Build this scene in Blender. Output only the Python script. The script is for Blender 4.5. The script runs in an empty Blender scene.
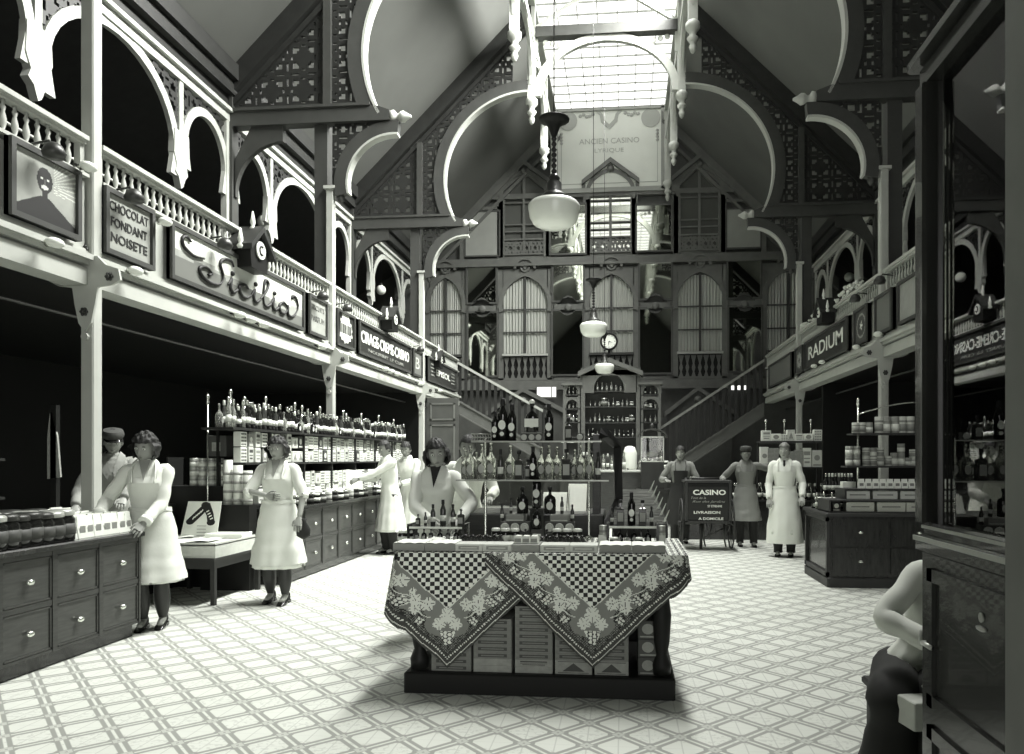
import bpy, math, random
from mathutils import Vector, Matrix
PI = math.pi
sc = bpy.context.scene
COL = sc.collection
random.seed(7)
R = random.Random(11)

# ---------------------------------------------------------------- camera
F, PX, PY, TH, CH = 738.0, 555.3, 459.0, 0.0928, 1.46
CT, ST = math.cos(TH), math.sin(TH)
cd = bpy.data.cameras.new('camera')
cam = bpy.data.objects.new('camera', cd)
COL.objects.link(cam)
cam.location = (0, 0, CH)
cam.rotation_euler = (PI / 2, 0, TH)
cd.sensor_width = 36
cd.lens = F * 36 / 1024
cd.shift_x = (512 - PX) / 1024
cd.shift_y = (PY - 377) / 1024
cd.clip_end = 100
cd.clip_start = .05
sc.camera = cam

def at(x, y, X=None, Y=None, Z=None):
    """world point seen at picture point x,y on one known plane"""
    a, b = (x - PX) / F, -(y - PY) / F
    d = Vector((a * CT - ST, a * ST + CT, b))
    if Y is not None: t = Y / d.y
    elif X is not None: t = X / d.x
    else: t = (Z - CH) / d.z
    return Vector((0, 0, CH)) + d * t

# ---------------------------------------------------------------- materials
MATS = {}
def gray(g, t=1.0):
    return (g * (1 - .035 * t), g, g * (1 - .085 * t), 1)
def mat(name, g, rough=.6, metal=0.0, spec=.5, noise=0.0, scale=8.0, trans=0.0, emit=0.0, bump=0.0, stretch=None, coat=0.0, ior=1.45):
    if name in MATS: return MATS[name]
    m = bpy.data.materials.new(name); m.use_nodes = True
    nt = m.node_tree; b = nt.nodes['Principled BSDF']
    b.inputs['Base Color'].default_value = gray(g)
    b.inputs['Roughness'].default_value = rough
    b.inputs['Metallic'].default_value = metal
    b.inputs['Specular IOR Level'].default_value = spec
    b.inputs['Transmission Weight'].default_value = trans
    b.inputs['Coat Weight'].default_value = coat
    b.inputs['IOR'].default_value = ior
    if emit:
        b.inputs['Emission Color'].default_value = (1, 1, .96, 1)
        b.inputs['Emission Strength'].default_value = emit
    if noise or bump:
        tc = nt.nodes.new('ShaderNodeTexCoord'); mp = nt.nodes.new('ShaderNodeMapping')
        nz = nt.nodes.new('ShaderNodeTexNoise'); nz.inputs['Scale'].default_value = scale
        nz.inputs['Detail'].default_value = 6
        nt.links.new(tc.outputs['Object'], mp.inputs['Vector'])
        if stretch: mp.inputs['Scale'].default_value = stretch
        nt.links.new(mp.outputs['Vector'], nz.inputs['Vector'])
        if noise:
            cr = nt.nodes.new('ShaderNodeValToRGB')
            cr.color_ramp.elements[0].position = .3; cr.color_ramp.elements[1].position = .72
            cr.color_ramp.elements[0].color = gray(max(0.004, g * (1 - noise)))
            cr.color_ramp.elements[1].color = gray(min(1, g * (1 + noise)))
            nt.links.new(nz.outputs['Fac'], cr.inputs['Fac'])
            nt.links.new(cr.outputs['Color'], b.inputs['Base Color'])
        if bump:
            bp = nt.nodes.new('ShaderNodeBump'); bp.inputs['Strength'].default_value = bump
            bp.inputs['Distance'].default_value = .01
            nt.links.new(nz.outputs['Fac'], bp.inputs['Height'])
            nt.links.new(bp.outputs['Normal'], b.inputs['Normal'])
    MATS[name] = m
    return m
M_paint = mat('pale_paint', .45, .5, noise=.07, scale=3)
M_white = mat('white_enamel', .8, .35)
M_mid = mat('grey_green_timber', .05, .55, noise=.12, scale=5)
M_facade = mat('facade_timber', .135, .5, noise=.12, scale=4)
M_facade2 = mat('facade_panel', .075, .55, noise=.12, scale=4)
M_dark = mat('dark_timber', .022, .5, noise=.2, scale=6)
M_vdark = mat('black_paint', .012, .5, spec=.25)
M_ceil = mat('roof_plaster', .125, .8, noise=.10, scale=.8)
M_wood = mat('counter_oak', .038, .35, noise=.35, scale=7, stretch=(1, 1, 9))
M_woodt = mat('drawer_oak', .05, .33, noise=.3, scale=7, stretch=(1, 1, 7))
M_mahog = mat('mahogany', .022, .25, noise=.4, scale=6, stretch=(6, 6, 1), coat=.3)
M_brass = mat('bright_metal', .75, .22, metal=.9)
M_iron = mat('dark_iron', .05, .4, metal=.4)
M_paper = mat('white_paper', .86, .7)
M_cream = mat('cream_card', .6, .7, noise=.06, scale=20)
M_greyc = mat('grey_card', .3, .7, noise=.15, scale=25)
M_ink = mat('black_ink', .012, .6)
def pane_mat(ior=1.5):
    m = bpy.data.materials.new('window_glass'); m.use_nodes = True; nt = m.node_tree; nt.nodes.clear()
    o = nt.nodes.new('ShaderNodeOutputMaterial'); x = nt.nodes.new('ShaderNodeMixShader'); f = nt.nodes.new('ShaderNodeFresnel'); f.inputs[0].default_value = ior
    a = nt.nodes.new('ShaderNodeBsdfTransparent'); a.inputs[0].default_value = (.96, .96, .95, 1); g = nt.nodes.new('ShaderNodeBsdfGlossy'); g.inputs['Roughness'].default_value = .01
    for i, n in enumerate((f, a, g)): nt.links.new(n.outputs[0], x.inputs[i])
    nt.links.new(x.outputs[0], o.inputs[0]); return m
M_glass = pane_mat(1.45); M_plate = pane_mat(1.9)
M_dglass = mat('dark_bottle_glass', .012, .08, spec=.7)
M_gglass = mat('green_bottle_glass', .05, .08, spec=.7)
M_pglass = mat('pale_bottle_glass', .75, .05, trans=.75)
M_foil = mat('foil_capsule', .6, .25, metal=.8)
M_mirror = mat('mirror_glass', .62, .03, metal=1.0)
M_skin = mat('skin', .29, .5)
M_skinf = mat('skin_pale', .36, .5)
M_hair = mat('dark_hair', .018, .65, bump=.5, scale=60)
M_hairl = mat('light_hair', .16, .45, bump=.5, scale=60)
M_coat = mat('white_cotton', .80, .8, bump=.25, scale=14)
M_apron = mat('apron_linen', .72, .85, bump=.2, scale=20)
M_grey_cloth = mat('grey_cloth', .27, .85, bump=.4, scale=14)
M_work = mat('work_shirt', .2, .85, bump=.4, scale=14)
M_black_cloth = mat('black_cloth', .02, .8)
M_stock = mat('dark_stockings', .03, .5)
M_shoe = mat('black_leather', .012, .2)

# ---------------------------------------------------------------- mesh builder
class MB:
    def __init__(s): s.v, s.f, s.mi, s.sm = [], [], [], []
    def face(s, idx, m=0, smooth=False): s.f.append(idx); s.mi.append(m); s.sm.append(smooth)
    def box(s, x0, x1, y0, y1, z0, z1, m=0, M=None):
        if x0 > x1: x0, x1 = x1, x0
        if y0 > y1: y0, y1 = y1, y0
        if z0 > z1: z0, z1 = z1, z0
        b = len(s.v)
        p = [(x0,y0,z0),(x1,y0,z0),(x1,y1,z0),(x0,y1,z0),(x0,y0,z1),(x1,y0,z1),(x1,y1,z1),(x0,y1,z1)]
        s.v += [tuple(M(*q)) if M else q for q in p]
        for q in ((0,3,2,1),(4,5,6,7),(0,1,5,4),(1,2,6,5),(2,3,7,6),(3,0,4,7)): s.face([b + i for i in q], m)
        return s
    def bbox(s, x0, x1, y0, y1, z0, z1, m=0, c=.006):
        """box with chamfered vertical and top edges"""
        b = len(s.v)
        def ring(z, k):
            pts = [(x0+k+c,y0+k),(x1-k-c,y0+k),(x1-k,y0+k+c),(x1-k,y1-k-c),(x1-k-c,y1-k),(x0+k+c,y1-k),(x0+k,y1-k-c),(x0+k,y0+k+c)]
            s.v.extend((x, y, z) for x, y in pts)
        ring(z0, 0); ring(z1 - c, 0); ring(z1, c)
        for r in range(2):
            for i in range(8):
                j = (i + 1) % 8
                s.face([b+r*8+i, b+r*8+j, b+r*8+8+j, b+r*8+8+i], m)
        s.face([b+16+i for i in range(8)], m); s.face([b+7-i for i in range(8)], m)
        return s
    def prism(s, poly, M, d0, d1, m=0):
        b = len(s.v); n = len(poly)
        for d in (d0, d1): s.v += [tuple(M(u, w, d)) for u, w in poly]
        s.face([b + i for i in range(n)], m); s.face([b + 2*n - 1 - i for i in range(n)], m)
        for i in range(n):
            j = (i + 1) % n; s.face([b+i, b+n+i, b+n+j, b+j], m)
        return s
    def strip(s, A, B, M, d0, d1, m=0, closed=False):
        """slab between polylines A and B (same length), thickness d0..d1"""
        b = len(s.v); n = len(A)
        for P in (A, B):
            for d in (d0, d1): s.v += [tuple(M(u, w, d)) for u, w in P]
        a0, a1, b0, b1 = b, b+n, b+2*n, b+3*n
        for i in range(n if closed else n - 1):
            j = (i + 1) % n
            s.face([a0+i,a0+j,b0+j,b0+i], m); s.face([a1+i,b1+i,b1+j,a1+j], m)
            s.face([a0+i,a1+i,a1+j,a0+j], m); s.face([b0+i,b0+j,b1+j,b1+i], m)
        if not closed:
            for i in (0, n-1): s.face([a0+i,a1+i,b1+i,b0+i], m)
        return s
    def lathe(s, prof, n=12, c=(0,0,0), m=0, M=None, smooth=True, sx=1, sy=1, rot=0.0):
        """prof: (r,z[,mat]) ; mat applies to the band that starts there"""
        b = len(s.v); k = len(prof)
        for p in prof:
            for i in range(n):
                a = 2*PI*i/n + rot
                q = (c[0]+p[0]*sx*math.cos(a), c[1]+p[0]*sy*math.sin(a), c[2]+p[1])
                s.v.append(tuple(M(*q)) if M else q)
        for r in range(k-1):
            mm = prof[r][2] if len(prof[r]) > 2 else m
            for i in range(n):
                j = (i+1) % n
                s.face([b+r*n+i,b+r*n+j,b+(r+1)*n+j,b+(r+1)*n+i], mm, smooth)
        s.face([b+n-1-i for i in range(n)], prof[0][2] if len(prof[0]) > 2 else m)
        s.face([b+(k-1)*n+i for i in range(n)], prof[-2][2] if len(prof[-2]) > 2 else m)
        return s
    def tube(s, pts, r, n=8, m=0, smooth=True, cap=True, flat=1.0):
        pts = [Vector(p) for p in pts]; k = len(pts); b = len(s.v)
        rr = r if hasattr(r, '__len__') else [r]*k
        up = Vector((0,0,1)); prev = None
        for i, p in enumerate(pts):
            t = (pts[min(i+1,k-1)] - pts[max(i-1,0)])
            if t.length < 1e-9: t = Vector((0,0,1))
            t.normalize()
            if prev is None:
                ax = up if abs(t.dot(up)) < .9 else Vector((1,0,0))
                nx = t.cross(ax).normalized()
            else:
                nx = (prev - t*prev.dot(t))
                nx = nx.normalized() if nx.length > 1e-6 else t.orthogonal().normalized()
            prev = nx; ny = t.cross(nx)
            for j in range(n):
                a = 2*PI*j/n
                s.v.append(tuple(p + nx*math.cos(a)*rr[i] + ny*math.sin(a)*rr[i]*flat))
        for i in range(k-1):
            for j in range(n):
                q = (j+1) % n; s.face([b+i*n+j,b+i*n+q,b+(i+1)*n+q,b+(i+1)*n+j], m, smooth)
        if cap:
            s.face([b+n-1-j for j in range(n)], m, smooth); s.face([b+(k-1)*n+j for j in range(n)], m, smooth)
        return s
    def ball(s, c, r, m=0, nu=12, nv=8, sc=(1,1,1), M=None):
        b = len(s.v)
        for i in range(nv+1):
            ph = PI*i/nv
            for j in range(nu):
                a = 2*PI*j/nu
                q = (c[0]+r*sc[0]*math.sin(ph)*math.cos(a), c[1]+r*sc[1]*math.sin(ph)*math.sin(a), c[2]+r*sc[2]*math.cos(ph))
                s.v.append(tuple(M(*q)) if M else q)
        for i in range(nv):
            for j in range(nu):
                q = (j+1) % nu; s.face([b+i*nu+j,b+(i+1)*nu+j,b+(i+1)*nu+q,b+i*nu+q], m, True)
        return s
    def grid(s, fn, nu, nv, m=0, mf=None, smooth=True, closed=False, keep=None):
        b = len(s.v); w = nu if closed else nu + 1
        for j in range(nv+1):
            for i in range(w): s.v.append(tuple(fn(i/nu, j/nv)))
        for j in range(nv):
            for i in range(nu):
                q = (i+1) % w
                if keep and not keep((i+.5)/nu, (j+.5)/nv): continue
                s.face([b+j*w+i, b+j*w+q, b+(j+1)*w+q, b+(j+1)*w+i], mf((i+.5)/nu, (j+.5)/nv) if mf else m, smooth)
        return s
    def add(s, me, m=0, M=None, smooth=True):
        b = len(s.v)
        s.v += [tuple(M @ v.co) if M else tuple(v.co) for v in me.vertices]
        for p in me.polygons: s.face([b+i for i in p.vertices], m, smooth)
        return s
    def mesh(s, name, mats):
        me = bpy.data.meshes.new(name); me.from_pydata(s.v, [], s.f)
        for m in (mats if isinstance(mats, (list, tuple)) else [mats]): me.materials.append(m)
        me.polygons.foreach_set('material_index', s.mi); me.polygons.foreach_set('use_smooth', s.sm)
        me.update(); return me
    def build(s, name, mats, parent=None, loc=None, rz=0, **props):
        o = bpy.data.objects.new(name, s.mesh(name, mats)); COL.objects.link(o)
        if parent: o.parent = parent
        if loc is not None: o.location = loc
        if rz: o.rotation_euler.z = rz
        for k, v in props.items(): o[{'cat': 'category'}.get(k, k)] = v
        return o
def empty(name, loc=(0,0,0), rz=0, **props):
    o = bpy.data.objects.new(name, None); COL.objects.link(o)
    o.location = loc; o.rotation_euler.z = rz; o.empty_display_size = .1
    for k, v in props.items(): o[{'cat': 'category'}.get(k, k)] = v
    return o
def copy_tree(o, parent=None):
    c = o.copy(); COL.objects.link(c); c.parent = parent
    for ch in list(o.children): copy_tree(ch, c)
    return c
def dup(o, loc, rz=None, scale=None, **props):
    c = copy_tree(o); c.location = loc
    if rz is not None: c.rotation_euler.z = rz
    if scale is not None: c.scale = scale if hasattr(scale, '__len__') else (scale,)*3
    for k, v in props.items(): c[{'cat': 'category'}.get(k, k)] = v
    return c
def text(s, w, h, m, parent, x=0, y=0, z=0, name='lettering', bold=0.0, depth=.004, shear=0.0, one=None):
    """lettering fitted to w x h, centred on x,z, facing local -y"""
    cu = bpy.data.curves.new('t', 'FONT'); cu.body = s; cu.align_x = 'CENTER'; cu.offset = bold; cu.extrude = .01; cu.shear = shear
    cu.resolution_u = 3
    ob = bpy.data.objects.new('t', cu); COL.objects.link(ob)
    dg = bpy.context.evaluated_depsgraph_get(); me = bpy.data.meshes.new_from_object(ob.evaluated_get(dg))
    bpy.data.objects.remove(ob)
    xs = [v.co.x for v in me.vertices]; ys = [v.co.y for v in me.vertices]
    x0, x1, y0, y1 = min(xs), max(xs), min(ys), max(ys)
    kx = w/(x1-x0); ky = h/(y1-y0)
    for v in me.vertices:
        v.co = ((v.co.x-(x0+x1)/2)*kx + x, y - (v.co.z/.01*.5+.5)*depth, (v.co.y-(y0+y1)/2)*ky + z)
    me.materials.clear(); me.materials.append(m); me.name = name
    o = bpy.data.objects.new(name, me); COL.objects.link(o); o.parent = parent
    return o
def arc(cx, cz, r, a0, a1, n=16, rz=None):
    return [(cx + r*math.cos(math.radians(a0+(a1-a0)*i/n)), cz + (rz or r)*math.sin(math.radians(a0+(a1-a0)*i/n))) for i in range(n+1)]
def structure(o): o['kind'] = 'structure'; return o
# ================================================================ ARCHITECTURE
XC, YB = -.42, 23.5
HC, HL, HP = 4.40, 1.75, 6.15          # column line, lantern, purlin: half widths
BAYS = [6.29, 11.79, 17.29]
YE = 21.2                               # gallery end
YF = -5.0
# ---- floor
def floor_mat():
    m = bpy.data.materials.new('cement_tiles'); m.use_nodes = True; nt = m.node_tree
    b = nt.nodes['Principled BSDF']; b.inputs['Roughness'].default_value = .38
    N = nt.nodes.new; L = nt.links.new
    def math_(op, a, c=None, d=None, clamp=False):
        n = N('ShaderNodeMath'); n.operation = op; n.use_clamp = clamp
        for i, v in enumerate((a, c, d)):
            if v is None: continue
            if isinstance(v, (int, float)): n.inputs[i].default_value = v
            else: L(v, n.inputs[i])
        return n.outputs[0]
    tc = N('ShaderNodeTexCoord'); sp = N('ShaderNodeSeparateXYZ'); L(tc.outputs['Object'], sp.inputs[0])
    q = .1612
    i = math_('DIVIDE', math_('ADD', sp.outputs[0], 1.318 + q*200), q)
    j = math_('DIVIDE', math_('ADD', sp.outputs[1], -3.76 + q*200), q)
    a = math_('MULTIPLY', math_('ADD', i, j), .5); c = math_('MULTIPLY', math_('SUBTRACT', i, j), .5)
    c = math_('ADD', c, 300.0)
    def dist(v): return math_('ABSOLUTE', math_('SUBTRACT', math_('FRACT', v), .5))
    da, db = dist(a), dist(c)
    def band(d, c0, w, soft=.02):   # 1 inside
        return math_('SUBTRACT', 1.0, math_('DIVIDE', math_('SUBTRACT', math_('ABSOLUTE', math_('SUBTRACT', d, c0)), w), soft), clamp=True)
    l1 = band(da, .085, .042); l2 = band(db, .085, .042)
    lines = math_('MAXIMUM', l1, l2)
    sm = math_('ADD', da, db)
    node = math_('LESS_THAN', math_('MAXIMUM', da, db), .115)          # crossing square
    ch = band(sm, .31, .035)                                           # chamfered corners
    ch = math_('MULTIPLY', ch, math_('GREATER_THAN', math_('MINIMUM', da, db), .06))
    lines = math_('MULTIPLY', lines, math_('SUBTRACT', 1.0, math_('MULTIPLY', node, .55)))
    lines = math_('MAXIMUM', lines, ch)
    dot = math_('LESS_THAN', math_('MAXIMUM', da, db), .03)
    dark = math_('MAXIMUM', lines, dot)
    def joint(v, w=.012): 
        return math_('LESS_THAN', math_('ABSOLUTE', math_('SUBTRACT', math_('FRACT', math_('ADD', v, .5)), .5)), w)
    jt = math_('MAXIMUM', joint(i, .022), math_('MULTIPLY', joint(j, .014), .5))
    dark = math_('MAXIMUM', dark, math_('MULTIPLY', jt, .38))
    # alternate rows of cells carry a speckled star
    row = math_('GREATER_THAN', math_('PINGPONG', math_('ADD', j, 0.0), 1.0), .5)
    nz = N('ShaderNodeTexNoise'); nz.inputs['Scale'].default_value = 38; nz.inputs['Detail'].default_value = 4
    L(tc.outputs['Object'], nz.inputs['Vector'])
    sp_ = math_('MULTIPLY', math_('MULTIPLY', row, math_('GREATER_THAN', nz.outputs['Fac'], .56)), .28)
    ca = math_('ABSOLUTE', math_('SUBTRACT', da, db))
    star = math_('MULTIPLY', math_('MULTIPLY', row, math_('LESS_THAN', ca, .02)), math_('MULTIPLY', math_('GREATER_THAN', sm, .5), .16))
    dark = math_('MAXIMUM', dark, math_('MAXIMUM', sp_, star))
    nz2 = N('ShaderNodeTexNoise'); nz2.inputs['Scale'].default_value = .9; nz2.inputs['Detail'].default_value = 5
    L(tc.outputs['Object'], nz2.inputs['Vector'])
    mix = N('ShaderNodeMix'); mix.data_type = 'RGBA'; L(dark, mix.inputs[0])
    base = N('ShaderNodeMix'); base.data_type = 'RGBA'; L(nz2.outputs['Fac'], base.inputs[0])
    base.inputs[6].default_value = gray(.66); base.inputs[7].default_value = gray(.78)
    L(base.outputs[2], mix.inputs[6]); mix.inputs[7].default_value = gray(.33)
    L(mix.outputs[2], b.inputs['Base Color'])
    rr = N('ShaderNodeMapRange'); L(nz2.outputs['Fac'], rr.inputs[0]); rr.inputs[3].default_value = .3; rr.inputs[4].default_value = .55
    L(rr.outputs[0], b.inputs['Roughness'])
    return m
structure(MB().box(-10.5, 9.7, YF, YB + .6, -.1, 0).build('floor', floor_mat()))

# ---- outer walls, roof
def zc(xp): return 7.86 + (HP - xp)
for s, nm in ((-1, 'left'), (1, 'right')):
    Mx = lambda u, w, d, s=s: (XC + s*u, d, w)
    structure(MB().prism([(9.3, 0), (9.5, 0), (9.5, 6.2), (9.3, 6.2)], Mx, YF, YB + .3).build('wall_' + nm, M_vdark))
    structure(MB().prism([(HL, zc(HL)), (HL, zc(HL)+.15), (HP, zc(HP)+.15), (HP, zc(HP))], Mx, YF, YB).build('ceiling_' + nm, M_ceil))
    structure(MB().prism([(HP, 7.95), (HP, 8.15), (9.5, 6.35), (9.5, 6.15)], Mx, YF, YB).build('ceiling_' + nm + '_gallery', M_dark))
    # purlin
    structure(MB().prism([(HP-.14, 7.5), (HP+.1, 7.5), (HP+.1, 7.98), (HP-.14, 7.98)], Mx, YF, YB)
        .prism([(HP-.22, 7.72), (HP-.1, 7.72), (HP-.1, 7.98), (HP-.22, 7.98)], Mx, YF, YB).build('trim_purlin_' + nm, M_dark))
structure(MB().box(-10, 9.2, YB+.1, YB+.3, 0, 13.2).build('wall_back', M_facade2))
fw = MB()
fw.box(-10, -5, YF-.2, YF, 0, 13).box(4.2, 9.2, YF-.2, YF, 0, 13).box(-5, 4.2, YF-.2, YF, 6.5, 13).build('wall_front', M_dark)['kind'] = 'structure'
# entrance glazing behind the photographer
g = MB()
for k in range(7): g.box(-5 + k*1.5, -4.9 + k*1.5, YF-.15, YF-.05, 0, 6.5)
for z in (0.02, 2.3, 4.4, 6.4): g.box(-5, 4.2, YF-.15, YF-.05, z, z+.1)
structure(g.build('window_1', M_dark))

# ---- laylight (glazed ceiling of the lantern)
def emis(name, e, c=(1, 1, .965)):
    m = bpy.data.materials.new(name); m.use_nodes = True; nt = m.node_tree
    nt.nodes.clear(); em = nt.nodes.new('ShaderNodeEmission'); ou = nt.nodes.new('ShaderNodeOutputMaterial')
    em.inputs[0].default_value = (*c, 1); em.inputs[1].default_value = e; nt.links.new(em.outputs[0], ou.inputs[0]); return m
M_sky = emis('daylight_glass', 2.0)
ZL = 12.62
lay = empty('skylight', (XC, 0, ZL), label='long glazed skylight with a grid of glazing bars along the ridge of the hall', cat='skylight')
MB().box(-HL, HL, 4.5, YB, .03, .06).build('glass', M_sky, lay)
g = MB()
y = 4.5
while y < YB:
    g.box(-HL, HL, y, y+.022, -.02, .02); y += .5
for k in range(8): g.box(-HL + k*2*HL/7 - .01, -HL + k*2*HL/7 + .01, 4.5, YB, -.025, .022)
g.build('glazing_bars', M_paint, lay)
structure(MB().box(XC-HL-.1, XC+HL+.1, YF, 4.5, ZL, ZL+.15).build('ceiling_front', M_ceil))

# ---- lantern side walls and pendants
MY = lambda Y: (lambda u, w, d: (u, Y+d, w))
frames_y = [BAYS[0] + 2.75*k for k in range(-1, 6)] + [22.79]
for s in (-1, 1):
    nm = 'left' if s < 0 else 'right'
    Mx = lambda u, w, d, s=s: (XC + s*(HL + d), u, w)
    t = empty('lantern_arcade', (0, 0, 0), label='pale carved timber arcade with turned pendants along the %s side of the skylight' % nm, cat='arcade')
    w = MB().prism([(YF, 12.2), (YB, 12.2), (YB, ZL), (YF, ZL)], Mx, -.02, .1)
    w.prism([(3, 11.25), (YB, 11.25), (YB, 11.45), (3, 11.45)], Mx, -.07, .07)
    w.prism([(3, 12.1), (YB, 12.1), (YB, 12.2), (3, 12.2)], Mx, -.1, .1)
    for k in range(len(frames_y)-1):
        y0, y1 = frames_y[k]+.08, frames_y[k+1]-.08
        A = arc((y0+y1)/2, 10.25, (y1-y0)/2-.02, 180, 0, 16, 1.0)
        w.strip(A, [(u, 11.3) for u, _ in A], Mx, -.04, .04)
    w.build('frame', M_paint, t)
    for y in frames_y:
        p = MB().prism([(y-.09, 9.95), (y+.09, 9.95), (y+.09, 12.3), (y-.09, 12.3)], Mx, -.09, .09)
        p.lathe([(.02, -.62), (.05, -.58), (.075, -.5), (.05, -.43), (.07, -.4), (.115, -.33), (.06, -.27), (.085, -.2), (.14, -.14), (.14, -.04), (.1, 0)], 12, (XC+s*HL, y, 9.97))
        p.build('pendant', M_paint, t)
# ---- lantern cross frames
for y in (17.29,):
    t = empty('lantern_cross_frame', (XC, y, 0), label='pale arched cross frame with tie beam and braces under the skylight', cat='roof frame')
    M = lambda u, w, d: (u, d, w)
    w = MB().prism([(-HL+.1, 11.42), (HL-.1, 11.42), (HL-.1, 11.62), (-HL+.1, 11.62)], M, -.08, .08)
    w.prism([(-HL+.1, 11.36), (HL-.1, 11.36), (HL-.1, 11.44), (-HL+.1, 11.44)], M, -.12, .12)
    w.build('tie_beam', M_mid, t)
    A = arc(0, 10.0, HL-.22, 180, 0, 24, 1.22); B = arc(0, 10.0, HL-.04, 180, 0, 24, 1.4)
    MB().strip(A, B, M, -.06, .06).build('arch', M_paint, t)
    if y < 20:
        for s in (-1, 1):
            f = MB()
            for k in range(4):
                f.ball((s*(1.42-.16*k), 0, 11.26-.03*k), .07, 0, 8, 6, (1, .3, 1))
            f.prism([(s*1.6, 10.9), (s*1.66, 10.9), (s*1.66, 11.36), (s*1.6, 11.36)], M, -.03, .03)
            f.build('fretwork', M_paint, t)
        b = MB()
        for s in (-1, 1): b.prism([(s*1.7, 11.62), (s*1.55, 11.62), (s*.1, 12.55), (s*.25, 12.55)], M, -.05, .05)
        b.build('brace', M_paint, t)

# ---- fretwork panels (pierced boards)
def fret(region, u0, u1, w0, w1, M, d0, d1, cell=.036):
    mb = MB(); nu, nw = int((u1-u0)/cell), int((w1-w0)/cell)
    idx = {}
    P = .27
    def pat(u, w):
        a, b = (u % P) - P/2, (w % P) - P/2
        r = math.hypot(a, b)
        if abs(r - .092) < .034: return True
        a2, b2 = ((u+P/2) % P) - P/2, ((w+P/2) % P) - P/2
        r2 = math.hypot(a2, b2)
        if r2 < .06: return True
        return abs(abs(a) - abs(b)) < .03 and r > .1
    def vi(i, j, d):
        k = (i, j, d)
        if k not in idx: idx[k] = len(mb.v); mb.v.append(tuple(M(u0+i*cell, w0+j*cell, d1 if d else d0)))
        return idx[k]
    for i in range(nu):
        for j in range(nw):
            u, w = u0+(i+.5)*cell, w0+(j+.5)*cell
            if region(u, w) and pat(u, w):
                mb.face([vi(i,j,0), vi(i+1,j,0), vi(i+1,j+1,0), vi(i,j+1,0)])
                mb.face([vi(i,j,1), vi(i,j+1,1), vi(i+1,j+1,1), vi(i+1,j,1)])
                for (a, b, c, d, ni, nj) in ((i,j,i,j+1,i-1,j),(i+1,j,i+1,j+1,i+1,j),(i,j,i+1,j,i,j-1),(i,j+1,i+1,j+1,i,j+1)):
                    uu, ww = u0+(ni+.5)*cell, w0+(nj+.5)*cell
                    if not (region(uu, ww) and pat(uu, ww)): mb.face([vi(a,b,0), vi(c,d,0), vi(c,d,1), vi(a,b,1)])
    return mb

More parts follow.
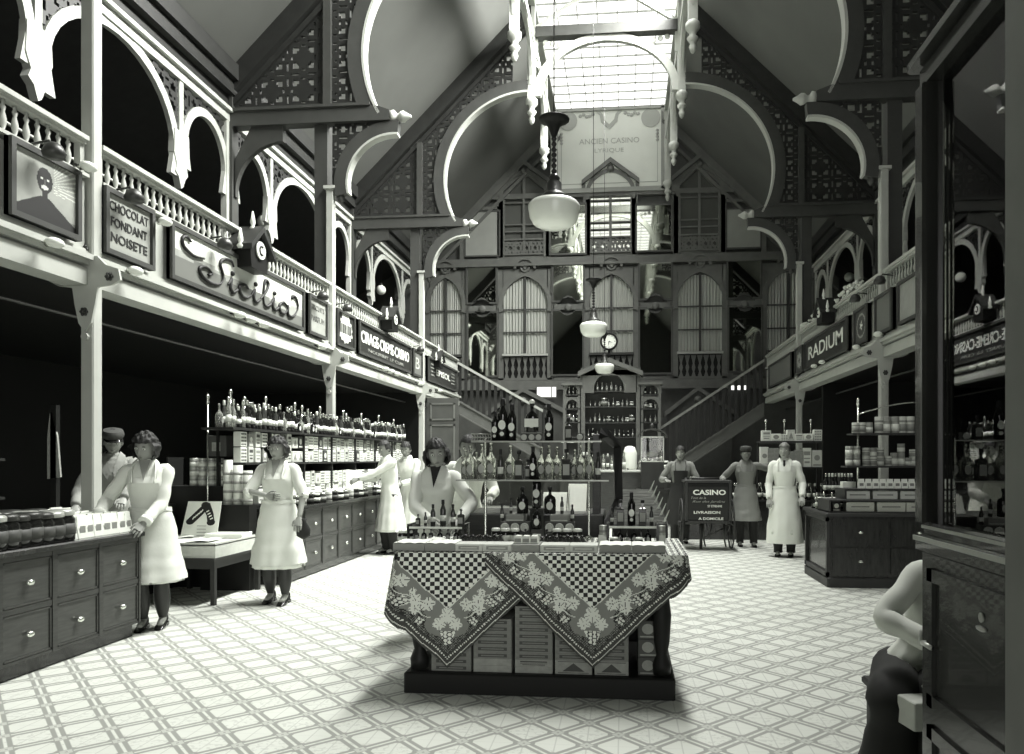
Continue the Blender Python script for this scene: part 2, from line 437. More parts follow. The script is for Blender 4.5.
# ---- trusses: each side of each frame is one assembly from column to lantern
CXA, CZA, RA = 1.82, 8.1, 2.03           # horseshoe arch: centre offset, height, radius
def truss(s, loc, label, first=None):
    if first: return dup(first, loc, label=label)
    t = empty('roof_truss', loc, label=label, cat='roof truss')
    M = lambda u, w, d: (s*u, d, w)
    MB().prism([(HL, zc(HL)-.42), (HL, zc(HL)), (HP+.3, zc(HP+.3)), (HP+.3, zc(HP+.3)-.42)], M, -.11, .11)\
        .prism([(HL, zc(HL)-.62), (HL, zc(HL)-.5), (HP, zc(HP)-.5), (HP, zc(HP)-.62)], M, -.07, .07).build('rafter', M_dark, t)
    MB().prism([(HC-.11, 4.3), (HC+.11, 4.3), (HC+.11, zc(HC)-.35), (HC-.11, zc(HC)-.35)], lambda u, w, d: (s*(u+.17), d+.1, w), -.1, .1)\
        .prism([(HC-.03, 7.2), (HC+.1, 7.2), (HC+.1, 9.0), (HC-.03, 9.0)], M, -.09, .06).build('post', M_mid, t)
    MB().prism([(HP-.1, 3.3), (HP+.1, 3.3), (HP+.1, 7.9), (HP-.1, 7.9)], M, -.1, .1).build('gallery_post', M_mid, t)
    hb = MB().prism([(3.38, 6.98), (HP, 6.98), (HP, 7.22), (3.6, 7.22), (3.38, 7.14)], M, -.1, .1)
    hb.prism([(3.7, 7.22), (HP, 7.22), (HP, 7.27), (3.7, 7.27)], M, -.13, .13)
    hb.build('hammer_beam', M_mid, t)
    Mf = lambda x, y, z: (s*(3.40 - z), y, 7.06 + x)
    MB().lathe([(.05, 0), (.1, .03), (.11, .08), (.06, .11), (.05, .15), (.085, .19), (.09, .24), (.05, .3), (.02, .36)], 12, M=Mf).build('finial', M_paint, t)
    # arch ring; a pale strip paints in the light on its inner edge
    a0, a1 = 90, -30
    A = arc(CXA, CZA, RA, a0, a1, 30); B = arc(CXA, CZA, RA+.24, a0, a1, 30)
    MB().strip(A, B, M, -.09, .09).build('arch_ring', M_mid, t)
    A2 = arc(CXA, CZA, RA-.045, a0, a1, 30)
    MB().strip(A2, A, M, -.1, .1).build('arch_bead', M_paint, t)
    # bracket under the beam
    A = arc(3.32, 5.98, .80, 95, -12, 20); B = arc(3.32, 5.98, 1.0, 95, -12, 20)
    MB().strip(A, B, M, -.07, .07).lathe([(.02, -.1), (.06, -.05), (.05, 0), (.07, .05), (.05, .09)], 8, (s*4.22, 0, 5.78)).build('bracket', M_mid, t)
    A2 = arc(3.32, 5.98, .765, 95, -12, 20)
    MB().strip(A2, A, M, -.08, .08).build('bracket_bead', M_paint, t)  # pale strip stands for light falling on the bracket's inner edge
    # bracket behind column towards the gallery
    A = arc(HP-.95, 5.9, .82, 90, -5, 14); B = [(HP-.12, w) if i > 6 else (u, 7.0) for i, (u, w) in enumerate(A)]
    MB().strip(A, B, M, -.05, .05).build('gallery_bracket', M_mid, t)
    def r1(u, w): return HC+.1 > u > 2.2 and 7.25 < w < zc(u)-.6 and math.hypot(u-CXA, w-CZA) > RA+.2
    def r2(u, w): return HC+.1 < u < HP-.1 and 7.25 < w < zc(u)-.6
    def r3(u, w): return 3.5 < u < HC-.04 and 5.9 < w < 6.98 and math.hypot(u-3.32, w-5.98) > .95
    fret(r1, 2.2, HC+.1, 7.2, 11.4, M, -.025, .025).build('fretwork_panel', M_dark, t)
    fret(r2, HC+.1, HP, 7.2, 10.0, M, -.025, .025).build('fretwork_panel', M_dark, t)
    fret(r3, 3.5, HC, 5.9, 7.0, M, -.02, .02).build('fretwork_panel', M_dark, t)
    return t
tl = tr = None
for k, y in enumerate(BAYS[1:]):
    wh = ('near', 'far')[k]
    a = truss(-1, (XC, y, 0), 'grey timber truss with pierced panels and horseshoe arch, left side, %s frame' % wh, tl); tl = tl or a
    b = truss(1, (XC, y, 0), 'grey timber truss with pierced panels and horseshoe arch, right side, %s frame' % wh, tr); tr = tr or b

# ---- columns
cols = {}
for s in (-1, 1):
    for k, y in enumerate(BAYS):
        nm = 'left' if s < 0 else 'right'
        t = empty('column', (XC+s*HC, y, 0), label='slender pale square column under the %s gallery, %s in the row' % (nm, ('nearest', 'second', 'third')[k]), cat='column')
        h = .062
        MB().bbox(-h, h, -h, h, 0, 5.95, c=.012).bbox(-h-.03, h+.03, -h-.03, h+.03, 0, .35, c=.01).build('shaft', M_paint, t)
        c = MB()
        Mc = lambda u, w, d: (u, -h-.012+d, w)
        def rp(r, n, cx, cz): return [(cx+r*math.cos(2*PI*i/n), cz+r*math.sin(2*PI*i/n)) for i in range(n)]
        c.prism([(-.12,3.28),(-.2,3.2),(-.32,3.16),(-.34,3.06),(-.26,3.02),(-.12,3.0),(-.1,2.86),(-.06,2.68),(0,2.6),(.06,2.68),(.1,2.86),(.12,3.0),(.26,3.02),(.34,3.06),(.32,3.16),(.2,3.2),(.12,3.28)], Mc, -.012, .012)
        c.prism(rp(.035, 8, 0, 2.56), Mc, -.02, .012)
        c.build('iron_bracket', M_paint, t)
        for px, pz in ((-.24, 3.09), (.24, 3.09), (0, 2.78), (0, 3.34)):
            r = MB()
            for a in range(6):
                r.ball((px+.026*math.cos(a*PI/3), -h-.035, pz+.026*math.sin(a*PI/3)), .016, 0, 6, 4)
            r.ball((px, -h-.045, pz), .018, 0, 6, 4)
            r.build('rosette', M_iron if k == 0 else M_mid, t)
        c = MB().box(-h-.03, h+.03, -h-.03, h+.03, 5.9, 5.95)
        c.build('capital', M_paint, t)

# ---- galleries
bal_mesh = None
M_baluster = M_paint
def bal():
    global bal_mesh
    if not bal_mesh:
        bal_mesh = MB().lathe([(.022, 0), (.022, .03), (.014, .045), (.027, .09), (.03, .13), (.014, .19), (.026, .22), (.014, .245), (.022, .27)], 6, sx=.8).mesh('baluster', M_baluster)
    return bal_mesh
for s in (-1, 1):
    nm = 'left' if s < 0 else 'right'
    xg = XC + s*HC
    Mx = lambda u, w, d, s=s, xg=xg: (xg + s*d, u, w)
    structure(MB().prism([(YF, 3.16), (YE, 3.16), (YE, 3.3), (YF, 3.3)], Mx, .2, 4.95).build('floor_gallery_' + nm, M_dark))
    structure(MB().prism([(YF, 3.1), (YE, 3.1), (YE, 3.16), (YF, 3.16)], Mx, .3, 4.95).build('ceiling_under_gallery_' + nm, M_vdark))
    bm_ = MB().prism([(YF, 3.02), (YE, 3.02), (YE, 3.17), (YF, 3.17)], Mx, -.03, .2)
    bm_.prism([(YF, 3.17), (YE, 3.17), (YE, 3.24), (YF, 3.24)], Mx, .02, .2)
    bm_.prism([(YF, 3.24), (YE, 3.24), (YE, 3.29), (YF, 3.29)], Mx, -.09, .2)
    bm_.prism([(YF, 3.2), (YE, 3.2), (YE, 3.24), (YF, 3.24)], Mx, -.05, .2)
    structure(bm_.build('trim_gallery_beam_' + nm, M_paint))
    rod = MB().tube([(xg + s*.55, YF, 2.86), (xg + s*.55, YE, 2.86)], .018, 6)
    rod.build('hanging_rail', M_mid, label='thin grey rail running under the %s gallery' % nm, cat='rail')
    ends = [YF] + BAYS + [YE]
    for k in range(4):
        y0, y1 = ends[k]+.09, ends[k+1]-.09
        if k == 0: y0 = 3.5
        t = empty('gallery_parapet', (xg, y0, 3.29), label='pale parapet with turned balusters on the %s gallery, %s bay' % (nm, ('nearest', 'second', 'third', 'last short')[k]), cat='parapet')
        L = y1 - y0
        ML = lambda u, w, d, s=s: (s*d, u, w)
        MB().prism([(0, 0), (L, 0), (L, .66), (0, .66)], ML, 0, .08).prism([(0, .69), (L, .69), (L, .72), (0, .72)], ML, -.05, .1)\
            .prism([(0, 0), (L, 0), (L, .05), (0, .05)], ML, -.03, .08).build('panel', M_paint, t)
        MB().prism([(0, .99), (L, .99), (L, 1.02), (0, 1.02)], ML, -.02, .07).prism([(0, 1.02), (L, 1.02), (L, 1.06), (0, 1.06)], ML, -.05, .1)\
            .prism([(0, .71), (.05, .71), (.05, .99), (0, .99)], ML, 0, .06).prism([(L-.05, .71), (L, .71), (L, .99), (L-.05, .99)], ML, 0, .06).build('handrail', M_paint, t)
        n = int(L/.118)
        for i in range(n):
            o = bpy.data.objects.new('baluster', bal()); COL.objects.link(o); o.parent = t
            o.location = (s*.03, .1 + (L-.2)*(i+.5)/n, .715)
    # arcade under the roof edge, set back over the gallery
    y_posts = [BAYS[0]-5.5] + BAYS + [BAYS[2]+5.5]
    xa = XC + s*HP
    for k in range(4):
        y0 = y_posts[k]
        if k == 0 and s > 0: pass
        t = empty('gallery_arcade', (xa, y0, 0), label='pale sawn timber arcade with drop pendants over the %s gallery, %s bay' % (nm, ('nearest', 'second', 'third', 'last')[k]), cat='arcade')
        M = lambda u, w, d, s=s: (s*d, u, w)
        w = MB()
        # lower outline of the boarding: horseshoe, pendant, wide arch, pendant, horseshoe
        def seg(cx, hw, spring, rise, n=18):
            pts = []
            for i in range(n+1):
                a = PI - PI*i/n
                pts.append((cx+hw*math.cos(a), spring+rise*math.sin(a)))
            return pts
        T = 7.12
        def spandrel(cx, hw, spring, rise, u0, u1):
            """rib round the arch and board out to u0/u1 below T"""
            A = seg(cx, hw, spring, rise); B = seg(cx, hw+.13, spring, rise+.13)
            A = [(cx-hw+.08, spring-.38)] + A + [(cx+hw-.08, spring-.38)]
            B = [(cx-hw-.12, spring-.38)] + B + [(cx+hw+.12, spring-.38)]
            w.strip(A, B, M, -.035, .035)
        spandrel(.72, .52, 6.2, .62, 0, 1.375); spandrel(2.75, 1.17, 6.0, .98, 1.375, 4.125); spandrel(4.78, .52, 6.2, .62, 4.125, 5.5)
        for c in (1.41, 4.09):
            w.prism([(c-.17, 6.3), (c-.19, 5.95), (c-.12, 5.78), (c-.16, 5.68), (c-.08, 5.62), (c-.02, 5.46), (c+.03, 5.5), (c+.08, 5.62), (c+.15, 5.7), (c+.12, 5.8), (c+.19, 5.95), (c+.17, 6.3)], M, -.05, .05)
            w.prism([(c-.05, 6.2), (c+.05, 6.2), (c+.05, T), (c-.05, T)], M, -.04, .04)
        w.prism([(0, 7.06), (5.5, 7.06), (5.5, 7.2), (0, 7.2)], M, -.06, .06).prism([(0, 7.2), (5.5, 7.2), (5.5, 7.26), (0, 7.26)], M, -.12, .1)
        w.prism([(.1, 3.3), (.18, 3.3), (.18, 7.1), (.1, 7.1)], M, -.05, .05).prism([(5.32, 3.3), (5.4, 3.3), (5.4, 7.1), (5.32, 7.1)], M, -.05, .05)
        w.build('ribs', M_paint, t)
        def rg(u, ww):
            if ww > 7.06: return False
            for cx, hw, sp, ri in ((.72, .64, 6.2, .74), (2.75, 1.29, 6.0, 1.1), (4.78, .64, 6.2, .74)):
                if abs(u-cx) < hw: return ww > sp + ri*math.sqrt(1-((u-cx)/hw)**2)
            return ww > 6.3
        fret(rg, 0.18, 5.32, 6.2, 7.08, M, -.015, .015, .04).build('fretwork', M_dark, t)
        MB().prism([(0, 7.26), (5.5, 7.26), (5.5, 7.52), (0, 7.52)], M, -.03, .03).build('frieze_board', M_dark, t)
        MB().tube([(0, .1, 5.05), (0, 5.4, 5.05)], .02, 6).build('tie_rod', M_paint, t)
structure(MB().box(-9.7, -4.95, 17.75, 17.85, 0, 3.1).build('wall_partition_left', M_vdark))  # black sheet added to give the deep shade under the left gallery
structure(MB().box(4.25, 8.9, 16.3, 16.4, 0, 3.1).build('wall_partition_right', M_vdark))  # same added black sheet for the shade on the right
# ================================================================ BACK WALL FACADE
FY = lambda d: YB - d
MF = lambda u, w, d: (u, YB - d, w)
def fx(x, y=262): return at(x, y, Y=YB).x
def fz(y, x=611): return at(x, y, Y=YB).z
ZB, ZCOR = fz(387), fz(262)                # bottom beam, cornice
low = [(430, 461.5), (503.5, 547), (590, 633), (678, 722), (767, 810)]
upp = [None, (504, 544), (590, 631), (680, 719), None]
def parch(x0, x1, zs, rise, n=18, hs=.04):
    """slightly horseshoe, slightly pointed arch"""
    c, hw = (x0+x1)/2, (x1-x0)/2; pts = []
    for i in range(n+1):
        a = PI*(1.08 - 1.16*i/n)
        k = hw*(1+hs)
        pts.append((c + k*math.cos(a), zs + rise*math.sin(a)*(1 + .10*(1-abs(math.cos(a)))**2)))
    return pts
fac = MB()
def rect(x0, x1, z0, z1, d0=-.08, d1=0.0): fac.prism([(x0, z0), (x1, z0), (x1, z1), (x0, z1)], MF, d0, d1)
XL, XR = fx(400), fx(830)
rect(-9, 8, ZB, fz(380), -.1, .06); rect(-9, 8, fz(389.5), ZB, -.1, .16)
rect(-9, 8, fz(262), fz(256), -.1, .05); rect(-9, 8, fz(264.5), fz(262), -.1, .12)
M_curt = mat('net_curtain', .42, .9, bump=.1)
win_no = 2
zs_low, zt_low = fz(303), fz(277); zsil = fz(353.5); zbal = fz(379)
centers = []
for i, (a, b) in enumerate(low):
    x0, x1 = fx(a, 330), fx(b, 330); c = (x0+x1)/2; centers.append((x0, x1))
    A = parch(x0, x1, zs_low, zt_low - zs_low)
    top = [(min(max(u, x0-.06), x1+.06), fz(267)) for u, w in A]
    fac.strip(A, top, MF, -.08, 0)
    ring = parch(x0-.13, x1+.13, zs_low, zt_low-zs_low+.14)
    fac.strip(A, ring, MF, 0, .05)
    rect(x0-.22, x0, zbal, zs_low+.0); rect(x1, x1+.22, zbal, zs_low)
    rect(x0-.22, x0-.03, zs_low, fz(267)); rect(x1+.03, x1+.22, zs_low, fz(267))
    rect(x0-.22, x1+.22, zbal-.02, zbal+.06)
    for s, xx in ((-1, x0-.2), (1, x1+.2)):                      # flat pilaster edges
        fac.prism([(xx-.03, zbal), (xx+.03, zbal), (xx+.03, fz(266)), (xx-.03, fz(266))], MF, 0, .03)
    # rosette over the arch
    fac.lathe([(.16, 0), (.16, .07), (.1, .07), (.1, .03), (.05, .03), (.05, .09)], 20, M=lambda x, y, z, c=c: (c + x, YB - z, fz(266) + y))
    A2 = arc(c, fz(267), .28, 0, 180, 16); fac.strip(A2, arc(c, fz(267), .36, 0, 180, 16), MF, 0, .1)
    nm = ('far left, partly behind the column', 'left of the middle', 'middle', 'right of the middle', 'far right')[i]
    w = empty('window_%d' % win_no, (0, 0, 0)); win_no += 1; structure(w)
    MB().box(x0-.05, x1+.05, YB+.08, YB+.1, zbal, zt_low+.1).build('glass', M_vdark, w)
    n = 90
    for s_, (u0, u1) in (('a', (x0-.02, c-.03)), ('b', (c+.03, x1+.02))):
        ph = R.random()*6
        MB().grid(lambda u, v, u0=u0, u1=u1, ph=ph: (u0+(u1-u0)*u, YB+.05 - .018*math.sin(u*44+ph+.6*math.sin(v*3)) - .01*math.sin(u*17+ph), zsil + (zt_low+.02-zsil)*v), n, 6).build('curtain', M_curt, w)
    m = MB()
    for zz in (fz(353), fz(331), fz(308)): m.box(x0, x1, YB-.02, YB+.02, zz-.02, zz+.02)
    m.box(c-.035, c+.035, YB-.03, YB+.02, zsil, zt_low+.05); m.build('glazing_bars', M_mid, w)
    MB().box(x0-.03, x1+.03, YB-.09, YB+.02, fz(355), fz(352.8)).build('sill', M_paint if i in (1, 3) else M_mid, w)
    bl = MB(); k = 7; pw = (x1-x0)/k
    for j in range(k):
        u = x0 + (j+.5)*pw; h = fz(356) - zbal - .06
        P = [(.10, 0), (.07, .1), (.035, .22), (.085, .42), (.035, .62), (.07, .78), (.12, .95), (.12, 1)]
        bl.strip([(u - p[0]*pw*3.4, zbal+.06+p[1]*h) for p in P], [(u + p[0]*pw*3.4, zbal+.06+p[1]*h) for p in P], MF, -.03, .0)
    bl.build('balustrade', M_facade, w)
    if upp[i]:
        a, b = upp[i]; x0, x1 = fx(a, 220), fx(b, 220); c = (x0+x1)/2
        zt = fz({1: 177, 2: 175, 3: 171}[i], a); zs = zt - .62; zo = fz(252, 611); zl = fz(238, 611)
        A = parch(x0, x1, zs, zt - zs)
        fac.strip(A, parch(x0-.12, x1+.12, zs, zt-zs+.12), MF, -.08, .06)
        for xx in (x0-.1, x1+.1): fac.prism([(xx-.12, zo-.1), (xx+.12, zo-.1), (xx+.12, zs+.05), (xx-.12, zs+.05)], MF, -.08, .03)
        g0, g1, gz, ga = x0-.26, x1+.26, zs+.42, zt+.5
        fac.strip([(g0, gz), (c, ga), (g1, gz)], [(g0, gz-.14), (c, ga-.16), (g1, gz-.14)], MF, -.05, .14)
        fac.strip([(x0-.2, gz-.1), (c, ga-.12), (x1+.2, gz-.1)], [(x0-.2, zs), (c, zt+.1), (x1+.2, zs)], MF, -.08, .02)
        fac.prism([(g0, zs), (x0-.14, zs), (x0-.14, gz), (g0, gz)], MF, -.08, .06).prism([(g1, zs), (x1+.14, zs), (x1+.14, gz), (g1, gz)], MF, -.08, .06)
        fac.lathe([(.12, 0), (.12, .05), (.06, .05), (.06, .09)], 14, M=lambda x, y, z, c=c, ga=ga: (c + x, YB - z - .03, ga - .34 + y))
        w = structure(empty('window_%d' % win_no, (0, 0, 0))); win_no += 1
        MB().box(x0-.05, x1+.05, YB+.06, YB+.08, zo, zt+.1).build('glass', M_mirror if i == 2 else mat('dim_glass', .1, .06, spec=1.0), w)
        m = MB().box(c-.04, c+.04, YB-.03, YB+.03, zo, zt)
        for zz in (fz(200), fz(222), fz(229)): m.box(x0, x1, YB-.02, YB+.02, zz-.02, zz+.02)
        m.build('glazing_bars', M_facade, w)
        L = fret(lambda u, w_: True, x0, x1, zo, zl, MF, -.02, .0, .034); L.build('pierced_balustrade', M_facade, w)
        MB().box(x0, x1, YB-.05, YB+.02, zl, zl+.05).box(x0, x1, YB-.05, YB+.02, zo-.03, zo+.02).build('rail', M_facade, w)
        rect(x0-.22, x1+.22, fz(256), zo)
# posts between and wide boards between windows
for i in range(4):
    xa_, xb = centers[i][1]+.2, centers[i+1][0]-.2
    for xx in (xa_+.06, xb-.06): rect(xx-.08, xx+.08, ZB, fz(256), -.08, .02)
    rect(xa_, xb, fz(309), fz(303.5), -.08, .03); rect(xa_, xb, zbal-.02, zbal+.08, -.08, .03)
    fac.lathe([(.12, 0), (.12, .06), (.03, .06)], 12, M=lambda x, y, z, c=(xa_+xb)/2: (c + x, YB - z, fz(307) + y))
# upper mullions up to the gable
for x in (548, 588, 634, 676, 723, 462, 501, 764):
    u = fx(x, 220); zt = zc(abs(u - XC)) - .35
    rect(u-.07, u+.07, fz(256), min(zt, fz(196)), -.08, .03)
rect(fx(446), fx(780), fz(196), fz(191), -.08, .04)
rect(fx(452), fx(503), fz(206), fz(203), -.08, .03); rect(fx(722), fx(772), fz(206), fz(203), -.08, .03)
# raking boards under the roof
for s in (-1, 1):
    fac.prism([(XC+s*1.6, zc(1.6)-.35), (XC+s*1.6, zc(1.6)), (XC+s*7, zc(7)), (XC+s*7, zc(7)-.35)], MF, -.1, .12)
    fac.prism([(XC+s*1.6, zc(1.6)-.75), (XC+s*1.6, zc(1.6)-.62), (XC+s*6.4, zc(6.4)-.62), (XC+s*6.4, zc(6.4)-.75)], MF, -.1, .07)
structure(fac.build('trim_back_facade', M_facade))

def wall_mirror(x0, x1, y0, y1, label, shaped=0, glassm=None, framem=None, fw_=.06):
    a, b = at(x0, y1, Y=YB), at(x1, y0, Y=YB); c = ((a.x+b.x)/2, YB - .02, a.z)
    W, H = (b.x-a.x)/2, b.z-a.z
    t = empty('wall_mirror', c, label=label, cat='mirror', group='mirrors in the back wall')
    M = lambda u, w, d: (u, -d, w)
    if shaped > 0: P = [(-W, 0), (-W*.45, .0), (-W*.3, .1), (0, .16), (W*.3, .1), (W*.45, 0), (W, 0), (W, H), (-W, H)]
    elif shaped < 0: P = [(-W, 0), (W, 0), (W, H), (W*.45, H), (W*.3, H-.1), (0, H-.14), (-W*.3, H-.1), (-W*.45, H), (-W, H)]
    else: P = [(-W, 0), (W, 0), (W, H), (-W, H)]
    MB().prism(P, M, .0, .02).build('mirror_glass', glassm or M_mirror, t)
    cx_, cz_ = 0, H/2
    O = [(u + (fw_ if u > 0 else -fw_ if u < 0 else 0), w + (fw_ if w > cz_ else -fw_)) for u, w in P]
    MB().strip(P, O, M, -.02, .05, closed=True).build('frame', framem or M_facade2, t)
    return t
wm = [(468, 496, 267, 303, 1, 'upper shaped mirror beside the far left window'), (553.5, 583, 264, 301, 1, 'upper shaped mirror left of the middle window'),
      (640, 671, 262, 299, 1, 'upper shaped mirror right of the middle window'), (728, 760, 261, 298, 1, 'upper shaped mirror beside the far right window'),
      (468.5, 497, 313, 376, -1, 'tall lower mirror beside the far left window'), (553, 582.5, 311, 374.5, -1, 'tall lower mirror left of the middle window'),
      (640, 671, 309, 373, -1, 'tall lower mirror right of the middle window'), (729, 761, 307, 371, -1, 'tall lower mirror beside the far right window'),
      (551, 585, 205, 254, 0, 'top mirror left of the gabled middle window'), (637, 671, 205, 251, 0, 'top mirror right of the gabled middle window')]
for x0, x1, y0, y1, sh, lb in wm: wall_mirror(x0, x1, y0, y1, lb, sh)
M_pan = mat('pale_panel', .3, .6, noise=.08, scale=2)
for x0, x1, y0, y1, lb in ((466, 499, 212, 256, 'left'), (727, 760, 209, 248, 'right')):
    a, b = at(x0, y1, Y=YB), at(x1, y0, Y=YB)
    t = empty('wall_panel', ((a.x+b.x)/2, YB, a.z), label='plain grey framed panel high on the %s of the back wall' % lb, cat='panel')
    W, H = (b.x-a.x)/2, b.z-a.z
    MB().box(-W, W, -.03, 0, 0, H).build('board', M_pan, t)
    MB().box(-W-.05, -W, -.05, .0, -.05, H+.05).box(W, W+.05, -.05, 0, -.05, H+.05).box(-W, W, -.05, 0, -.05, 0).box(-W, W, -.05, 0, H, H+.05).build('frame', M_facade2, t)
# inscription board under the skylight
a, b = at(558, 190, Y=YB), at(661, 107, Y=YB); W, H = (b.x-a.x)/2, b.z-a.z
t = empty('inscription_board', ((a.x+b.x)/2, YB - .02, a.z), label='large pale painted board with scrollwork and faint words high on the back wall', cat='board')
M_bd = mat('board_cream', .66, .6, noise=.05, scale=1.2); M_bdk = mat('board_grey', .36, .6)
MB().box(-W, W, -.02, .02, 0, H-.05).build('board', M_bd, t)
fr = MB().box(-W-.16, -W, -.07, .02, -.1, H).box(W, W+.16, -.07, .02, -.1, H).box(-W-.16, W+.16, -.07, .02, H-.06, H+.02).box(-W-.16, W+.16, -.07, .02, -.14, .0)
fr.build('frame', M_pan, t)
o = MB()
for s in (-1, 1):
    o.lathe([(.3, 0), (.3, .012)], 24, M=lambda x, y, z, s=s: (s*(W-.32) + x, -.025 - z, H-.34 + y))
    for k in range(5): o.ball((s*(W-.72-.1*k), -.03, H-.2+.04*math.sin(k*2)), .06, 0, 8, 5, (1, .2, 1))
    for k in range(4): o.ball((s*(W-.12), -.03, H-.75-.1*k), .05, 0, 8, 5, (1, .2, 1))
sh = [(-.42, H-.08), (-.3, H-.2), (-.26, H-.42), (0, H-.66), (.26, H-.42), (.3, H-.2), (.42, H-.08)]
si = [(-.28, H-.08), (-.2, H-.18), (-.16, H-.34), (0, H-.5), (.16, H-.34), (.2, H-.18), (.28, H-.08)]
o.strip(sh, si, lambda u, w, d: (u, -.02-d, w), 0, .015)
for y_ in (.14,): o.box(-W+.12, W-.12, -.028, -.02, y_, y_+.02)
for x_ in (-W+.1, W-.12): o.box(x_, x_+.02, -.028, -.02, .14, H-1.0)
o.build('scrollwork', M_bdk, t)
text('ANCIEN CASINO', 1.9, .17, M_bdk, t, 0, -.024, H-1.02, depth=.004)
text('LYRIQUE', .92, .15, M_bdk, t, 0, -.024, H-1.33, depth=.004)

# ---- kiosk gables and lit lights under the mezzanine
M_lit = emis('lit_window', 1.6)
for x0, x1, xm, ya, nm in ((490, 566, 523, 387.5, 'left'), (668, 732, 698, 386, 'right')):
    a, b, c = at(x0, 410, Y=22.9), at(x1, 410, Y=22.9), at(xm, ya, Y=22.9)
    t = empty('gabled_booth', (c.x, 22.9, 0), label='dark timber booth with low gable under the mezzanine, %s of the bar' % nm, cat='booth')
    M = lambda u, w, d: (u, -d, w)
    MB().prism([(a.x-c.x, 0), (b.x-c.x, 0), (b.x-c.x, a.z-.1), (0, c.z-.06), (a.x-c.x, a.z-.1)], M, -.3, 0).build('front', M_facade2, t)
    MB().strip([(a.x-c.x-.1, a.z-.05), (0, c.z), (b.x-c.x+.1, a.z-.05)], [(a.x-c.x-.1, a.z-.2), (0, c.z-.14), (b.x-c.x+.1, a.z-.2)], M, -.3, .1).lathe([(.12, 0), (.12, .05), (.06, .05), (.05, .1)], 12, M=lambda x, y, z: (x, -z, c.z-.42+y)).build('gable_moulding', M_facade, t)
for x0, x1, y0, y1, n in ((537, 556, 387, 397, 20), (730, 746, 385.5, 390, 21), (651, 661, 387, 392, 22)):
    a, b = at(x0, y1, Y=23.3), at(x1, y0, Y=23.3)
    w = structure(empty('window_%d' % n, (0, 0, 0)))
    MB().box(a.x, b.x, 23.3, 23.32, a.z, b.z).build('lit_pane', M_lit, w)
    MB().box(a.x-.03, b.x+.03, 23.27, 23.34, a.z-.04, a.z).box(a.x-.03, b.x+.03, 23.27, 23.34, b.z, b.z+.04).box((a.x+b.x)/2+.15, (a.x+b.x)/2+.18, 23.27, 23.34, a.z, b.z).build('frame', M_facade, w)

# ---- staircases along the back
def stair(s, p_top, p_bot, z_off, label):
    t = empty('staircase', (0, 21.42, 0), label=label, cat='staircase')
    (x0, z0), (x1, z1) = p_top, p_bot
    k = (z1-z0)/(x1-x0)
    M = lambda u, w, d: (u, d, w)
    q = lambda u, dz: (u, z0 + (u-x0)*k + dz)
    h = z_off
    MB().prism([q(x0, -.03), q(x1, -.03), q(x1, .05), q(x0, .05)], M, -.04, .06).build('handrail', M_paint if s < 0 else M_pan, t)
    MB().prism([q(x0, -h-.32), q(x1, -h-.32), q(x1, -h), q(x0, -h)], M, 0, .06).prism([q(x0, -h), q(x1, -h), q(x1, -h+.06), q(x0, -h+.06)], M, -.05, .1)\
        .prism([q(x0, -h-.36), q(x1, -h-.36), q(x1, -h-.32), q(x0, -h-.32)], M, -.04, .08).build('stringer', M_facade, t)
    n = int(abs(x1-x0)/.17)
    for i in range(n):
        u = x0 + (x1-x0)*(i+.5)/n; a, b = q(u, -h+.05), q(u, -.03)
        MB().prism([(u-.045, a[1]), (u+.045, a[1]), (u+.045, b[1]), (u-.045, b[1])], M, .0, .03).build('baluster', M_dark, t)
    st = MB(); m = int(abs(z1-z0)/.17)
    for i in range(m):
        ua, ub = x0+(x1-x0)*i/m, x0+(x1-x0)*(i+1)/m; w_ = q(ub, -h+.02)[1]
        st.box(ua, ub, .06, 1.2, w_-.2, w_)
    st.build('treads', M_dark, t)
    MB().box(x1-.09, x1+.09, -.09, .09, 0 if s > 0 else q(x1, -h-.4)[1], q(x1, .1)[1]).ball((x1, 0, q(x1, .16)[1]), .08).build('newel_post', M_dark, t)
    return t
a, b = at(456, 362, Y=21.3), at(546, 413, Y=21.3); c = at(500, 426, Y=21.3); k = (b.z-a.z)/(b.x-a.x)
stair(-1, (a.x, a.z), (b.x, b.z), (a.z + (c.x-a.x)*k - c.z), 'dark staircase with pale handrail descending from the left gallery along the back wall')
a, b = at(765, 360, Y=21.3), at(640, 442, Y=21.3); c = at(700, 446, Y=21.3); k = (b.z-a.z)/(b.x-a.x)
stair(1, (a.x, a.z), (b.x, b.z), (a.z + (c.x-a.x)*k - c.z), 'dark staircase with grey handrail descending from the right gallery along the back wall')

# ================================================================ HANGING LAMPS, CLOCKS
M_opal = mat('opal_glass', .9, .25, spec=.6); 
M_opal.node_tree.nodes['Principled BSDF'].inputs['Subsurface Weight'].default_value = .0
def lamp(loc, label):
    t = empty('pendant_lamp', loc, label=label, cat='lamp')          # loc = bottom of globe
    MB().lathe([(.05, 0), (.15, .012), (.2, .04), (.235, .1), (.25, .19), (.25, .215), (.225, .245), (.14, .27), (.09, .28)], 28).build('opal_shade', M_opal, t)
    MB().lathe([(.13, .272), (.13, .30), (.1, .33), (.075, .35), (.075, .43), (.05, .46), (.06, .48), (.03, .52)], 16).build('metal_fitter', M_iron, t)
    h = MB()
    for i in range(7): 
        z = .55+i*.052
        h.lathe([(.018, -.02), (.028, 0), (.018, .02)], 8, (0, 0, z))
    h.tube([(0, 0, .5), (0, 0, .9)], .008, 6); h.build('chain', M_dark, t)
    MB().lathe([(.012, .86), (.03, .9), (.06, .98), (.1, 1.02), (.15, 1.04), (.15, 1.055), (.02, 1.06)], 16).build('canopy', M_vdark, t)
    MB().tube([(0, 0, 1.05), (0, 0, ZL - loc[2] - .02)], .006, 5).build('wire', M_dark, t)
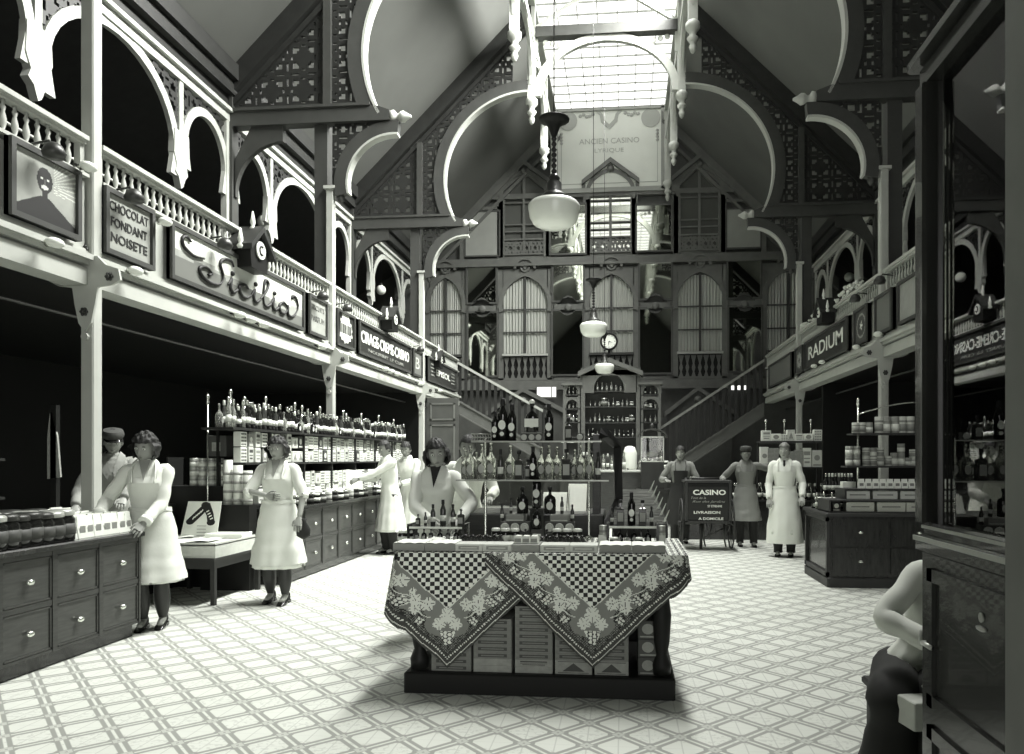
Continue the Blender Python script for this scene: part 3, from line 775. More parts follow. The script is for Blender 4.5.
p = at(554, 228, Y=7.1); lamp((p.x, 7.1, p.z), 'white opal glass pendant lamp, largest and nearest of the three over the hall')
p = at(593.5, 337, Y=13.5); lamp((p.x, 13.5, p.z), 'white opal glass pendant lamp, middle one of the three')
p = at(604.5, 374, Y=19.1); lamp((p.x, 19.1, p.z), 'white opal glass pendant lamp, farthest one below the clock')
for x, y, X, lb in ((264, 222, -7.3, 'small round lamp in the dark behind the left gallery arcade'), (381, 290, -6.95, 'small dim round lamp behind the far left gallery arcade'), (849, 277, 6.7, 'small round lamp behind the right gallery arcade')):
    p = at(x, y, X=X); t = empty('globe_lamp', p, label=lb, cat='lamp')
    MB().ball((0, 0, 0), .14, 0, 16, 10).build('globe', M_opal, t)
    MB().tube([(0, 0, .13), (0, 0, 7.82 - (abs(p.x-XC)-HP)*.54 - p.z)], .012, 6).lathe([(.06, .12), (.05, .18)], 10).build('stem', M_dark, t)

def round_clock(loc, r, label, hands=True):
    t = empty('wall_clock', loc, label=label, cat='clock')
    Mk = lambda x, y, z: (x, -z, y)
    MB().lathe([(r*1.28, -.05), (r*1.28, .03), (r*1.18, .07), (r*1.02, .05), (r, .03)], 32, M=Mk).build('case', M_vdark, t)
    MB().lathe([(r, .0), (r, .035)], 32, M=Mk).build('dial', M_paper, t)
    h = MB()
    for i in range(12):
        a = i*PI/6; l = .16 if i % 3 == 0 else .1
        h.prism([(r*(.92-l)*math.sin(a)-.008*math.cos(a), r*(.92-l)*math.cos(a)+.008*math.sin(a)), (r*.92*math.sin(a)-.008*math.cos(a), r*.92*math.cos(a)+.008*math.sin(a)), (r*.92*math.sin(a)+.008*math.cos(a), r*.92*math.cos(a)-.008*math.sin(a)), (r*(.92-l)*math.sin(a)+.008*math.cos(a), r*(.92-l)*math.cos(a)-.008*math.sin(a))], lambda u, w, d: (u, -d, w), .036, .04)
    h.build('numerals', M_ink, t)
    for a, l, nm in ((2.0, .55, 'hour_hand'), (3.3, .8, 'minute_hand')):
        MB().prism([(-.012*math.cos(a), .012*math.sin(a)), (r*l*math.sin(a), r*l*math.cos(a)), (.012*math.cos(a), -.012*math.sin(a))], lambda u, w, d: (u, -d, w), .042, .05).build(nm, M_ink, t)
    return t

# ================================================================ BAR BACK (tall arched shelving at the far end)
YBAR = 20.9
bx = lambda x, y: at(x, y, Y=YBAR)
o = bx(611, 500); xc_ = o.x
t = empty('back_bar', (xc_, YBAR, 0), label='tall timber bar back with gabled centre and arched shelf niches at the far end', cat='bar')
def L_(x, y): p = bx(x, y); return (p.x - xc_, p.z)
MB_ = lambda u, w, d: (u, -d, w)
f = MB()
zc0 = L_(611, 440)[1]
# centre
cxl, cxr = L_(580, 400)[0], L_(641, 400)[0]; xm = L_(609, 400)[0]
shy = [391, 406.5, 422.5, 437]
zz = [L_(604, y)[1] for y in shy]
f.box(cxl, cxr, .34, .4, 0, L_(604, 366)[1], 1)                     # back board
def post(x0, x1, y, z0=0, w=None):
    a, b = L_(x0, 420)[0], L_(x1, 420)[0]; f.box(a, b, 0, .4, z0, L_(604, y)[1])
post(580, 585, 374); post(636, 641, 374)
A = arc(xm+ .0, L_(604, 389)[1], (L_(624, 390)[0]-L_(594, 390)[0])/2, 180, 0, 16, L_(604, 373)[1]-L_(604, 389)[1])
top = [(u, L_(604, 370)[1]) for u, _ in A]
f.strip(A, top, MB_, -.4, 0)
f.box(L_(585, 390)[0], L_(594, 390)[0], 0, .4, zz[0]-.05, L_(604, 370)[1]); f.box(L_(624, 390)[0], L_(637, 390)[0], 0, .4, zz[0]-.05, L_(604, 370)[1])
g0, g1, ga = L_(578, 375)[0], L_(643, 375)[0], L_(609, 358)
gz = L_(578, 372)[1]
f.prism([(g0+.1, gz-.1), (g1-.1, gz-.1), (ga[0], ga[1]-.1)], MB_, -.3, .0)
f.strip([(g0, gz), (ga[0], ga[1]), (g1, gz)], [(g0, gz-.14), (ga[0], ga[1]-.13), (g1, gz-.14)], MB_, -.4, .12)
f.prism([(g0+.05, L_(604, 373)[1]), (g1-.05, L_(604, 373)[1]), (g1-.05, gz), (ga[0], ga[1]-.05), (g0+.05, gz)], MB_, -.36, -.3)
# wings
for w0, w1 in ((563, 581), (640, 661)):
    a, b = L_(w0, 420)[0], L_(w1, 420)[0]
    f.box(a, b, .3, .36, 0, L_(600, 384)[1], 1); f.box(a, a+.09, 0, .36, 0, L_(600, 385)[1]); f.box(b-.09, b, 0, .36, 0, L_(600, 385)[1])
    c, r = (a+b)/2, (b-a)/2-.09
    for ya in (394, 408):
        A = arc(c, L_(600, ya-1.5)[1], r, 180, 0, 12, .2); f.strip(A, [(u, L_(600, ya-1.5)[1]+.27) for u, _ in A], MB_, -.05, 0)
    f.box(a-.05, b+.05, -.06, .38, L_(600, 385)[1], L_(600, 382.5)[1])
f.box(L_(563, 430)[0], L_(661, 430)[0], -.02, .42, 0, L_(600, 455)[1], 1)
f.build('carcass', [M_facade, M_facade2], t)
for y_, x0, x1 in [(391, 594, 624), (406.5, 585, 636), (422.5, 585, 636), (437, 585, 636)] + [(y_, a, b) for y_ in (394.5, 408.5, 422, 437) for a, b in ((565, 580), (641, 659))]:
    a, b = L_(x0, y_), L_(x1, y_); MB().box(a[0], b[0], -.0, .33, a[1]-.03, a[1]).build('shelf', M_mid, t)
bar_shelves = [(y_, x0, x1) for y_, x0, x1 in [(391, 595, 623), (406.5, 588, 634), (422.5, 588, 634), (437, 586, 635), (394.5, 567, 579), (408.5, 567, 579), (422, 567, 579), (394.5, 643, 658), (408.5, 643, 658), (422, 643, 658)]]
p = at(609, 341.5, Y=20.8); round_clock((p.x, 20.8, p.z), .195, 'round dark rimmed clock over the gable of the bar back')
MB().lathe([(.06, 0), (.03, .05), (.03, .2)], 8).build('post', M_vdark, bpy.data.objects['wall_clock'], loc=(0, .02, -.42))

# ================================================================ SIGNS ON THE PARAPETS
ZS0, ZS1 = 3.36, 3.97
def sign(s, x0, x1, label, bg, name='advertising_sign', fr=None, z0=ZS0, z1=ZS1, fwid=.045):
    xg = XC + s*(HC - .055)
    ya, yb = at(x0, 300, X=xg).y, at(x1, 300, X=xg).y
    W, H = abs(yb-ya), z1-z0
    t = empty(name, (xg, (ya+yb)/2, z0), rz=-s*PI/2, label=label, cat='sign')
    MB().box(-W/2, W/2, -.02, .02, 0, H).build('board', bg, t)
    m = MB(); k = fwid
    for a, b, c, d in ((-W/2, W/2, 0, k), (-W/2, W/2, H-k, H), (-W/2, -W/2+k, k, H-k), (W/2-k, W/2, k, H-k)): m.box(a, b, -.05, .02, c, d)
    m.build('frame', fr or M_mid, t)
    return t, W-2*k, H-2*k, k
M_sgrey = mat('sign_grey', .33, .4, noise=.1, scale=9); M_spale = mat('sign_pale', .62, .35, noise=.05); M_sdark = mat('sign_dark', .03, .35)
M_smid = mat('sign_mid', .16, .4); M_letter = mat('letter_white', .85, .4)
def patch(t, W, H, k, fn, mats, n=60, name='picture', d=.022):
    nv = max(6, int(n*H/W)) 
    MB().grid(lambda u, v: (-W/2+u*W, -d, k+v*H), n, nv, mf=lambda u, v: fn(u, v), smooth=False).build(name, mats, t)
t, W, H, k = sign(-1, 6, 77, 'framed sign with a dark head portrait on grey, nearest on the left gallery', M_sgrey)
def face_(u, v):
    x, y = (u-.48)*1.5, (v-.5)
    if (x/.19)**2 + ((y-.16)/.2)**2 < 1:
        if abs(y-.18) < .02 and abs(abs(x)-.07) < .03: return 2
        if (x/.09)**2 + ((y-.05)/.035)**2 < 1: return 2
        if abs(x) < .015 and .08 < y < .18: return 3
        return 1
    if abs(x) < .07 and -.16 < y < .1: return 1
    if y < -.1 and abs(x) < .1 + (-.1-y)*2.2: return 1
    if x > .22 and y > 0 and int((math.atan2(y-.1, x)+7)*30) % 3 == 0: return 2
    if y < -.34: return 3
    return 0
patch(t, W, H, k, face_, [M_sgrey, M_ink, M_spale, M_smid], 80, 'portrait')
t, W, H, k = sign(-1, 101.5, 151, 'framed grey sign reading CHOCOLAT FONDANT NOISETE on the left gallery', M_sgrey)
for i, (s_, ww) in enumerate((('CHOCOLAT', .9), ('FONDANT', .84), ('NOISETE', .84))): text(s_, W*ww, H*.17, M_ink, t, 0, -.022, k+H*(.8-.28*i), bold=.012)
t, W, H, k = sign(-1, 168, 302, 'long framed sign reading Sicilia in flowing script on the left gallery', M_spale)
patch(t, W, H, k, lambda u, v: 1 if v < .38+.06*math.sin(u*5)+.05*math.sin(u*13) - .2*max(0, u-.7) else (2 if v < .5+.06*math.sin(u*6+1) - .2*max(0, u-.7) else 0), [M_spale, M_smid, M_sgrey], 90, 'landscape')
def crom(P, n=6):
    P = [P[0]] + P + [P[-1]]; out = []
    for i in range(1, len(P)-2):
        for j in range(n):
            s = j/n
            out.append(tuple(.5*((2*P[i][a]) + (-P[i-1][a]+P[i+1][a])*s + (2*P[i-1][a]-5*P[i][a]+4*P[i+1][a]-P[i+2][a])*s*s + (-P[i-1][a]+3*P[i][a]-3*P[i+1][a]+P[i+2][a])*s**3) for a in range(len(P[0]))))
    return out + [tuple(P[-1])]
i_ = [(0, .55), (.3, 1.35), (.2, .4), (.42, .03), (.75, .5)]
strk = [[(.75, 3.1), (.45, 3.35), (.2, 3.0), (.3, 2.3), (.9, 1.9), (1.6, 2.1)],
        [(3.75, 2.7), (3.55, 3.15), (3.0, 3.0), (2.72, 2.3), (2.95, 1.3), (2.75, .35), (2.1, 0), (1.45, .35), (1.3, 1.0), (1.75, 1.35), (2.15, 1.0), (1.9, .7)],
        [(3.3+x, y) for x, y in i_], [(4.95, 1.1), (4.65, 1.38), (4.2, .9), (4.35, .15), (4.75, .03), (5.2, .55)],
        [(5.2+x, y) for x, y in i_], [(5.95, .5), (6.5, 1.7), (6.72, 2.7), (6.45, 2.95), (6.3, 2.0), (6.3, .4), (6.55, .03), (6.95, .5)],
        [(6.95+x, y) for x, y in i_], [(8.6, 1.15), (8.2, 1.38), (7.8, .8), (7.9, .1), (8.3, .1), (8.62, .7), (8.68, 1.3), (8.65, .35), (8.9, .03), (9.35, .4), (9.75, 1.5), (9.6, 2.5), (9.2, 2.7), (9.1, 2.3)]]
g = MB()
def SP(p): return (-W/2 + W*(.03 + p[0]*.094), -.035, k + H*(.15 + p[1]*.225))
for st_ in strk: 
    q = crom([SP(p) for p in st_], 5); g.tube(q, [.011 + .010*abs(math.sin(i*.13)) for i in range(len(q))], 6)
for x in (3.65, 5.55, 7.3): g.ball(SP((x, 1.95)), .03, 0, 8, 6)
g.build('lettering', M_ink, t)
t, W, H, k = sign(-1, 307, 325.5, 'small grey framed sign with lines of lettering left of the second column', M_sgrey)
text('BISCUITS', W*.8, H*.15, M_smid, t, 0, -.022, k+H*.75); text('PARFUM', W*.8, H*.17, M_smid, t, 0, -.022, k+H*.42)
t, W, H, k = sign(-1, 335.5, 353, 'small framed sign with a white emblem in a dark burst right of the second column', M_sdark)
def emb(u, v):
    x, y = (u-.5)*2, (v-.5)*2; r = math.hypot(x*1.0, y)
    if y > .62 and abs(x) < .5: return 1
    if abs(y-.05) < .28 and abs(x) < .8: return 0 if int((x+2)*9) % 2 else 2
    return 1 if r < .82 + .08*math.sin(14*math.atan2(y, x)) else 0
patch(t, W, H, k, emb, [M_sdark, M_letter, M_sgrey], 30, 'emblem')
t, W, H, k = sign(-1, 357.5, 409.5, 'long dark framed sign reading CIRAGE-CREME-CASINO in white capitals', M_sdark)
text('CIRAGE-CREME-CASINO', W*.95, H*.42, M_letter, t, 0, -.022, k+H*.56, bold=.02)
text('NOURRIT LE CUIR', W*.7, H*.12, M_sgrey, t, 0, -.022, k+H*.16)
t, W, H, k = sign(-1, 412, 421, 'narrow dark framed sign left of the third column', M_smid)
text('B', W*.5, H*.5, M_spale, t, 0, -.022, k+H*.5)
t, W, H, k = sign(-1, 427, 456, 'dark framed sign with short bold white word at the far end of the left gallery', M_sdark)
text('EPISOL', W*.5, H*.3, M_letter, t, 0, -.022, k+H*.5, bold=.02)
m = MB()
for i in range(4):
    for s_ in (-1, 1): m.box(s_*W*.42, s_*W*.3, -.026, -.02, k+H*(.25+.17*i), k+H*(.3+.17*i))
m.build('side_lines', M_sgrey, t)
# right gallery
M_rs = mat('sign_dull', .06, .5)
t, W, H, k = sign(1, 806, 849.5, 'long dark framed sign reading RADIUM in pale capitals on the right gallery', M_sdark)
text('RADIUM', W*.82, H*.52, M_letter, t, 0, -.022, k+H*.55, bold=.01)
t, W, H, k = sign(1, 856, 869, 'small framed sign with a pale star emblem left of the second right column', M_rs)
patch(t, W, H, k, lambda u, v: 1 if math.hypot(u-.5, (v-.5)*1.0) < .09+.06*math.cos(5*math.atan2(v-.5, u-.5)) else (2 if abs(math.hypot(u-.5, v-.5)-.36) < .03 else 0), [M_rs, M_letter, M_sgrey], 30, 'emblem')
sign(1, 877, 894, 'plain dull framed panel right of the second right column', M_smid)
sign(1, 900, 940, 'long dull framed panel half behind the tall glazed case', M_sgrey)
t, W, H, k = sign(1, 796.5, 804, 'small dark framed sign right of the third right column', M_rs)
patch(t, W, H, k, lambda u, v: 1 if abs(math.hypot(u-.5, v-.5)-.22) < .1 else 0, [M_rs, M_sgrey], 16, 'emblem')
sign(1, 770, 792.5, 'dull framed panel at the far end of the right gallery', M_smid)

# little hooded reflectors over the signs and shell lamps under them
def hood(s, x, y, label):
    xg = XC + s*(HC-.16); p = at(x, y, X=xg)
    t = empty('sign_reflector', p, rz=-s*PI/2, label=label, cat='reflector', group='dark reflectors above the signs')
    MB().lathe([(.02, 0), (.075, .01), (.09, .05), (.06, .11), (.03, .13)], 12, (0, -.06, -.05)).build('hood', M_iron, t)
    MB().tube([(0, -.05, .06), (0, -.02, .1), (0, .13, .08)], .01, 6).build('arm', M_iron, t)
for s, x, y, l in ((-1, 47, 153, 'over the portrait sign'), (-1, 128, 198, 'over the CHOCOLAT sign'), (-1, 220, 245, 'over the left end of the Sicilia sign'), (-1, 319, 297, 'left of the second column'), (-1, 344, 309, 'right of the second column'), (-1, 418, 350, 'near the third column'),
                (1, 859, 299, 'beside the RADIUM sign'), (1, 884, 281, 'right of the second right column')):
    hood(s, x, y, 'small dark hooded reflector %s' % l)
def shell(s, x, y, label):
    xg = XC + s*(HC-.1); p = at(x, y, X=xg)
    t = empty('shell_lamp', p, rz=-s*PI/2, label=label, cat='lamp', group='white shell lamps under the signs')
    MB().ball((0, -.08, 0), .075, 0, 12, 8, (1.1, .8, .55)).build('shade', M_white, t)
    MB().lathe([(.03, 0), (.03, .06)], 8, M=lambda x, y, z: (x, -z, y)).build('socket', M_brass, t)
    MB().tube([(0, -.02, 0), (0, .06, .03)], .014, 6).build('arm', M_iron, t)
for s, x, y, l in ((-1, 46, 243, 'under the portrait sign'), (-1, 128, 271, 'under the CHOCOLAT sign'), (-1, 234, 315, 'under the Sicilia sign, left of three'), (-1, 246, 320, 'under the Sicilia sign, middle of three'), (-1, 259, 325, 'under the Sicilia sign, right of three'),
                (-1, 318, 347, 'left of the second column'), (-1, 343, 355, 'right of the second column'), (-1, 382, 369, 'under the CIRAGE sign, left of three'), (-1, 388, 371.5, 'under the CIRAGE sign, middle of three'), (-1, 394, 374, 'under the CIRAGE sign, right of three'), (-1, 418, 384, 'near the third column'), (-1, 437, 391, 'under the last left sign'), (-1, 80, 167, 'at the side of the portrait sign'), (-1, 158, 222, 'between the CHOCOLAT and Sicilia signs'),
                (1, 818, 366, 'under the RADIUM sign, left of two'), (1, 826, 362, 'under the RADIUM sign, right of two'), (1, 861, 347, 'under the star sign'), (1, 883, 334, 'right of the second right column')):
    shell(s, x, y, 'small white shell lamp %s' % l)

# ornaments standing on the parapet: little dark gabled clock cases
def shrine(s, x, y, label, kk=1.0):
    xg = XC + s*(HC-.12); p = at(x, y, X=xg)
    t = empty('ornamental_clock', p, rz=-s*PI/2, label=label, cat='clock')
    MQ = lambda u, w, d: (u*kk, -d*kk, w*kk)
    MB().prism([(-.2, 0), (.2, 0), (.24, .3), (0, .5), (-.24, .3)], MQ, -.12, .14).build('case', M_vdark, t)
    MB().strip([(-.31, .26), (0, .56), (.31, .26)], [(-.31, .19), (0, .48), (.31, .19)], MQ, -.15, .2).build('roof', M_dark, t)
    MB().lathe([(.11, 0), (.11, .02)], 20, M=lambda x, y, z: (x*kk, (-.145-z)*kk, (.25+y)*kk)).build('dial', M_white, t)
    g = MB()
    q = [(.05*math.cos(a), -.17, .25+.055*math.sin(a)) for a in [PI*.3+i*PI*1.4/8 for i in range(9)]]
    g.tube([(a*kk, b*kk, c*kk) for a, b, c in q], .012*kk, 6); g.build('letter_mark', M_ink, t)
    for u in (-.3, 0, .3):
        MB().lathe([(.03*kk, 0), (.045*kk, .03*kk), (.02*kk, .07*kk), (.035*kk, .1*kk), (.03*kk, .14*kk), (.008*kk, .25*kk)], 8, (u*kk, -.05*kk, (.5 if u == 0 else .2)*kk)).build('finial', M_white, t)
    return t
shrine(-1, 249, 271, 'dark gabled clock case with round white dial above the Sicilia sign')
shrine(-1, 389, 331, 'dark ornamental case above the CIRAGE sign', .9)
shrine(-1, 437, 368, 'dark ornamental case at the end of the left gallery', .8)
shrine(1, 826, 324, 'dark ornamental case on the right gallery above the RADIUM sign', .9)
t = empty('shelf_bracket', (0, 0, 0)); bpy.data.objects.remove(t)
# bunches of white paper flowers on the right gallery rail
for x, y, r_, lb in ((850, 300, .34, 'large'), (818, 312, .2, 'smaller'), (806.5, 324, .11, 'tiny far')):
    p = at(x, y, X=XC+HC+.1); t = empty('flower_bunch', (p.x, p.y, 4.33), label='%s bunch of white flowers on the right gallery rail' % lb, cat='flowers')
    m = MB()
    for i in range(70):
        a = R.random()*2*PI; q = R.random()**.5
        m.ball((R.uniform(-.12, .12), r_*1.9*q*math.cos(a), .06+r_*.55*abs(math.sin(a))*q + R.uniform(0, .06)), R.uniform(.02, .045), 0, 6, 4)
    m.build('blossoms', M_white, t)
# ================================================================ GOODS
M_label = mat('paper_label', .72, .6); M_lab2 = mat('tan_label', .38, .6); M_clear = mat('clear_liqueur_glass', .6, .04, trans=.9, ior=1.3)
M_tin = mat('tin_plate', .45, .3, metal=.3); M_box1 = mat('pale_carton', .72, .65); M_box2 = mat('grey_carton', .27, .7); M_box3 = mat('dark_carton', .06, .6)
def wine(gm=M_dglass, lm=M_label, cm=M_foil, r=.125, neck=.042, sh=.6):
    return [('glass', MB().lathe([(r*.9, 0), (r, .015), (r, sh), (r*.85, sh+.06), (neck*1.3, sh+.17), (neck, sh+.22), (neck, .93), (neck*1.25, .935), (neck*1.2, .97), (neck*.9, .975)], 12), gm),
            ('label', MB().lathe([(r*1.015, .19), (r*1.015, .41)], 12), lm), ('cap', MB().lathe([(neck*1.1, .82), (neck*1.35, .83), (neck*1.35, .985), (neck*1.1, 1.0)], 10), cm)]
def decanter(gm=M_clear, cm=M_clear, lm=M_lab2):
    return [('glass', MB().lathe([(.15, 0), (.16, .02), (.16, .5), (.13, .6), (.06, .68), (.045, .74), (.045, .82), (.07, .84)], 12), gm),
            ('label', MB().prism([(.09*math.cos(a), .3+.13*math.sin(a)) for a in [i*PI/8 for i in range(16)]], lambda u, w, d: (u, -.158-d, w), 0, .006), lm),
            ('stopper', MB().lathe([(.03, .84), (.05, .86), (.025, .88), (.055, .93), (.05, .97), (.01, 1.0)], 10), cm)]
def flask(gm=M_dglass, lm=M_label, cm=M_ink):
    return [('glass', MB().lathe([(.2, 0), (.22, .02), (.22, .52), (.18, .62), (.07, .7), (.055, .75), (.055, .9)], 14, sy=.7), gm),
            ('label', MB().prism([(.12*math.cos(a), .3+.15*math.sin(a)) for a in [i*PI/8 for i in range(16)]], lambda u, w, d: (u, -.15-d, w), 0, .012), lm),
            ('cap', MB().lathe([(.07, .88), (.085, .89), (.085, .99), (.06, 1.0)], 10), cm)]
def squareb(gm=M_gglass, lm=M_lab2, cm=M_ink):
    return [('glass', MB().lathe([(.2, 0), (.21, .02), (.21, .6), (.17, .66), (.05, .7), (.05, .88)], 4, rot=PI/4, smooth=False), gm),
            ('label', MB().box(-.11, .11, -.155, -.15, .15, .5), lm), ('cap', MB().lathe([(.06, .87), (.075, .88), (.075, .99), (.05, 1.0)], 8), cm)]
def jarp(gm=M_dglass, lm=M_white, lab=M_label):
    return [('glass', MB().lathe([(.36, 0), (.4, .04), (.4, .68), (.33, .76), (.33, .82)], 14), gm), ('label', MB().lathe([(.405, .2), (.405, .55)], 14), lab),
            ('lid', MB().lathe([(.36, .8), (.37, .82), (.37, .93), (.3, .99), (.05, 1.0)], 14), lm)]
def tinp(bm=M_tin, lm=M_label, r=.36):
    return [('tin', MB().lathe([(r*.98, 0), (r, .02), (r, .96), (r*.98, 1), (r*.9, .985)], 14), bm), ('label', MB().lathe([(r*1.01, .12), (r*1.01, .55)], 14), lm),
            ('band', MB().lathe([(r*1.01, .66), (r*1.01, .78)], 14), M_box2)]
def cardbox(w, d, h, bm, lm, style=0):
    p = [('carton', MB().bbox(-w/2, w/2, -d/2, d/2, 0, h, c=min(w, h)*.03), bm)]
    m = MB(); y0, y1 = -d/2-.0015, -d/2
    if style == 0:
        m.box(-w*.36, w*.36, y0, y1, h*.62, h*.82); m.box(-w*.3, w*.3, y0, y1, h*.2, h*.3); m.box(-w*.36, w*.36, y0, y1, h*.42, h*.48)
    elif style == 1:
        m.lathe([(w*.3, 0), (w*.3, .0015)], 14, M=lambda x, y, z: (x, y1 - z, h*.55 + y*min(1, h/w))); m.box(-w*.4, w*.4, y0, y1, h*.08, h*.16)
    elif style == 2:
        for i in range(3):
            for j in range(4): m.box(-w*.4+i*w*.28, -w*.4+i*w*.28+w*.2, y0, y1, h*(.08+.23*j), h*(.2+.23*j))
    elif style == 3:
        m.box(-w*.42, w*.42, y0, y1, h*.08, h*.12); m.box(-w*.42, w*.42, y0, y1, h*.88, h*.92); m.prism([(-w*.3, h*.2), (w*.3, h*.2), (0, h*.8)], lambda u, ww, dd: (u, y1-dd, ww), 0, .0015)
    elif style == 4:
        m.box(-w*.38, w*.38, y0, y1, h*.25, h*.75)
        m2 = MB().box(-w*.3, w*.3, y0-.001, y0, h*.42, h*.58); p.append(('print', m, lm)); p.append(('lettering_strip', m2, bm)); return p
    p.append(('print', m, lm)); return p
SETS = {}
def single(key, parts, name):
    """the whole item as one mesh with several materials"""
    mb = MB(); mats = []
    for _, m, mt in parts:
        if mt not in mats: mats.append(mt)
        k = mats.index(mt); b = len(mb.v); mb.v += m.v
        for f, s in zip(m.f, m.sm): mb.face([b+i for i in f], k, s)
    SETS[key] = (name, mb.mesh(name, mats))
def put(key, loc, h=1.0, rz=0.0, w=None, **props):
    name, me = SETS[key]
    o = bpy.data.objects.new(name, me); COL.objects.link(o); o.location = loc; o.rotation_euler.z = rz
    k = w or h; o.scale = (k, k, h)
    for a, v in props.items(): o[{'cat': 'category'}.get(a, a)] = v
    return o
PROT = {}
def fullp(key, parts, name): PROT[key] = (name, [(n, m.mesh(n, mt), mt) for n, m, mt in parts])
def putp(key, loc, h=1.0, rz=0.0, w=None, **props):
    name, parts = PROT[key]
    t = empty(name, loc, rz, **props); k = w or h; t.scale = (k, k, h)
    for n, me, mt in parts:
        o = bpy.data.objects.new(n, me); COL.objects.link(o); o.parent = t
    return t
single('wine', wine(), 'wine_bottle'); single('wine2', wine(M_gglass, M_lab2, M_ink), 'wine_bottle'); single('wine3', wine(M_dglass, M_white, M_white), 'wine_bottle')
single('slim', wine(M_pglass, M_label, M_foil, r=.09, neck=.035, sh=.55), 'liqueur_bottle'); single('slim2', wine(M_gglass, M_label, M_white, r=.095, neck=.035, sh=.62), 'liqueur_bottle')
single('dec', decanter(M_pglass, M_pglass), 'decanter'); single('flask', flask(), 'flask'); single('square', squareb(), 'square_bottle')
single('jar', jarp(), 'jar'); single('jar2', jarp(M_gglass, M_foil, M_box2), 'jar'); single('jar3', jarp(M_dglass, M_iron, M_box3), 'jar'); single('jar4', jarp(M_dglass, M_tin, M_box3), 'jar')
single('tin', tinp(), 'tin'); single('tin2', tinp(M_greyc, M_label), 'tin'); single('tin3', tinp(M_cream, M_box2), 'tin')
for i, (w_, h_, b_, l_, s_) in enumerate(((.12, .17, M_box1, M_box2, 0), (.14, .17, M_box1, M_box3, 2), (.1, .15, M_box2, M_label, 1), (.16, .14, M_box1, M_box2, 3), (.11, .18, M_cream, M_box3, 0), (.13, .16, M_box3, M_label, 1), (.15, .17, M_paper, M_box2, 2))):
    single('box%d' % i, cardbox(w_, .09, h_, b_, l_, s_), 'carton')
fullp('wine', wine(), 'wine_bottle'); fullp('liqueur', wine(M_gglass, M_label, M_ink, r=.1, neck=.04, sh=.6), 'liqueur_bottle'); fullp('flask', flask(), 'flask')
fullp('dec', decanter(), 'decanter'); fullp('square', squareb(), 'square_bottle'); fullp('jar', jarp(), 'jar'); fullp('tin', tinp(), 'tin')
def oval(gm=M_dglass):
    return [('glass', wine(gm, r=.12, sh=.62)[0][1], gm), ('label', MB().prism([(.085*math.cos(a), .38+.11*math.sin(a)) for a in [i*PI/8 for i in range(16)]], lambda u, w, d: (u, -.112-d, w), 0, .02), M_white),
            ('neck_label', MB().prism([(.05*math.cos(a), .17+.05*math.sin(a)) for a in [i*PI/6 for i in range(12)]], lambda u, w, d: (u, -.115-d, w), 0, .015), M_white), ('cap', wine()[2][1], M_ink)]
fullp('oval', oval(), 'liqueur_bottle')

# ================================================================ CENTRE TABLE
TZ = .87; TY0, TY1 = 4.50, 5.42; TXC = -.53; THW = .90
t = empty('display_table', (TXC, TY0, 0), label='dark wooden display table with low plinth shelf in the middle of the hall', cat='table')
m = MB().bbox(-THW, THW, 0, TY1-TY0, TZ-.04, TZ-.006, c=.004); m.build('tabletop', M_vdark, t)
for sx in (-1, 1):
    for y in (.08, TY1-TY0-.08):
        MB().lathe([(.055, .14), (.06, .2), (.035, .26), (.05, .34), (.06, .5), (.045, .62), (.06, .7), (.06, TZ-.04)], 12, (sx*(THW-.14), y, 0)).build('leg', M_vdark, t)
MB().bbox(-.84, .84, 0, TY1-TY0, 0, .13, c=.01).build('plinth', M_vdark, t)
# cartons stacked on the plinth, as seen under the cloths
M_cig = mat('grey_cigar_box', .2, .6, noise=.15, scale=30)
pj = lambda x, y: at(x, y, Y=TY0+.05)
def carton(x0, x1, y0, y1, style, bm, lm, label, grp=None):
    a, b = pj(x0, y1), pj(x1, y0); w, h = b.x-a.x-.004, b.z-a.z-.002
    parts = cardbox(w, .3, h, bm, lm, style)
    e = empty('carton', ((a.x+b.x)/2, TY0+.2, a.z), label=label, cat='box')
    if grp: e['group'] = grp
    for n, mm, mt in parts: mm.build(n, mt, e)
    return e
yr = [676.5, 669, 662.4, 655.6, 648.8, 642, 635, 628, 621, 614, 607, 600, 593]
base_z = .13
def stack(xa, xb, rows, styles, wh):
    for i in range(rows):
        st_ = styles[i] if i < len(styles) else (4, M_cig, M_box3)
        a, b = pj(xa, 660), pj(xb, 660); h = .0405; w = b.x-a.x-.006
        z = base_z + i*(h+.001)
        parts = cardbox(w, .3, h, st_[1], st_[2], st_[0])
        e = empty('carton', ((a.x+b.x)/2, TY0+.2, z), label='flat grey carton in the %s stack under the table, %s' % (wh, ('lowest', 'second from the bottom', 'third from the bottom', 'fourth from the bottom', 'fifth from the bottom', 'sixth from the bottom', 'seventh from the bottom', 'eighth from the bottom', 'ninth from the bottom', 'tenth from the bottom', 'topmost')[i]), cat='box', group='flat cartons stacked under the table')
        for n, mm, mt in parts: mm.build(n, mt, e)
pale = (0, M_greyc, M_box3); std = (4, M_cig, M_box3); pic = (3, M_greyc, M_box3)
stack(431, 471.5, 4, [std, std, std, std], 'leftmost')
stack(473, 512, 8, [(9, M_greyc, M_box3), (9, M_greyc, M_box3)], 'second')
stack(514.5, 553, 10, [(9, M_greyc, M_box3), pale], 'middle')
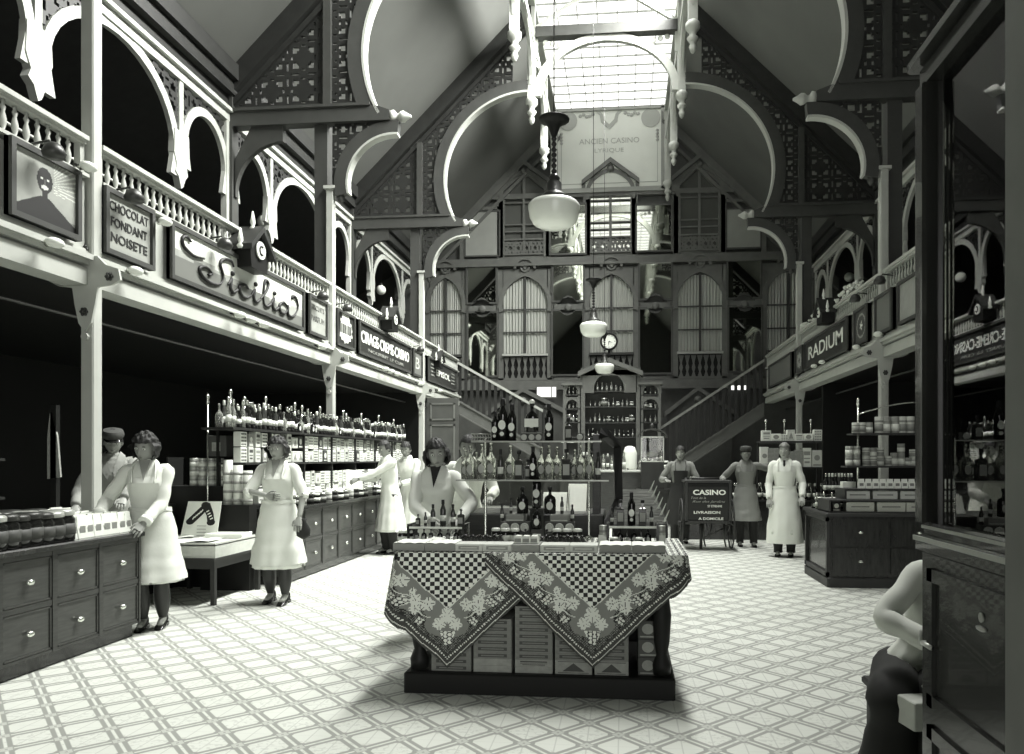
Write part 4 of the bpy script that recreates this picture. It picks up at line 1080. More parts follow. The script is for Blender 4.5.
def stack2(xa, xb, rows, h, wh, st_):
    for i in range(rows):
        a, b = pj(xa, 660), pj(xb, 660); w = b.x-a.x-.006
        parts = cardbox(w, .3, h, M_greyc if i == 0 else st_[1], M_box3, st_[0] if i == 0 else 4)
        e = empty('carton', ((a.x+b.x)/2, TY0+.2, base_z + (i*(h+.001) if i < 2 else h+.001+(i-1)*.043+.0)), label='grey carton in the %s stack under the table, %s' % (wh, ('bottom one with a picture', 'second up', 'third up', 'fourth up', 'fifth up', 'sixth up', 'seventh up', 'eighth up')[i]), cat='box', group='picture cartons stacked under the table')
        if i: 
            parts = cardbox(w, .3, .042, M_cig, M_box3, 4); e.location.z = base_z+h+.001+(i-1)*.043
        for n, mm, mt in parts: mm.build(n, mt, e)
stack2(554.5, 592.5, 6, .085, 'fourth', (3, M_cig)); stack2(594, 629, 5, .085, 'fifth', (3, M_cig))
for i in range(3):
    a, b = pj(638, 660), pj(658, 660); h = .11
    e = empty('carton', ((a.x+b.x)/2, TY0+.22, base_z+i*(h+.002)), label='dark square carton with pale ornament in the right hand stack, %s' % ('lowest', 'middle', 'top')[i], cat='box', group='dark cartons at the right under the table')
    for n, mm, mt in cardbox(b.x-a.x, .3, h, M_box3, M_greyc, 1): mm.build(n, mt, e)

# ---- printed tablecloths with vine leaf border and chequered middle
M_cg = mat('cloth_grey', .22, .85); M_cd = mat('cloth_dark', .022, .85); M_cw = mat('cloth_white', .82, .8); M_cb = mat('cloth_band', .055, .85); M_cl = mat('cloth_leaf', .74, .8)
S2 = math.sqrt(.5)
def leafpat(p, q):
    """vine leaves and grapes along the border; p along the edge, q distance from the outer hem"""
    P = .215
    n = math.floor(p/P); x = p - (n+.5)*P; y = q
    def leaf(cx, cy, r, ph):
        dx, dy = x-cx, y-cy; d = math.hypot(dx, dy)
        if d > r*1.25: return 0
        a = math.atan2(dy, dx)+ph
        e = r*(.66 + .36*abs(math.cos(2.5*a)))
        if d < e: return 2 if (abs(math.sin(2.5*a)) < .13 and d > r*.2) or d < r*.1 else 1
        return 0
    for args in ((-.035, .205, .045, .3), (.035, .175, .043, 1.0), (-.0, .135, .04, 2.2), (.088, .2, .026, .5)):
        v = leaf(*args)
        if v: return v
    # grapes
    for gx, gy, rr in ((.085, .115, .035), (-.075, .10, .024)):
        dx, dy = x-gx, y-gy
        if abs(dx) < rr*(.5+.5*min(1, (dy+rr)/(2*rr)))*1.15 and abs(dy) < rr:
            a, b = (dx % .022)-.011, ((dy + (.011 if int(math.floor(dx/.022)) % 2 else 0)) % .022)-.011
            return 1 if math.hypot(a, b) < .0098 else 2
    if abs(y - (.155 + .018*math.sin(x*2*PI/P))) < .003: return 1
    return 0
def clothpat(a, b):
    """a,b distances from the two hems that meet at the hanging corner"""
    q, p = (a, b) if a < b else (b, a)
    if q < .012: return 3
    if q < .016: return 1
    if q < .034: return 3
    if q < .05: return 1 if (p % .017) < .009 and .037 < q < .047 else 3
    if q < .062: return 3
    if p < .30:                                           # corner motif round the diagonal
        s, d = (a+b)*S2, (a-b)*S2
        def lf(cx, cy, r, ph):
            dx, dy = d-cx, s-cy; dd = math.hypot(dx, dy)
            if dd > r*1.2: return 0
            an = math.atan2(dy, dx)+ph; e = r*(.66+.36*abs(math.cos(2.5*an)))
            return (2 if (abs(math.sin(2.5*an)) < .13 and dd > r*.2) else 1) if dd < e else 0
        for ar in ((0, .335, .05, 1.57), (-.05, .28, .042, .4), (.05, .28, .042, 2.7)):
            v = lf(*ar)
            if v: return {1: 4, 2: 0}[v]
        dy = s-.19
        if abs(dy) < .045 and abs(d) < .05*(.35+.65*(dy+.045)/.09):
            x_, y_ = (d % .025)-.0125, ((s+(.0125 if int(math.floor(d/.025)) % 2 else 0)) % .025)-.0125
            return 1 if math.hypot(x_, y_) < .0112 else 2
        if q < .235 and abs(d) < .17 and s < .38:
            if q < .115 + .03*math.sin(p*20): return 2 if ((a % .012) < .009 and (b % .012) < .009) else 0
            return 0
    v = leafpat(p-.30, q) if q < .25 else 0
    if v == 1: return 4
    if v == 2: return 2
    if q < .262:
        if q < .125 + .035*math.sin((p-.3)*2*PI/.215): return 2 if ((a % .012) < .0095 and (b % .012) < .0095) else 0
        return 0
    if q < .268: return 4
    s, d = (a+b)*S2, (a-b)*S2
    c = .0262
    return 1 if (math.floor(s/c) + math.floor(d/c)) % 2 else 2
CMATS = [M_cg, M_cw, M_cd, M_cb, M_cl]
def cloth(name, tipx, tipd, side, front, yoff, label):
    """front drop on the plane y=TY0-yoff, wrapping round the table end on `side`"""
    t = empty(name, (TXC, TY0, TZ), label=label, cat='tablecloth')
    x_end = side*THW
    pt = abs(tipx - x_end)                                # distance of tip from the corner along the front
    def pos(p, v):
        """p: perimeter coordinate, 0 at the table corner, + along the front, - along the side; v: drop"""
        fold = .012*math.sin(p*17+side) * min(1, v/.2) + .006*math.sin(p*41)*min(1, v/.25)
        fl = .15*v*math.exp(-(p/.16)**2) + .03*v
        r = .09
        if p > r: x, y = x_end - side*(p), -yoff - fold*min(1, (p-r)/.1) - .9*fl
        elif p < -r: x, y = x_end + side*(.02 + fl + fold*min(1, (-p-r)/.1)), -p + (0)
        else:
            a = (p+r)/(2*r)*PI/2
            x, y = x_end - side*r*(1-math.cos(a)) + side*(.02+fl)*math.sqrt(max(0, math.cos(a))), -yoff*math.sin(a) - fl*.9*math.sin(a) + r*(1-math.sin(a))
        return (x, y, -v + .012)
    c = .0052
    p0, p1 = -.62, front
    nu = int((p1-p0)/c); vmax = tipd
    nv = int(vmax/c)
    def inside(u, w):
        p, v = p0+(p1-p0)*u, vmax*w
        return (vmax - v) > abs(p - pt)*.93 - .001 if p > 0 else (vmax - v) > pt*.93 + (-p)*.25 - .001 + .0
    def mf(u, w):
        p, v = p0+(p1-p0)*u, vmax*w
        dp = (p-pt)
        a, b = (dp + (vmax-v)/.93)*S2*.97, (-dp + (vmax-v)/.93)*S2*.97
        if p < 0:                                          # side drop: parallel hem
            return clothpat(max(0, (vmax - pt*.93 + p*.25) - v)*.95, .9 - p)
        return clothpat(max(0, a), max(0, b))
    g = MB().grid(lambda u, w: pos(p0+(p1-p0)*u, vmax*w), nu, nv, mf=mf, keep=inside)
    # drop unused vertices
    used = sorted({i for f in g.f for i in f}); mp = {j: i for i, j in enumerate(used)}
    g.v = [g.v[i] for i in used]; g.f = [[mp[i] for i in f] for f in g.f]
    g.build('printed_drop', CMATS, t)
    # part lying on the table
    x0, x1 = (x_end + side*.02, x_end - side*front)
    tp = MB().grid(lambda u, w: (x0+(x1-x0)*u, -yoff + (TY1-TY0+yoff)*w, .011 + (0.002 if side > 0 else 0)), 120, 70, mf=lambda u, w: 1 if (math.floor(((x1-x0)*u+w*.95)/.037)+math.floor(((x1-x0)*u-w*.95)/.037)) % 2 else 2)
    tp.build('printed_top', CMATS, t)
    return t
tl_, tr_ = at(447, 668, Y=TY0-.03), at(592.5, 668, Y=TY0-.03)
cloth('tablecloth', tl_.x-TXC, TZ-tl_.z+.012, -1, 1.0, .012, 'vine leaf printed tablecloth hanging in a point on the left half of the table')
cloth('tablecloth', tr_.x-TXC, TZ-tr_.z+.012, 1, 1.22, .03, 'vine leaf printed tablecloth hanging in a point on the right, overlapping the left cloth')

# ---- things on the table
TT = TZ + .016
def T(x, Y): p = at(x, 540, Y=Y); return (p.x, Y, TT)
def hpx(y0, y1, Y, x=540): return at(x, y0, Y=Y).z - at(x, y1, Y=Y).z
def flatbox(x0, x1, Y, h, d, bm, lm, label, name='carton', style=4, z=TT):
    a, b = at(x0, 550, Y=Y).x, at(x1, 550, Y=Y).x; w = b-a-.003
    e = empty(name, ((a+b)/2, Y+d/2, z), label=label, cat='box')
    for n, mm, mt in cardbox(w, d, h, bm, lm, style): mm.build(n, mt, e)
    return e
YF0 = TY0 - .0
for x0, x1, lb in ((455, 482.5, 'first'), (482.5, 511.5, 'second'), (540, 569, 'third'), (569, 598, 'fourth')):
    flatbox(x0, x1, YF0+.02, .045, .16, M_cream, M_greyc, 'pale flat carton with dark strip along the front table edge, %s from the left' % lb)
flatbox(512, 539.5, YF0+.015, .045, .2, M_box2, M_box2, 'grey flat box carrying three white packets at the middle of the table edge', style=9)
for i, x in enumerate((518, 526, 534)):
    p = at(x, 545, Y=YF0+.08); e = empty('packet', (p.x, YF0+.12, TT+.047), label='small white topped packet on the grey box, %s of three' % ('left', 'middle', 'right')[i], cat='packet', group='three packets on the grey box')
    MB().prism([(-.025, 0), (.025, 0), (.018, .045), (-.018, .045)], lambda u, w, d: (u, d, w), -.05, .03).build('wrapper', M_box1, e); MB().box(-.02, .02, -.053, -.05, .008, .03).build('label', M_box2, e)
for x0, x1, lb in ((392, 424, 'far left'), (424, 455, 'left'), (599, 632, 'right'), (632, 666, 'far right')):
    a, b = at(x0, 550, Y=YF0).x, at(x1, 550, Y=YF0).x; w = b-a-.004
    e = empty('tray', ((a+b)/2, YF0+.015, TT), label='grey shallow tray lined with scalloped white paper, %s on the front table edge' % lb, cat='tray')
    m = MB().box(-w/2, w/2, 0, .008, 0, .045).box(-w/2, w/2, .2, .208, 0, .045).box(-w/2, -w/2+.008, .008, .2, 0, .045).box(w/2-.008, w/2, .008, .2, 0, .045).box(-w/2, w/2, .008, .2, 0, .006)
    m.build('walls', M_box2, e)
    MB().grid(lambda u, v: (-w/2+w*u, -.004+.2*v, .047+.004*abs(math.sin(u*9))+(.003*math.sin(v*20))), 24, 6).build('paper_lining', M_paper, e)
def cones(x0, x1, n, side):
    for r_, (Y, dy) in enumerate(((YF0+.24, 0), (YF0+.32, 3))):
        for i in range(n):
            p = at(x0+(x1-x0)*(i+.5*r_)/n, 545, Y=Y)
            e = empty('cone_packet', (p.x, Y, TT), rz=R.random(), label='dark wrapped pointed packet in the %s cluster on the table, %s row' % (side, ('front', 'back')[r_]), cat='packet', group='dark pointed packets, %s cluster, %s row' % (side, ('front', 'back')[r_]))
            MB().lathe([(.036, 0), (.038, .008), (.018, .045), (.006, .062)], 7, smooth=False).build('wrapper', M_box3, e); MB().lathe([(.007, .056), (.018, .072), (.01, .074)], 6).build('twist', M_dglass, e)
cones(462, 504, 6, 'left'); cones(542, 586, 6, 'right')
for i, (x, Y) in enumerate([(496, 4.98), (505.5, 4.97), (515, 4.97), (557, 4.97), (567, 4.97), (577.5, 4.98)]):
    putp('jar', T(x, Y), .105, w=.085, label='small jar with white lid in the row behind the dark packets, %s' % ('far left', 'second', 'third', 'fourth', 'fifth', 'far right')[i], cat='jar', group='white lidded jars in a row')
for i, (x, nm) in enumerate(((505, 'far left'), (515, 'second'), (524.5, 'third'), (549.5, 'fourth'), (559.5, 'fifth'), (569.5, 'far right'))):
    p = T(x, 5.1); e = empty('medallion_box', (p[0], 5.14, TT+.06), label='dark box with round pale medallion on the table, %s of six' % nm, cat='box', group='six medallion boxes')
    MB().box(-.034, .034, -.04, .05, 0, .075).build('carton', M_box3, e)
    MB().lathe([(.03, 0), (.031, .004), (.024, .006), (.022, .003), (.014, .003), (.012, .008)], 20, M=lambda x_, y_, z_: (x_, -.04-z_, .038+y_)).build('medallion', M_cream, e)
for s_, x0, x1 in (('left', 500, 529.5), ('right', 544.5, 574)):
    a, b = at(x0, 520, Y=5.08).x, at(x1, 520, Y=5.08).x
    MB().box(a, b, 5.09, 5.3, TT, TT+.058).build('riser_block', M_box3, label='low dark block carrying the medallion boxes, %s side' % s_, cat='block')
    a, b = at(x0+5, 520, Y=5.1).x, at(x1-6, 520, Y=5.1).x
    e = empty('step_box', ((a+b)/2, 5.12, TT+.137), label='grey step box with bottles standing on it, %s of the middle' % s_, cat='box')
    MB().bbox(-(b-a)/2, (b-a)/2, 0, .16, 0, .05).build('box', M_box2, e); MB().box(-(b-a)/2+.005, (b-a)/2-.005, -.004, 0, .005, .012).build('edging', M_cream, e)
SB = TT+.187
for x, y0, z, kind, h, lb in ((522.5, 0, SB, 'flask', .19, 'large dark flask with oval pale label left of the pyramid centre'), (550, 0, SB, 'flask', .19, 'large dark flask with oval pale label right of the pyramid centre'),
        (511, 0, SB, 'liqueur', .11, 'small dark labelled bottle on the left end of the left step box'), (562, 0, SB, 'liqueur', .12, 'small dark labelled bottle on the right end of the right step box')):
    p = at(x, 500, Y=5.2); putp(kind, (p.x, 5.2, z), h, label=lb, cat='bottle')
p = at(536, 500, Y=5.26)
MB().lathe([(.05, 0), (.05, .2), (.06, .21), (.06, .22)], 16).build('pedestal', M_box3, loc=(p.x, 5.3, TT), label='round dark pedestal at the back of the bottle pyramid', cat='stand')
putp('oval', (p.x, 5.3, TT+.22), .28, label='tall dark bottle with round label crowning the middle pyramid', cat='bottle')
p = at(536.6, 500, Y=5.05); MB().box(-.035, .035, -.035, .035, 0, .09).build('stand_block', M_box3, loc=(p.x, 5.06, TT), label='small dark block under the centre front bottle', cat='block')
putp('flask', (p.x, 5.06, TT+.09), .17, w=.15, label='dark bottle with oval label standing in front of the pyramid centre', cat='bottle')
for x, Y, h, lb in ((525.5, 4.96, .1, 'left'), (547, 4.96, .1, 'right')): putp('square', T(x, Y), h, label='little square bottle with pale label %s of the white card' % lb, cat='bottle')
p = T(536.5, 4.92); MB().prism([(-.028, 0), (.028, 0), (.028, .07), (-.028, .07)], lambda u, w, d: (u, d+w*.2, w), 0, .003).build('price_card', M_paper, loc=(p[0], 4.92, TT), label='white price card in the centre of the display table', cat='card')
for x, lb in ((502.5, 'left'), (572.5, 'right')):
    p = at(x, 520, Y=5.18)
    zb = TT+.135 if True else TT
    putp('liqueur', (p.x, 5.16, TT+.136), .12, w=.13, label='small dark bottle with white label on top of the %s medallion boxes' % lb, cat='bottle')
p = T(603, 4.85); MB().prism([(-.03, 0), (.03, 0), (.03, .06), (-.03, .075)], lambda u, w, d: (u, d+w*.25, w), 0, .003).build('price_card', M_paper, loc=(p[0], 4.85, TT), label='white card beside the right hand pole of the glass shelves', cat='card')

# glass shelving on two poles
YS = 5.3
e = empty('glass_shelf_stand', (TXC, YS, TT), label='two tier glass shelf stand on brass poles over the display table', cat='shelf stand')
pole_x = [at(485.5, 500, Y=YS).x-TXC, at(589, 500, Y=YS).x-TXC]
zlo, zhi = at(540, 480, Y=YS-.1).z-TT, at(540, 441, Y=YS-.1).z-TT
for x in pole_x:
    MB().lathe([(.035, 0), (.035, .008), (.012, .02), (.009, .03), (.009, zhi), (.013, zhi+.01), (.006, zhi+.02)], 10, (x, 0, 0)).build('pole', M_brass, e)
for nm, xa, xb, z in (('lower_shelf', 459, 609, zlo), ('upper_shelf', 474, 602, zhi)):
    MB().box(at(xa, 480, Y=YS).x-TXC, at(xb, 480, Y=YS).x-TXC, -.1, .1, z-.008, z).build(nm, M_glass, e)
    MB().box(at(xa, 480, Y=YS).x-TXC, at(xb, 480, Y=YS).x-TXC, -.106, -.1, z-.009, z+.001).build('edge', M_tin, e)
ZL1, ZL2 = TT+zlo+.001, TT+zhi+.001
def onshelf(x, Z, key, h, label, dy=0.0, w=None, cat='bottle'):
    p = at(x, 470, Y=YS+dy); return putp(key, (p.x, YS+dy, Z), h, w=w, label=label, cat=cat)
nth = ['first', 'second', 'third', 'fourth', 'fifth', 'sixth', 'seventh', 'eighth', 'ninth', 'tenth', 'eleventh', 'twelfth', 'thirteenth', 'fourteenth', 'fifteenth', 'sixteenth']
low_b = [(465.5, 'dec', .22), (470.5, 'dec', .25), (476.5, 'dec', .2), (482, 'dec', .26), (491, 'dec', .27), (500.5, 'liqueur', .22), (510.5, 'dec', .25), (519, 'square', .21), (528, 'square', .15), (533, 'oval', .24), (541.5, 'dec', .24), (549, 'dec', .25), (557, 'dec', .24), (566.5, 'square', .22), (574.5, 'dec', .22), (580.5, 'dec', .25), (589, 'dec', .25), (598, 'liqueur', .2)]
for i, (x, k_, h) in enumerate(low_b):
    onshelf(x, ZL1, k_, h, '%s on the lower glass shelf, %s from the left' % ({'dec': 'clear stoppered decanter', 'liqueur': 'dark slim bottle', 'square': 'square dark bottle', 'oval': 'dark bottle with round label'}[k_], (nth+['seventeenth', 'eighteenth'])[i]), dy=(-.03 if i % 2 else .03), w=h*.95)
for x, k_, h, lb in ((495, 'oval', .22, 'dark bottle with white oval labels at the left end of the upper glass shelf'), (502.7, 'oval', .31, 'tallest dark bottle with white oval labels on the upper glass shelf'),
        (512, 'oval', .27, 'dark bottle with white oval labels, third on the upper glass shelf'), (549, 'oval', .27, 'dark bottle with white oval labels right of the big white label flask'), (568.5, 'square', .17, 'brown square bottle on the right of the upper glass shelf')):
    onshelf(x, ZL2, k_, h, lb)
for i, x in enumerate((524.5, 532, 539, 580)):
    p = at(x, 440, Y=YS); e = empty('medallion_box', (p.x, YS, ZL2), label='small box with round white medallion on the upper glass shelf, %s from the left' % nth[i], cat='box', group='medallion boxes on the upper glass shelf')
    MB().box(-.025, .025, -.03, .03, 0, .055).build('carton', M_box3, e)
    MB().lathe([(.022, 0), (.022, .004), (.016, .006)], 16, M=lambda x_, y_, z_: (x_, -.03-z_, .028+y_)).build('medallion', M_cream, e)
p = at(532, 440, Y=YS+.0); e = empty('glass_plate', (p.x, YS, ZL2+.056), label='small glass plate lying on the medallion boxes', cat='plate')
MB().box(-.07, .07, -.035, .035, 0, .006).build('plate', M_greyc, e)
putp('flask', (p.x, YS, ZL2+.063), .215, label='broad flask with big white label and round stopper on the upper glass shelf', cat='bottle')
o = bpy.data.objects[-1] if False else None
q = MB().box(-.05, .05, -.052, -.046, .06, .12).build('front_label', M_white, loc=(0, 0, 0))
big = [o for o in bpy.data.objects if o.get('label', '').startswith('broad flask')][0]
q.parent = big; q.scale = (1/.215,)*3; 
q.location = (0, .06, -.1)
MB().ball((0, 0, 1.02), .1, 0, 12, 8).build('stopper', M_white, big)
# wire baskets
def basket(p, w, d, h, label):
    e = empty('wire_basket', p, label=label, cat='basket'); m = MB()
    for z in (0, h*.5, h): m.tube([(-w/2, -d/2, z), (w/2, -d/2, z), (w/2, d/2, z), (-w/2, d/2, z), (-w/2, -d/2, z)], .003, 5)
    n = int(w/.018)
    for i in range(n+1):
        x = -w/2 + w*i/n
        for y in (-d/2, d/2): m.tube([(x, y, 0), (x+.008, y, h*.5), (x, y, h)], .002, 4)
    for i in range(4): m.tube([(-w/2, -d/2+d*i/3, 0), (w/2, -d/2+d*i/3, 0)], .002, 4)
    m.build('wires', M_tin, e); return e
p = at(481, 440, Y=YS); basket((p.x, YS, ZL2+.003), .12, .1, .05, 'wire basket at the left end of the upper glass shelf')

# rack with bottles: left and right table ends
def rack(xa, xb, Y, z1, label, tiers):
    a, b = at(xa, 540, Y=Y).x, at(xb, 540, Y=Y).x; w = b-a
    e = empty('bottle_rack', ((a+b)/2, Y, TT), label=label, cat='rack')
    for sx in (-1, 1): MB().box(sx*w/2-.008, sx*w/2+.008, -.09, .09, 0, z1+.02).build('side', M_mahog, e)
    for z in (.012, z1): MB().box(-w/2+.008, w/2-.008, -.09, .09, z-.012, z).build('shelf', M_mahog, e); MB().box(-w/2+.008, w/2-.008, -.094, -.09, z-.01, z+.004).build('edging', M_label, e)
    return e
rack(412, 466, 4.95, .115, 'low wooden two tier rack of small bottles at the left end of the table', 2)
for i, (x, h, k_) in enumerate(((418, .1, 'square'), (425.5, .12, 'liqueur'), (433, .19, 'liqueur'), (443, .23, 'liqueur'), (453, .19, 'liqueur'), (461, .15, 'square'))):
    p = at(x, 520, Y=4.97); putp(k_, (p.x, 4.97, TT+.116), h*.78, w=h*.9, label='dark capped bottle on top of the left rack, %s from the left' % nth[i], cat='bottle')
for i, x in enumerate((417, 424, 431, 440, 448, 456, 461.5)):
    p = at(x, 540, Y=4.93); putp('flask' if i % 2 else 'square', (p.x, 4.93, TT+.013), .085, label='tiny labelled bottle in the bottom tier of the left rack, %s from the left' % nth[i], cat='bottle', group='bottles in the bottom tier of the left rack')
rack(608, 657, 4.95, .13, 'low wooden two tier rack of bottles at the right end of the table', 2)
for i, (x, h, k_) in enumerate(((612, .14, 'liqueur'), (620.5, .2, 'square'), (631.5, .26, 'oval'), (642.5, .2, 'square'), (651.5, .15, 'liqueur'))):
    p = at(x, 520, Y=4.97); putp(k_, (p.x, 4.97, TT+.131), h*.85, label='bottle on top of the right rack, %s from the left' % nth[i], cat='bottle')
for i, x in enumerate((613.5, 620, 627, 634, 641, 648)):
    p = at(x, 540, Y=4.93); putp('flask' if i % 2 else 'liqueur', (p.x, 4.93, TT+.013), .1, label='small dark bottle in the bottom tier of the right rack, %s from the left' % nth[i], cat='bottle', group='bottles in the bottom tier of the right rack')
for x, lb in ((603.5, 'left'), (661, 'right')): putp('tin', T(x, 4.9), .135, w=.08, label='tall patterned tin at the %s end of the right rack' % lb, cat='tin')
for i, x in enumerate((614, 621, 630, 639, 646)):
    p = T(x, 4.78); putp(('jar', 'flask', 'square', 'jar', 'flask')[i], p, .07, label='small pot in front of the right rack, %s from the left' % nth[i], cat='pot')
for i, x in enumerate((402, 409)): putp('jar', T(x, 4.9), .09, w=.07, label='small dark pot at the far left end of the table, %s' % ('outer', 'inner')[i], cat='pot')
p = T(437, 4.76); MB().lathe([(.03, 0), (.06, .012), (.085, .035), (.09, .04), (.08, .036), (.03, .012)], 20).build('dish', M_dglass, loc=p, label='dark shallow dish holding white packets in front of the left rack', cat='dish')
MB().ball((0, 0, 0), .05, 0, 10, 6, (1.2, .8, .3)).build('paper_packet', M_paper, loc=(p[0], p[1], TT+.045), label='crumpled white packet in the dark dish', cat='packet')
p = T(508, 4.86); MB().lathe([(.02, 0), (.045, .01), (.055, .022), (.05, .02), (.02, .01)], 18).build('dish', M_greyc, loc=p, label='small pale dish beside the grey middle box', cat='dish')

# sloping display behind the right end
a0, a1 = at(612, 524, Y=5.55), at(668, 524, Y=5.55); b0, b1 = at(618, 490, Y=6.5), at(652, 490, Y=6.5)
e = empty('sloping_display', (0, 0, 0), label='sloping stand covered with striped wrappers and white price tags behind the table', cat='stand')
M_strip = mat('striped_wrapper', .10, .95, spec=.05, noise=.7, scale=9, stretch=(1, 12, 1))
MB().grid(lambda u, v: tuple((a0.lerp(a1, u)).lerp(b0.lerp(b1, u), v) + Vector((0, 0, .012*abs(math.sin(v*34))))), 20, 102).build('striped_cover', M_strip, e)
m = MB(); b = len(m.v)
V = [a0, a1, b1, b0]
m.v += [tuple(p + Vector((0, 0, -.01))) for p in V] + [(p.x, p.y, 0) for p in V]
for q in ((0, 1, 5, 4), (1, 2, 6, 5), (2, 3, 7, 6), (3, 0, 4, 7), (0, 3, 2, 1)): m.face([b+i for i in q])
m.build('stand', M_dark, e)
for i in range(6):
    p = a1.lerp(b1, i/5.5+.02); MB().prism([(-.02, 0), (.03, .1), (.035, .1), (0, 0)], lambda u, w, d, p=p: (p.x-.02+u, p.y+d, p.z+w), 0, .003).build('price_tag', M_paper, e)
p = at(662, 552, Y=5.0)
e = empty('carton', (at(668, 540, Y=5.2).x+.0, 5.25, 0), label='x', cat='box'); bpy.data.objects.remove(e)

# ---- glazed counter case behind the table
e = empty('display_case', (0, 5.75, 0), label='wooden counter with black framed glass case standing behind the display table', cat='display case')
xa, xb = at(462, 500, Y=5.75).x, at(604, 500, Y=5.75).x
MB().bbox(xa, xb, 0, .7, 0, at(540, 514, Y=5.75).z, c=.01).build('cabinet', M_wood, e)
zt = at(540, 514, Y=5.75).z
m = MB().bbox(at(592, 500, Y=5.75).x, at(600, 500, Y=5.75).x, .1, .2, zt, at(540, 434, Y=5.8).z, c=.004); m.build('upright', M_woodt, e)
pts = [at(596, 433, Y=5.8), at(601, 434, Y=5.8), at(614, 446, Y=6.05), at(615, 500, Y=6.05), at(602, 527, Y=5.8)]
m = MB().tube([(p.x+.03, p.y-5.75, p.z) for p in pts], .045, 4, smooth=False)
m.build('side_frame', M_vdark, e)
MB().box(at(470, 500, Y=5.9).x, at(592, 500, Y=5.9).x, .12, .13, zt, zt+.45).build('glass', M_glass, e)
# white bags in the case, shaped as tilted sheets to catch the light
for x0, x1, yt, lb in ((542, 566, 492, 'pile of white wrapping paper leaning in the case behind the glass shelves'), (567, 586, 484, 'taller sheaf of white wrapping paper at the right of the case')):
    a_, b_ = at(x0, 512, Y=6.1), at(x1, 512, Y=6.1); w = b_.x-a_.x; h = at(x0, yt, Y=6.3).z-zt
    m = MB()
    for i in range(5): m.prism([(-w/2+.008*i, .0), (w/2-.006*(i % 3), .0), (w/2-.01*(i % 2), h*(1-.04*i)), (-w/2+.012*(i % 3), h*(1-.03*i))], lambda u, ww, d, i=i: (u, d+ww*.9+.012*i*0-.014*i, ww), 0, .008)
    m.build('wrapping_paper', M_paper, loc=((a_.x+b_.x)/2, 6.1, zt+.002), label=lb, cat='paper')
# ================================================================ DRAWER COUNTERS
def pull(parent, x, y, z, r=.03):
    MB().ball((0, 0, 0), r, 0, 10, 6, (1, .6, .62)).build('handle', M_brass, parent, loc=(x, y-.02, z))
def drawer_counter(L, D, H, n, rows, label, loc, rz, plinth=.1, off=0.0, endpanel=True):
    """local: x along the front, front at y=0, depth towards +y"""
    t = empty('drawer_counter', loc, rz, label=label, cat='counter')
    MB().box(0, L, .03, D, plinth, H-.04).build('carcass', M_wood, t)
    MB().box(.02, L-.02, .06, D, 0, plinth).build('plinth', M_mahog, t)
    MB().bbox(-.02, L+.02, -.03, D+.01, H-.04, H, c=.01).build('worktop', M_mahog, t)
    m = MB(); hh = (H-.06-plinth)/rows; w = (L-off)/n
    for i in range(n+1): m.box(off+i*w-.022 if i else 0, off+i*w+.022 if i < n else L, .0, .035, plinth, H-.04)
    for j in range(rows+1): m.box(0, L, .004, .035, plinth+j*hh-.02 if j else plinth, plinth+j*hh+.02 if j < rows else H-.04)
    m.build('face_frame', M_wood, t)
    for j in range(rows):
        for i in range(n):
            x0, x1 = off+i*w+.026, off+(i+1)*w-.026; z0, z1 = plinth+j*hh+.024, plinth+(j+1)*hh-.024
            d = MB().box(x0, x1, .014, .04, z0, z1); d.box(x0, x1, .006, .014, z0, z0+.012).box(x0, x1, .006, .014, z1-.012, z1).box(x0, x0+.012, .006, .014, z0, z1).box(x1-.012, x1, .006, .014, z0, z1)
            dr = d.build('drawer', M_woodt, t); pull(dr, (x0+x1)/2, .01, (z0+z1)/2, .034)
    return t
XN = -3.98
drawer_counter(2.56, .72, .865, 5, 2, 'dark oak counter with rows of drawers and bright pulls in the left foreground', (XN, 3.2, 0), PI/2, plinth=.11, off=.26)
XFR = -3.88
drawer_counter(6.3, .6, .89, 12, 2, 'long dark oak counter with two rows of small knobbed drawers on the left', (XFR, 8.2, 0), PI/2)

def rows_of(items, X0, dx, Y0, Y1, Z, nx, label, grp, cat, hs, step, jit=.006, name=None):
    y = Y0; c = 0
    while y < Y1:
        for i in range(nx):
            k = items[R.randrange(len(items))]; h = R.choice(hs)
            put(k, (X0 - i*dx + R.uniform(-jit, jit), y + R.uniform(-jit, jit), Z), h, rz=PI/2+R.uniform(-.15, .15), label=label, cat=cat, group=grp); c += 1
        y += step
    return c
# near counter: dark jars, then paper packets
rows_of(['jar3', 'jar3', 'jar4'], -4.08, .105, 3.62, 5.02, .866, 5, 'dark glass jar in the block of jars on the near left counter', 'dark jars on the near left counter', 'jar', [.22, .23], .1)
def sachet(m_lab):
    return [('paper', MB().strip([(-.28, 0), (-.3, .5), (-.24, .85), (-.26, 1.0)], [(.28, 0), (.3, .5), (.24, .85), (.26, 1.0)], lambda u, w, d: (u, d*(1-.8*w), w), -.18, .18), M_paper),
            ('print', MB().box(-.17, .17, -.152, -.145, .25, .55), m_lab)]
single('sachet', sachet(M_box2), 'paper_packet'); single('sachet2', sachet(M_greyc), 'paper_packet')
rows_of(['sachet', 'sachet2'], -4.07, .125, 5.1, 5.72, .866, 4, 'white paper packet standing upright at the end of the near left counter', 'paper packets on the near left counter', 'packet', [.165], .088)
rows_of(['sachet', 'sachet2'], -4.6, .1, 4.3, 5.7, .866, 1, 'white paper packet in the back row of the near left counter', 'paper packets, back row of the near left counter', 'packet', [.19, .2], .1)
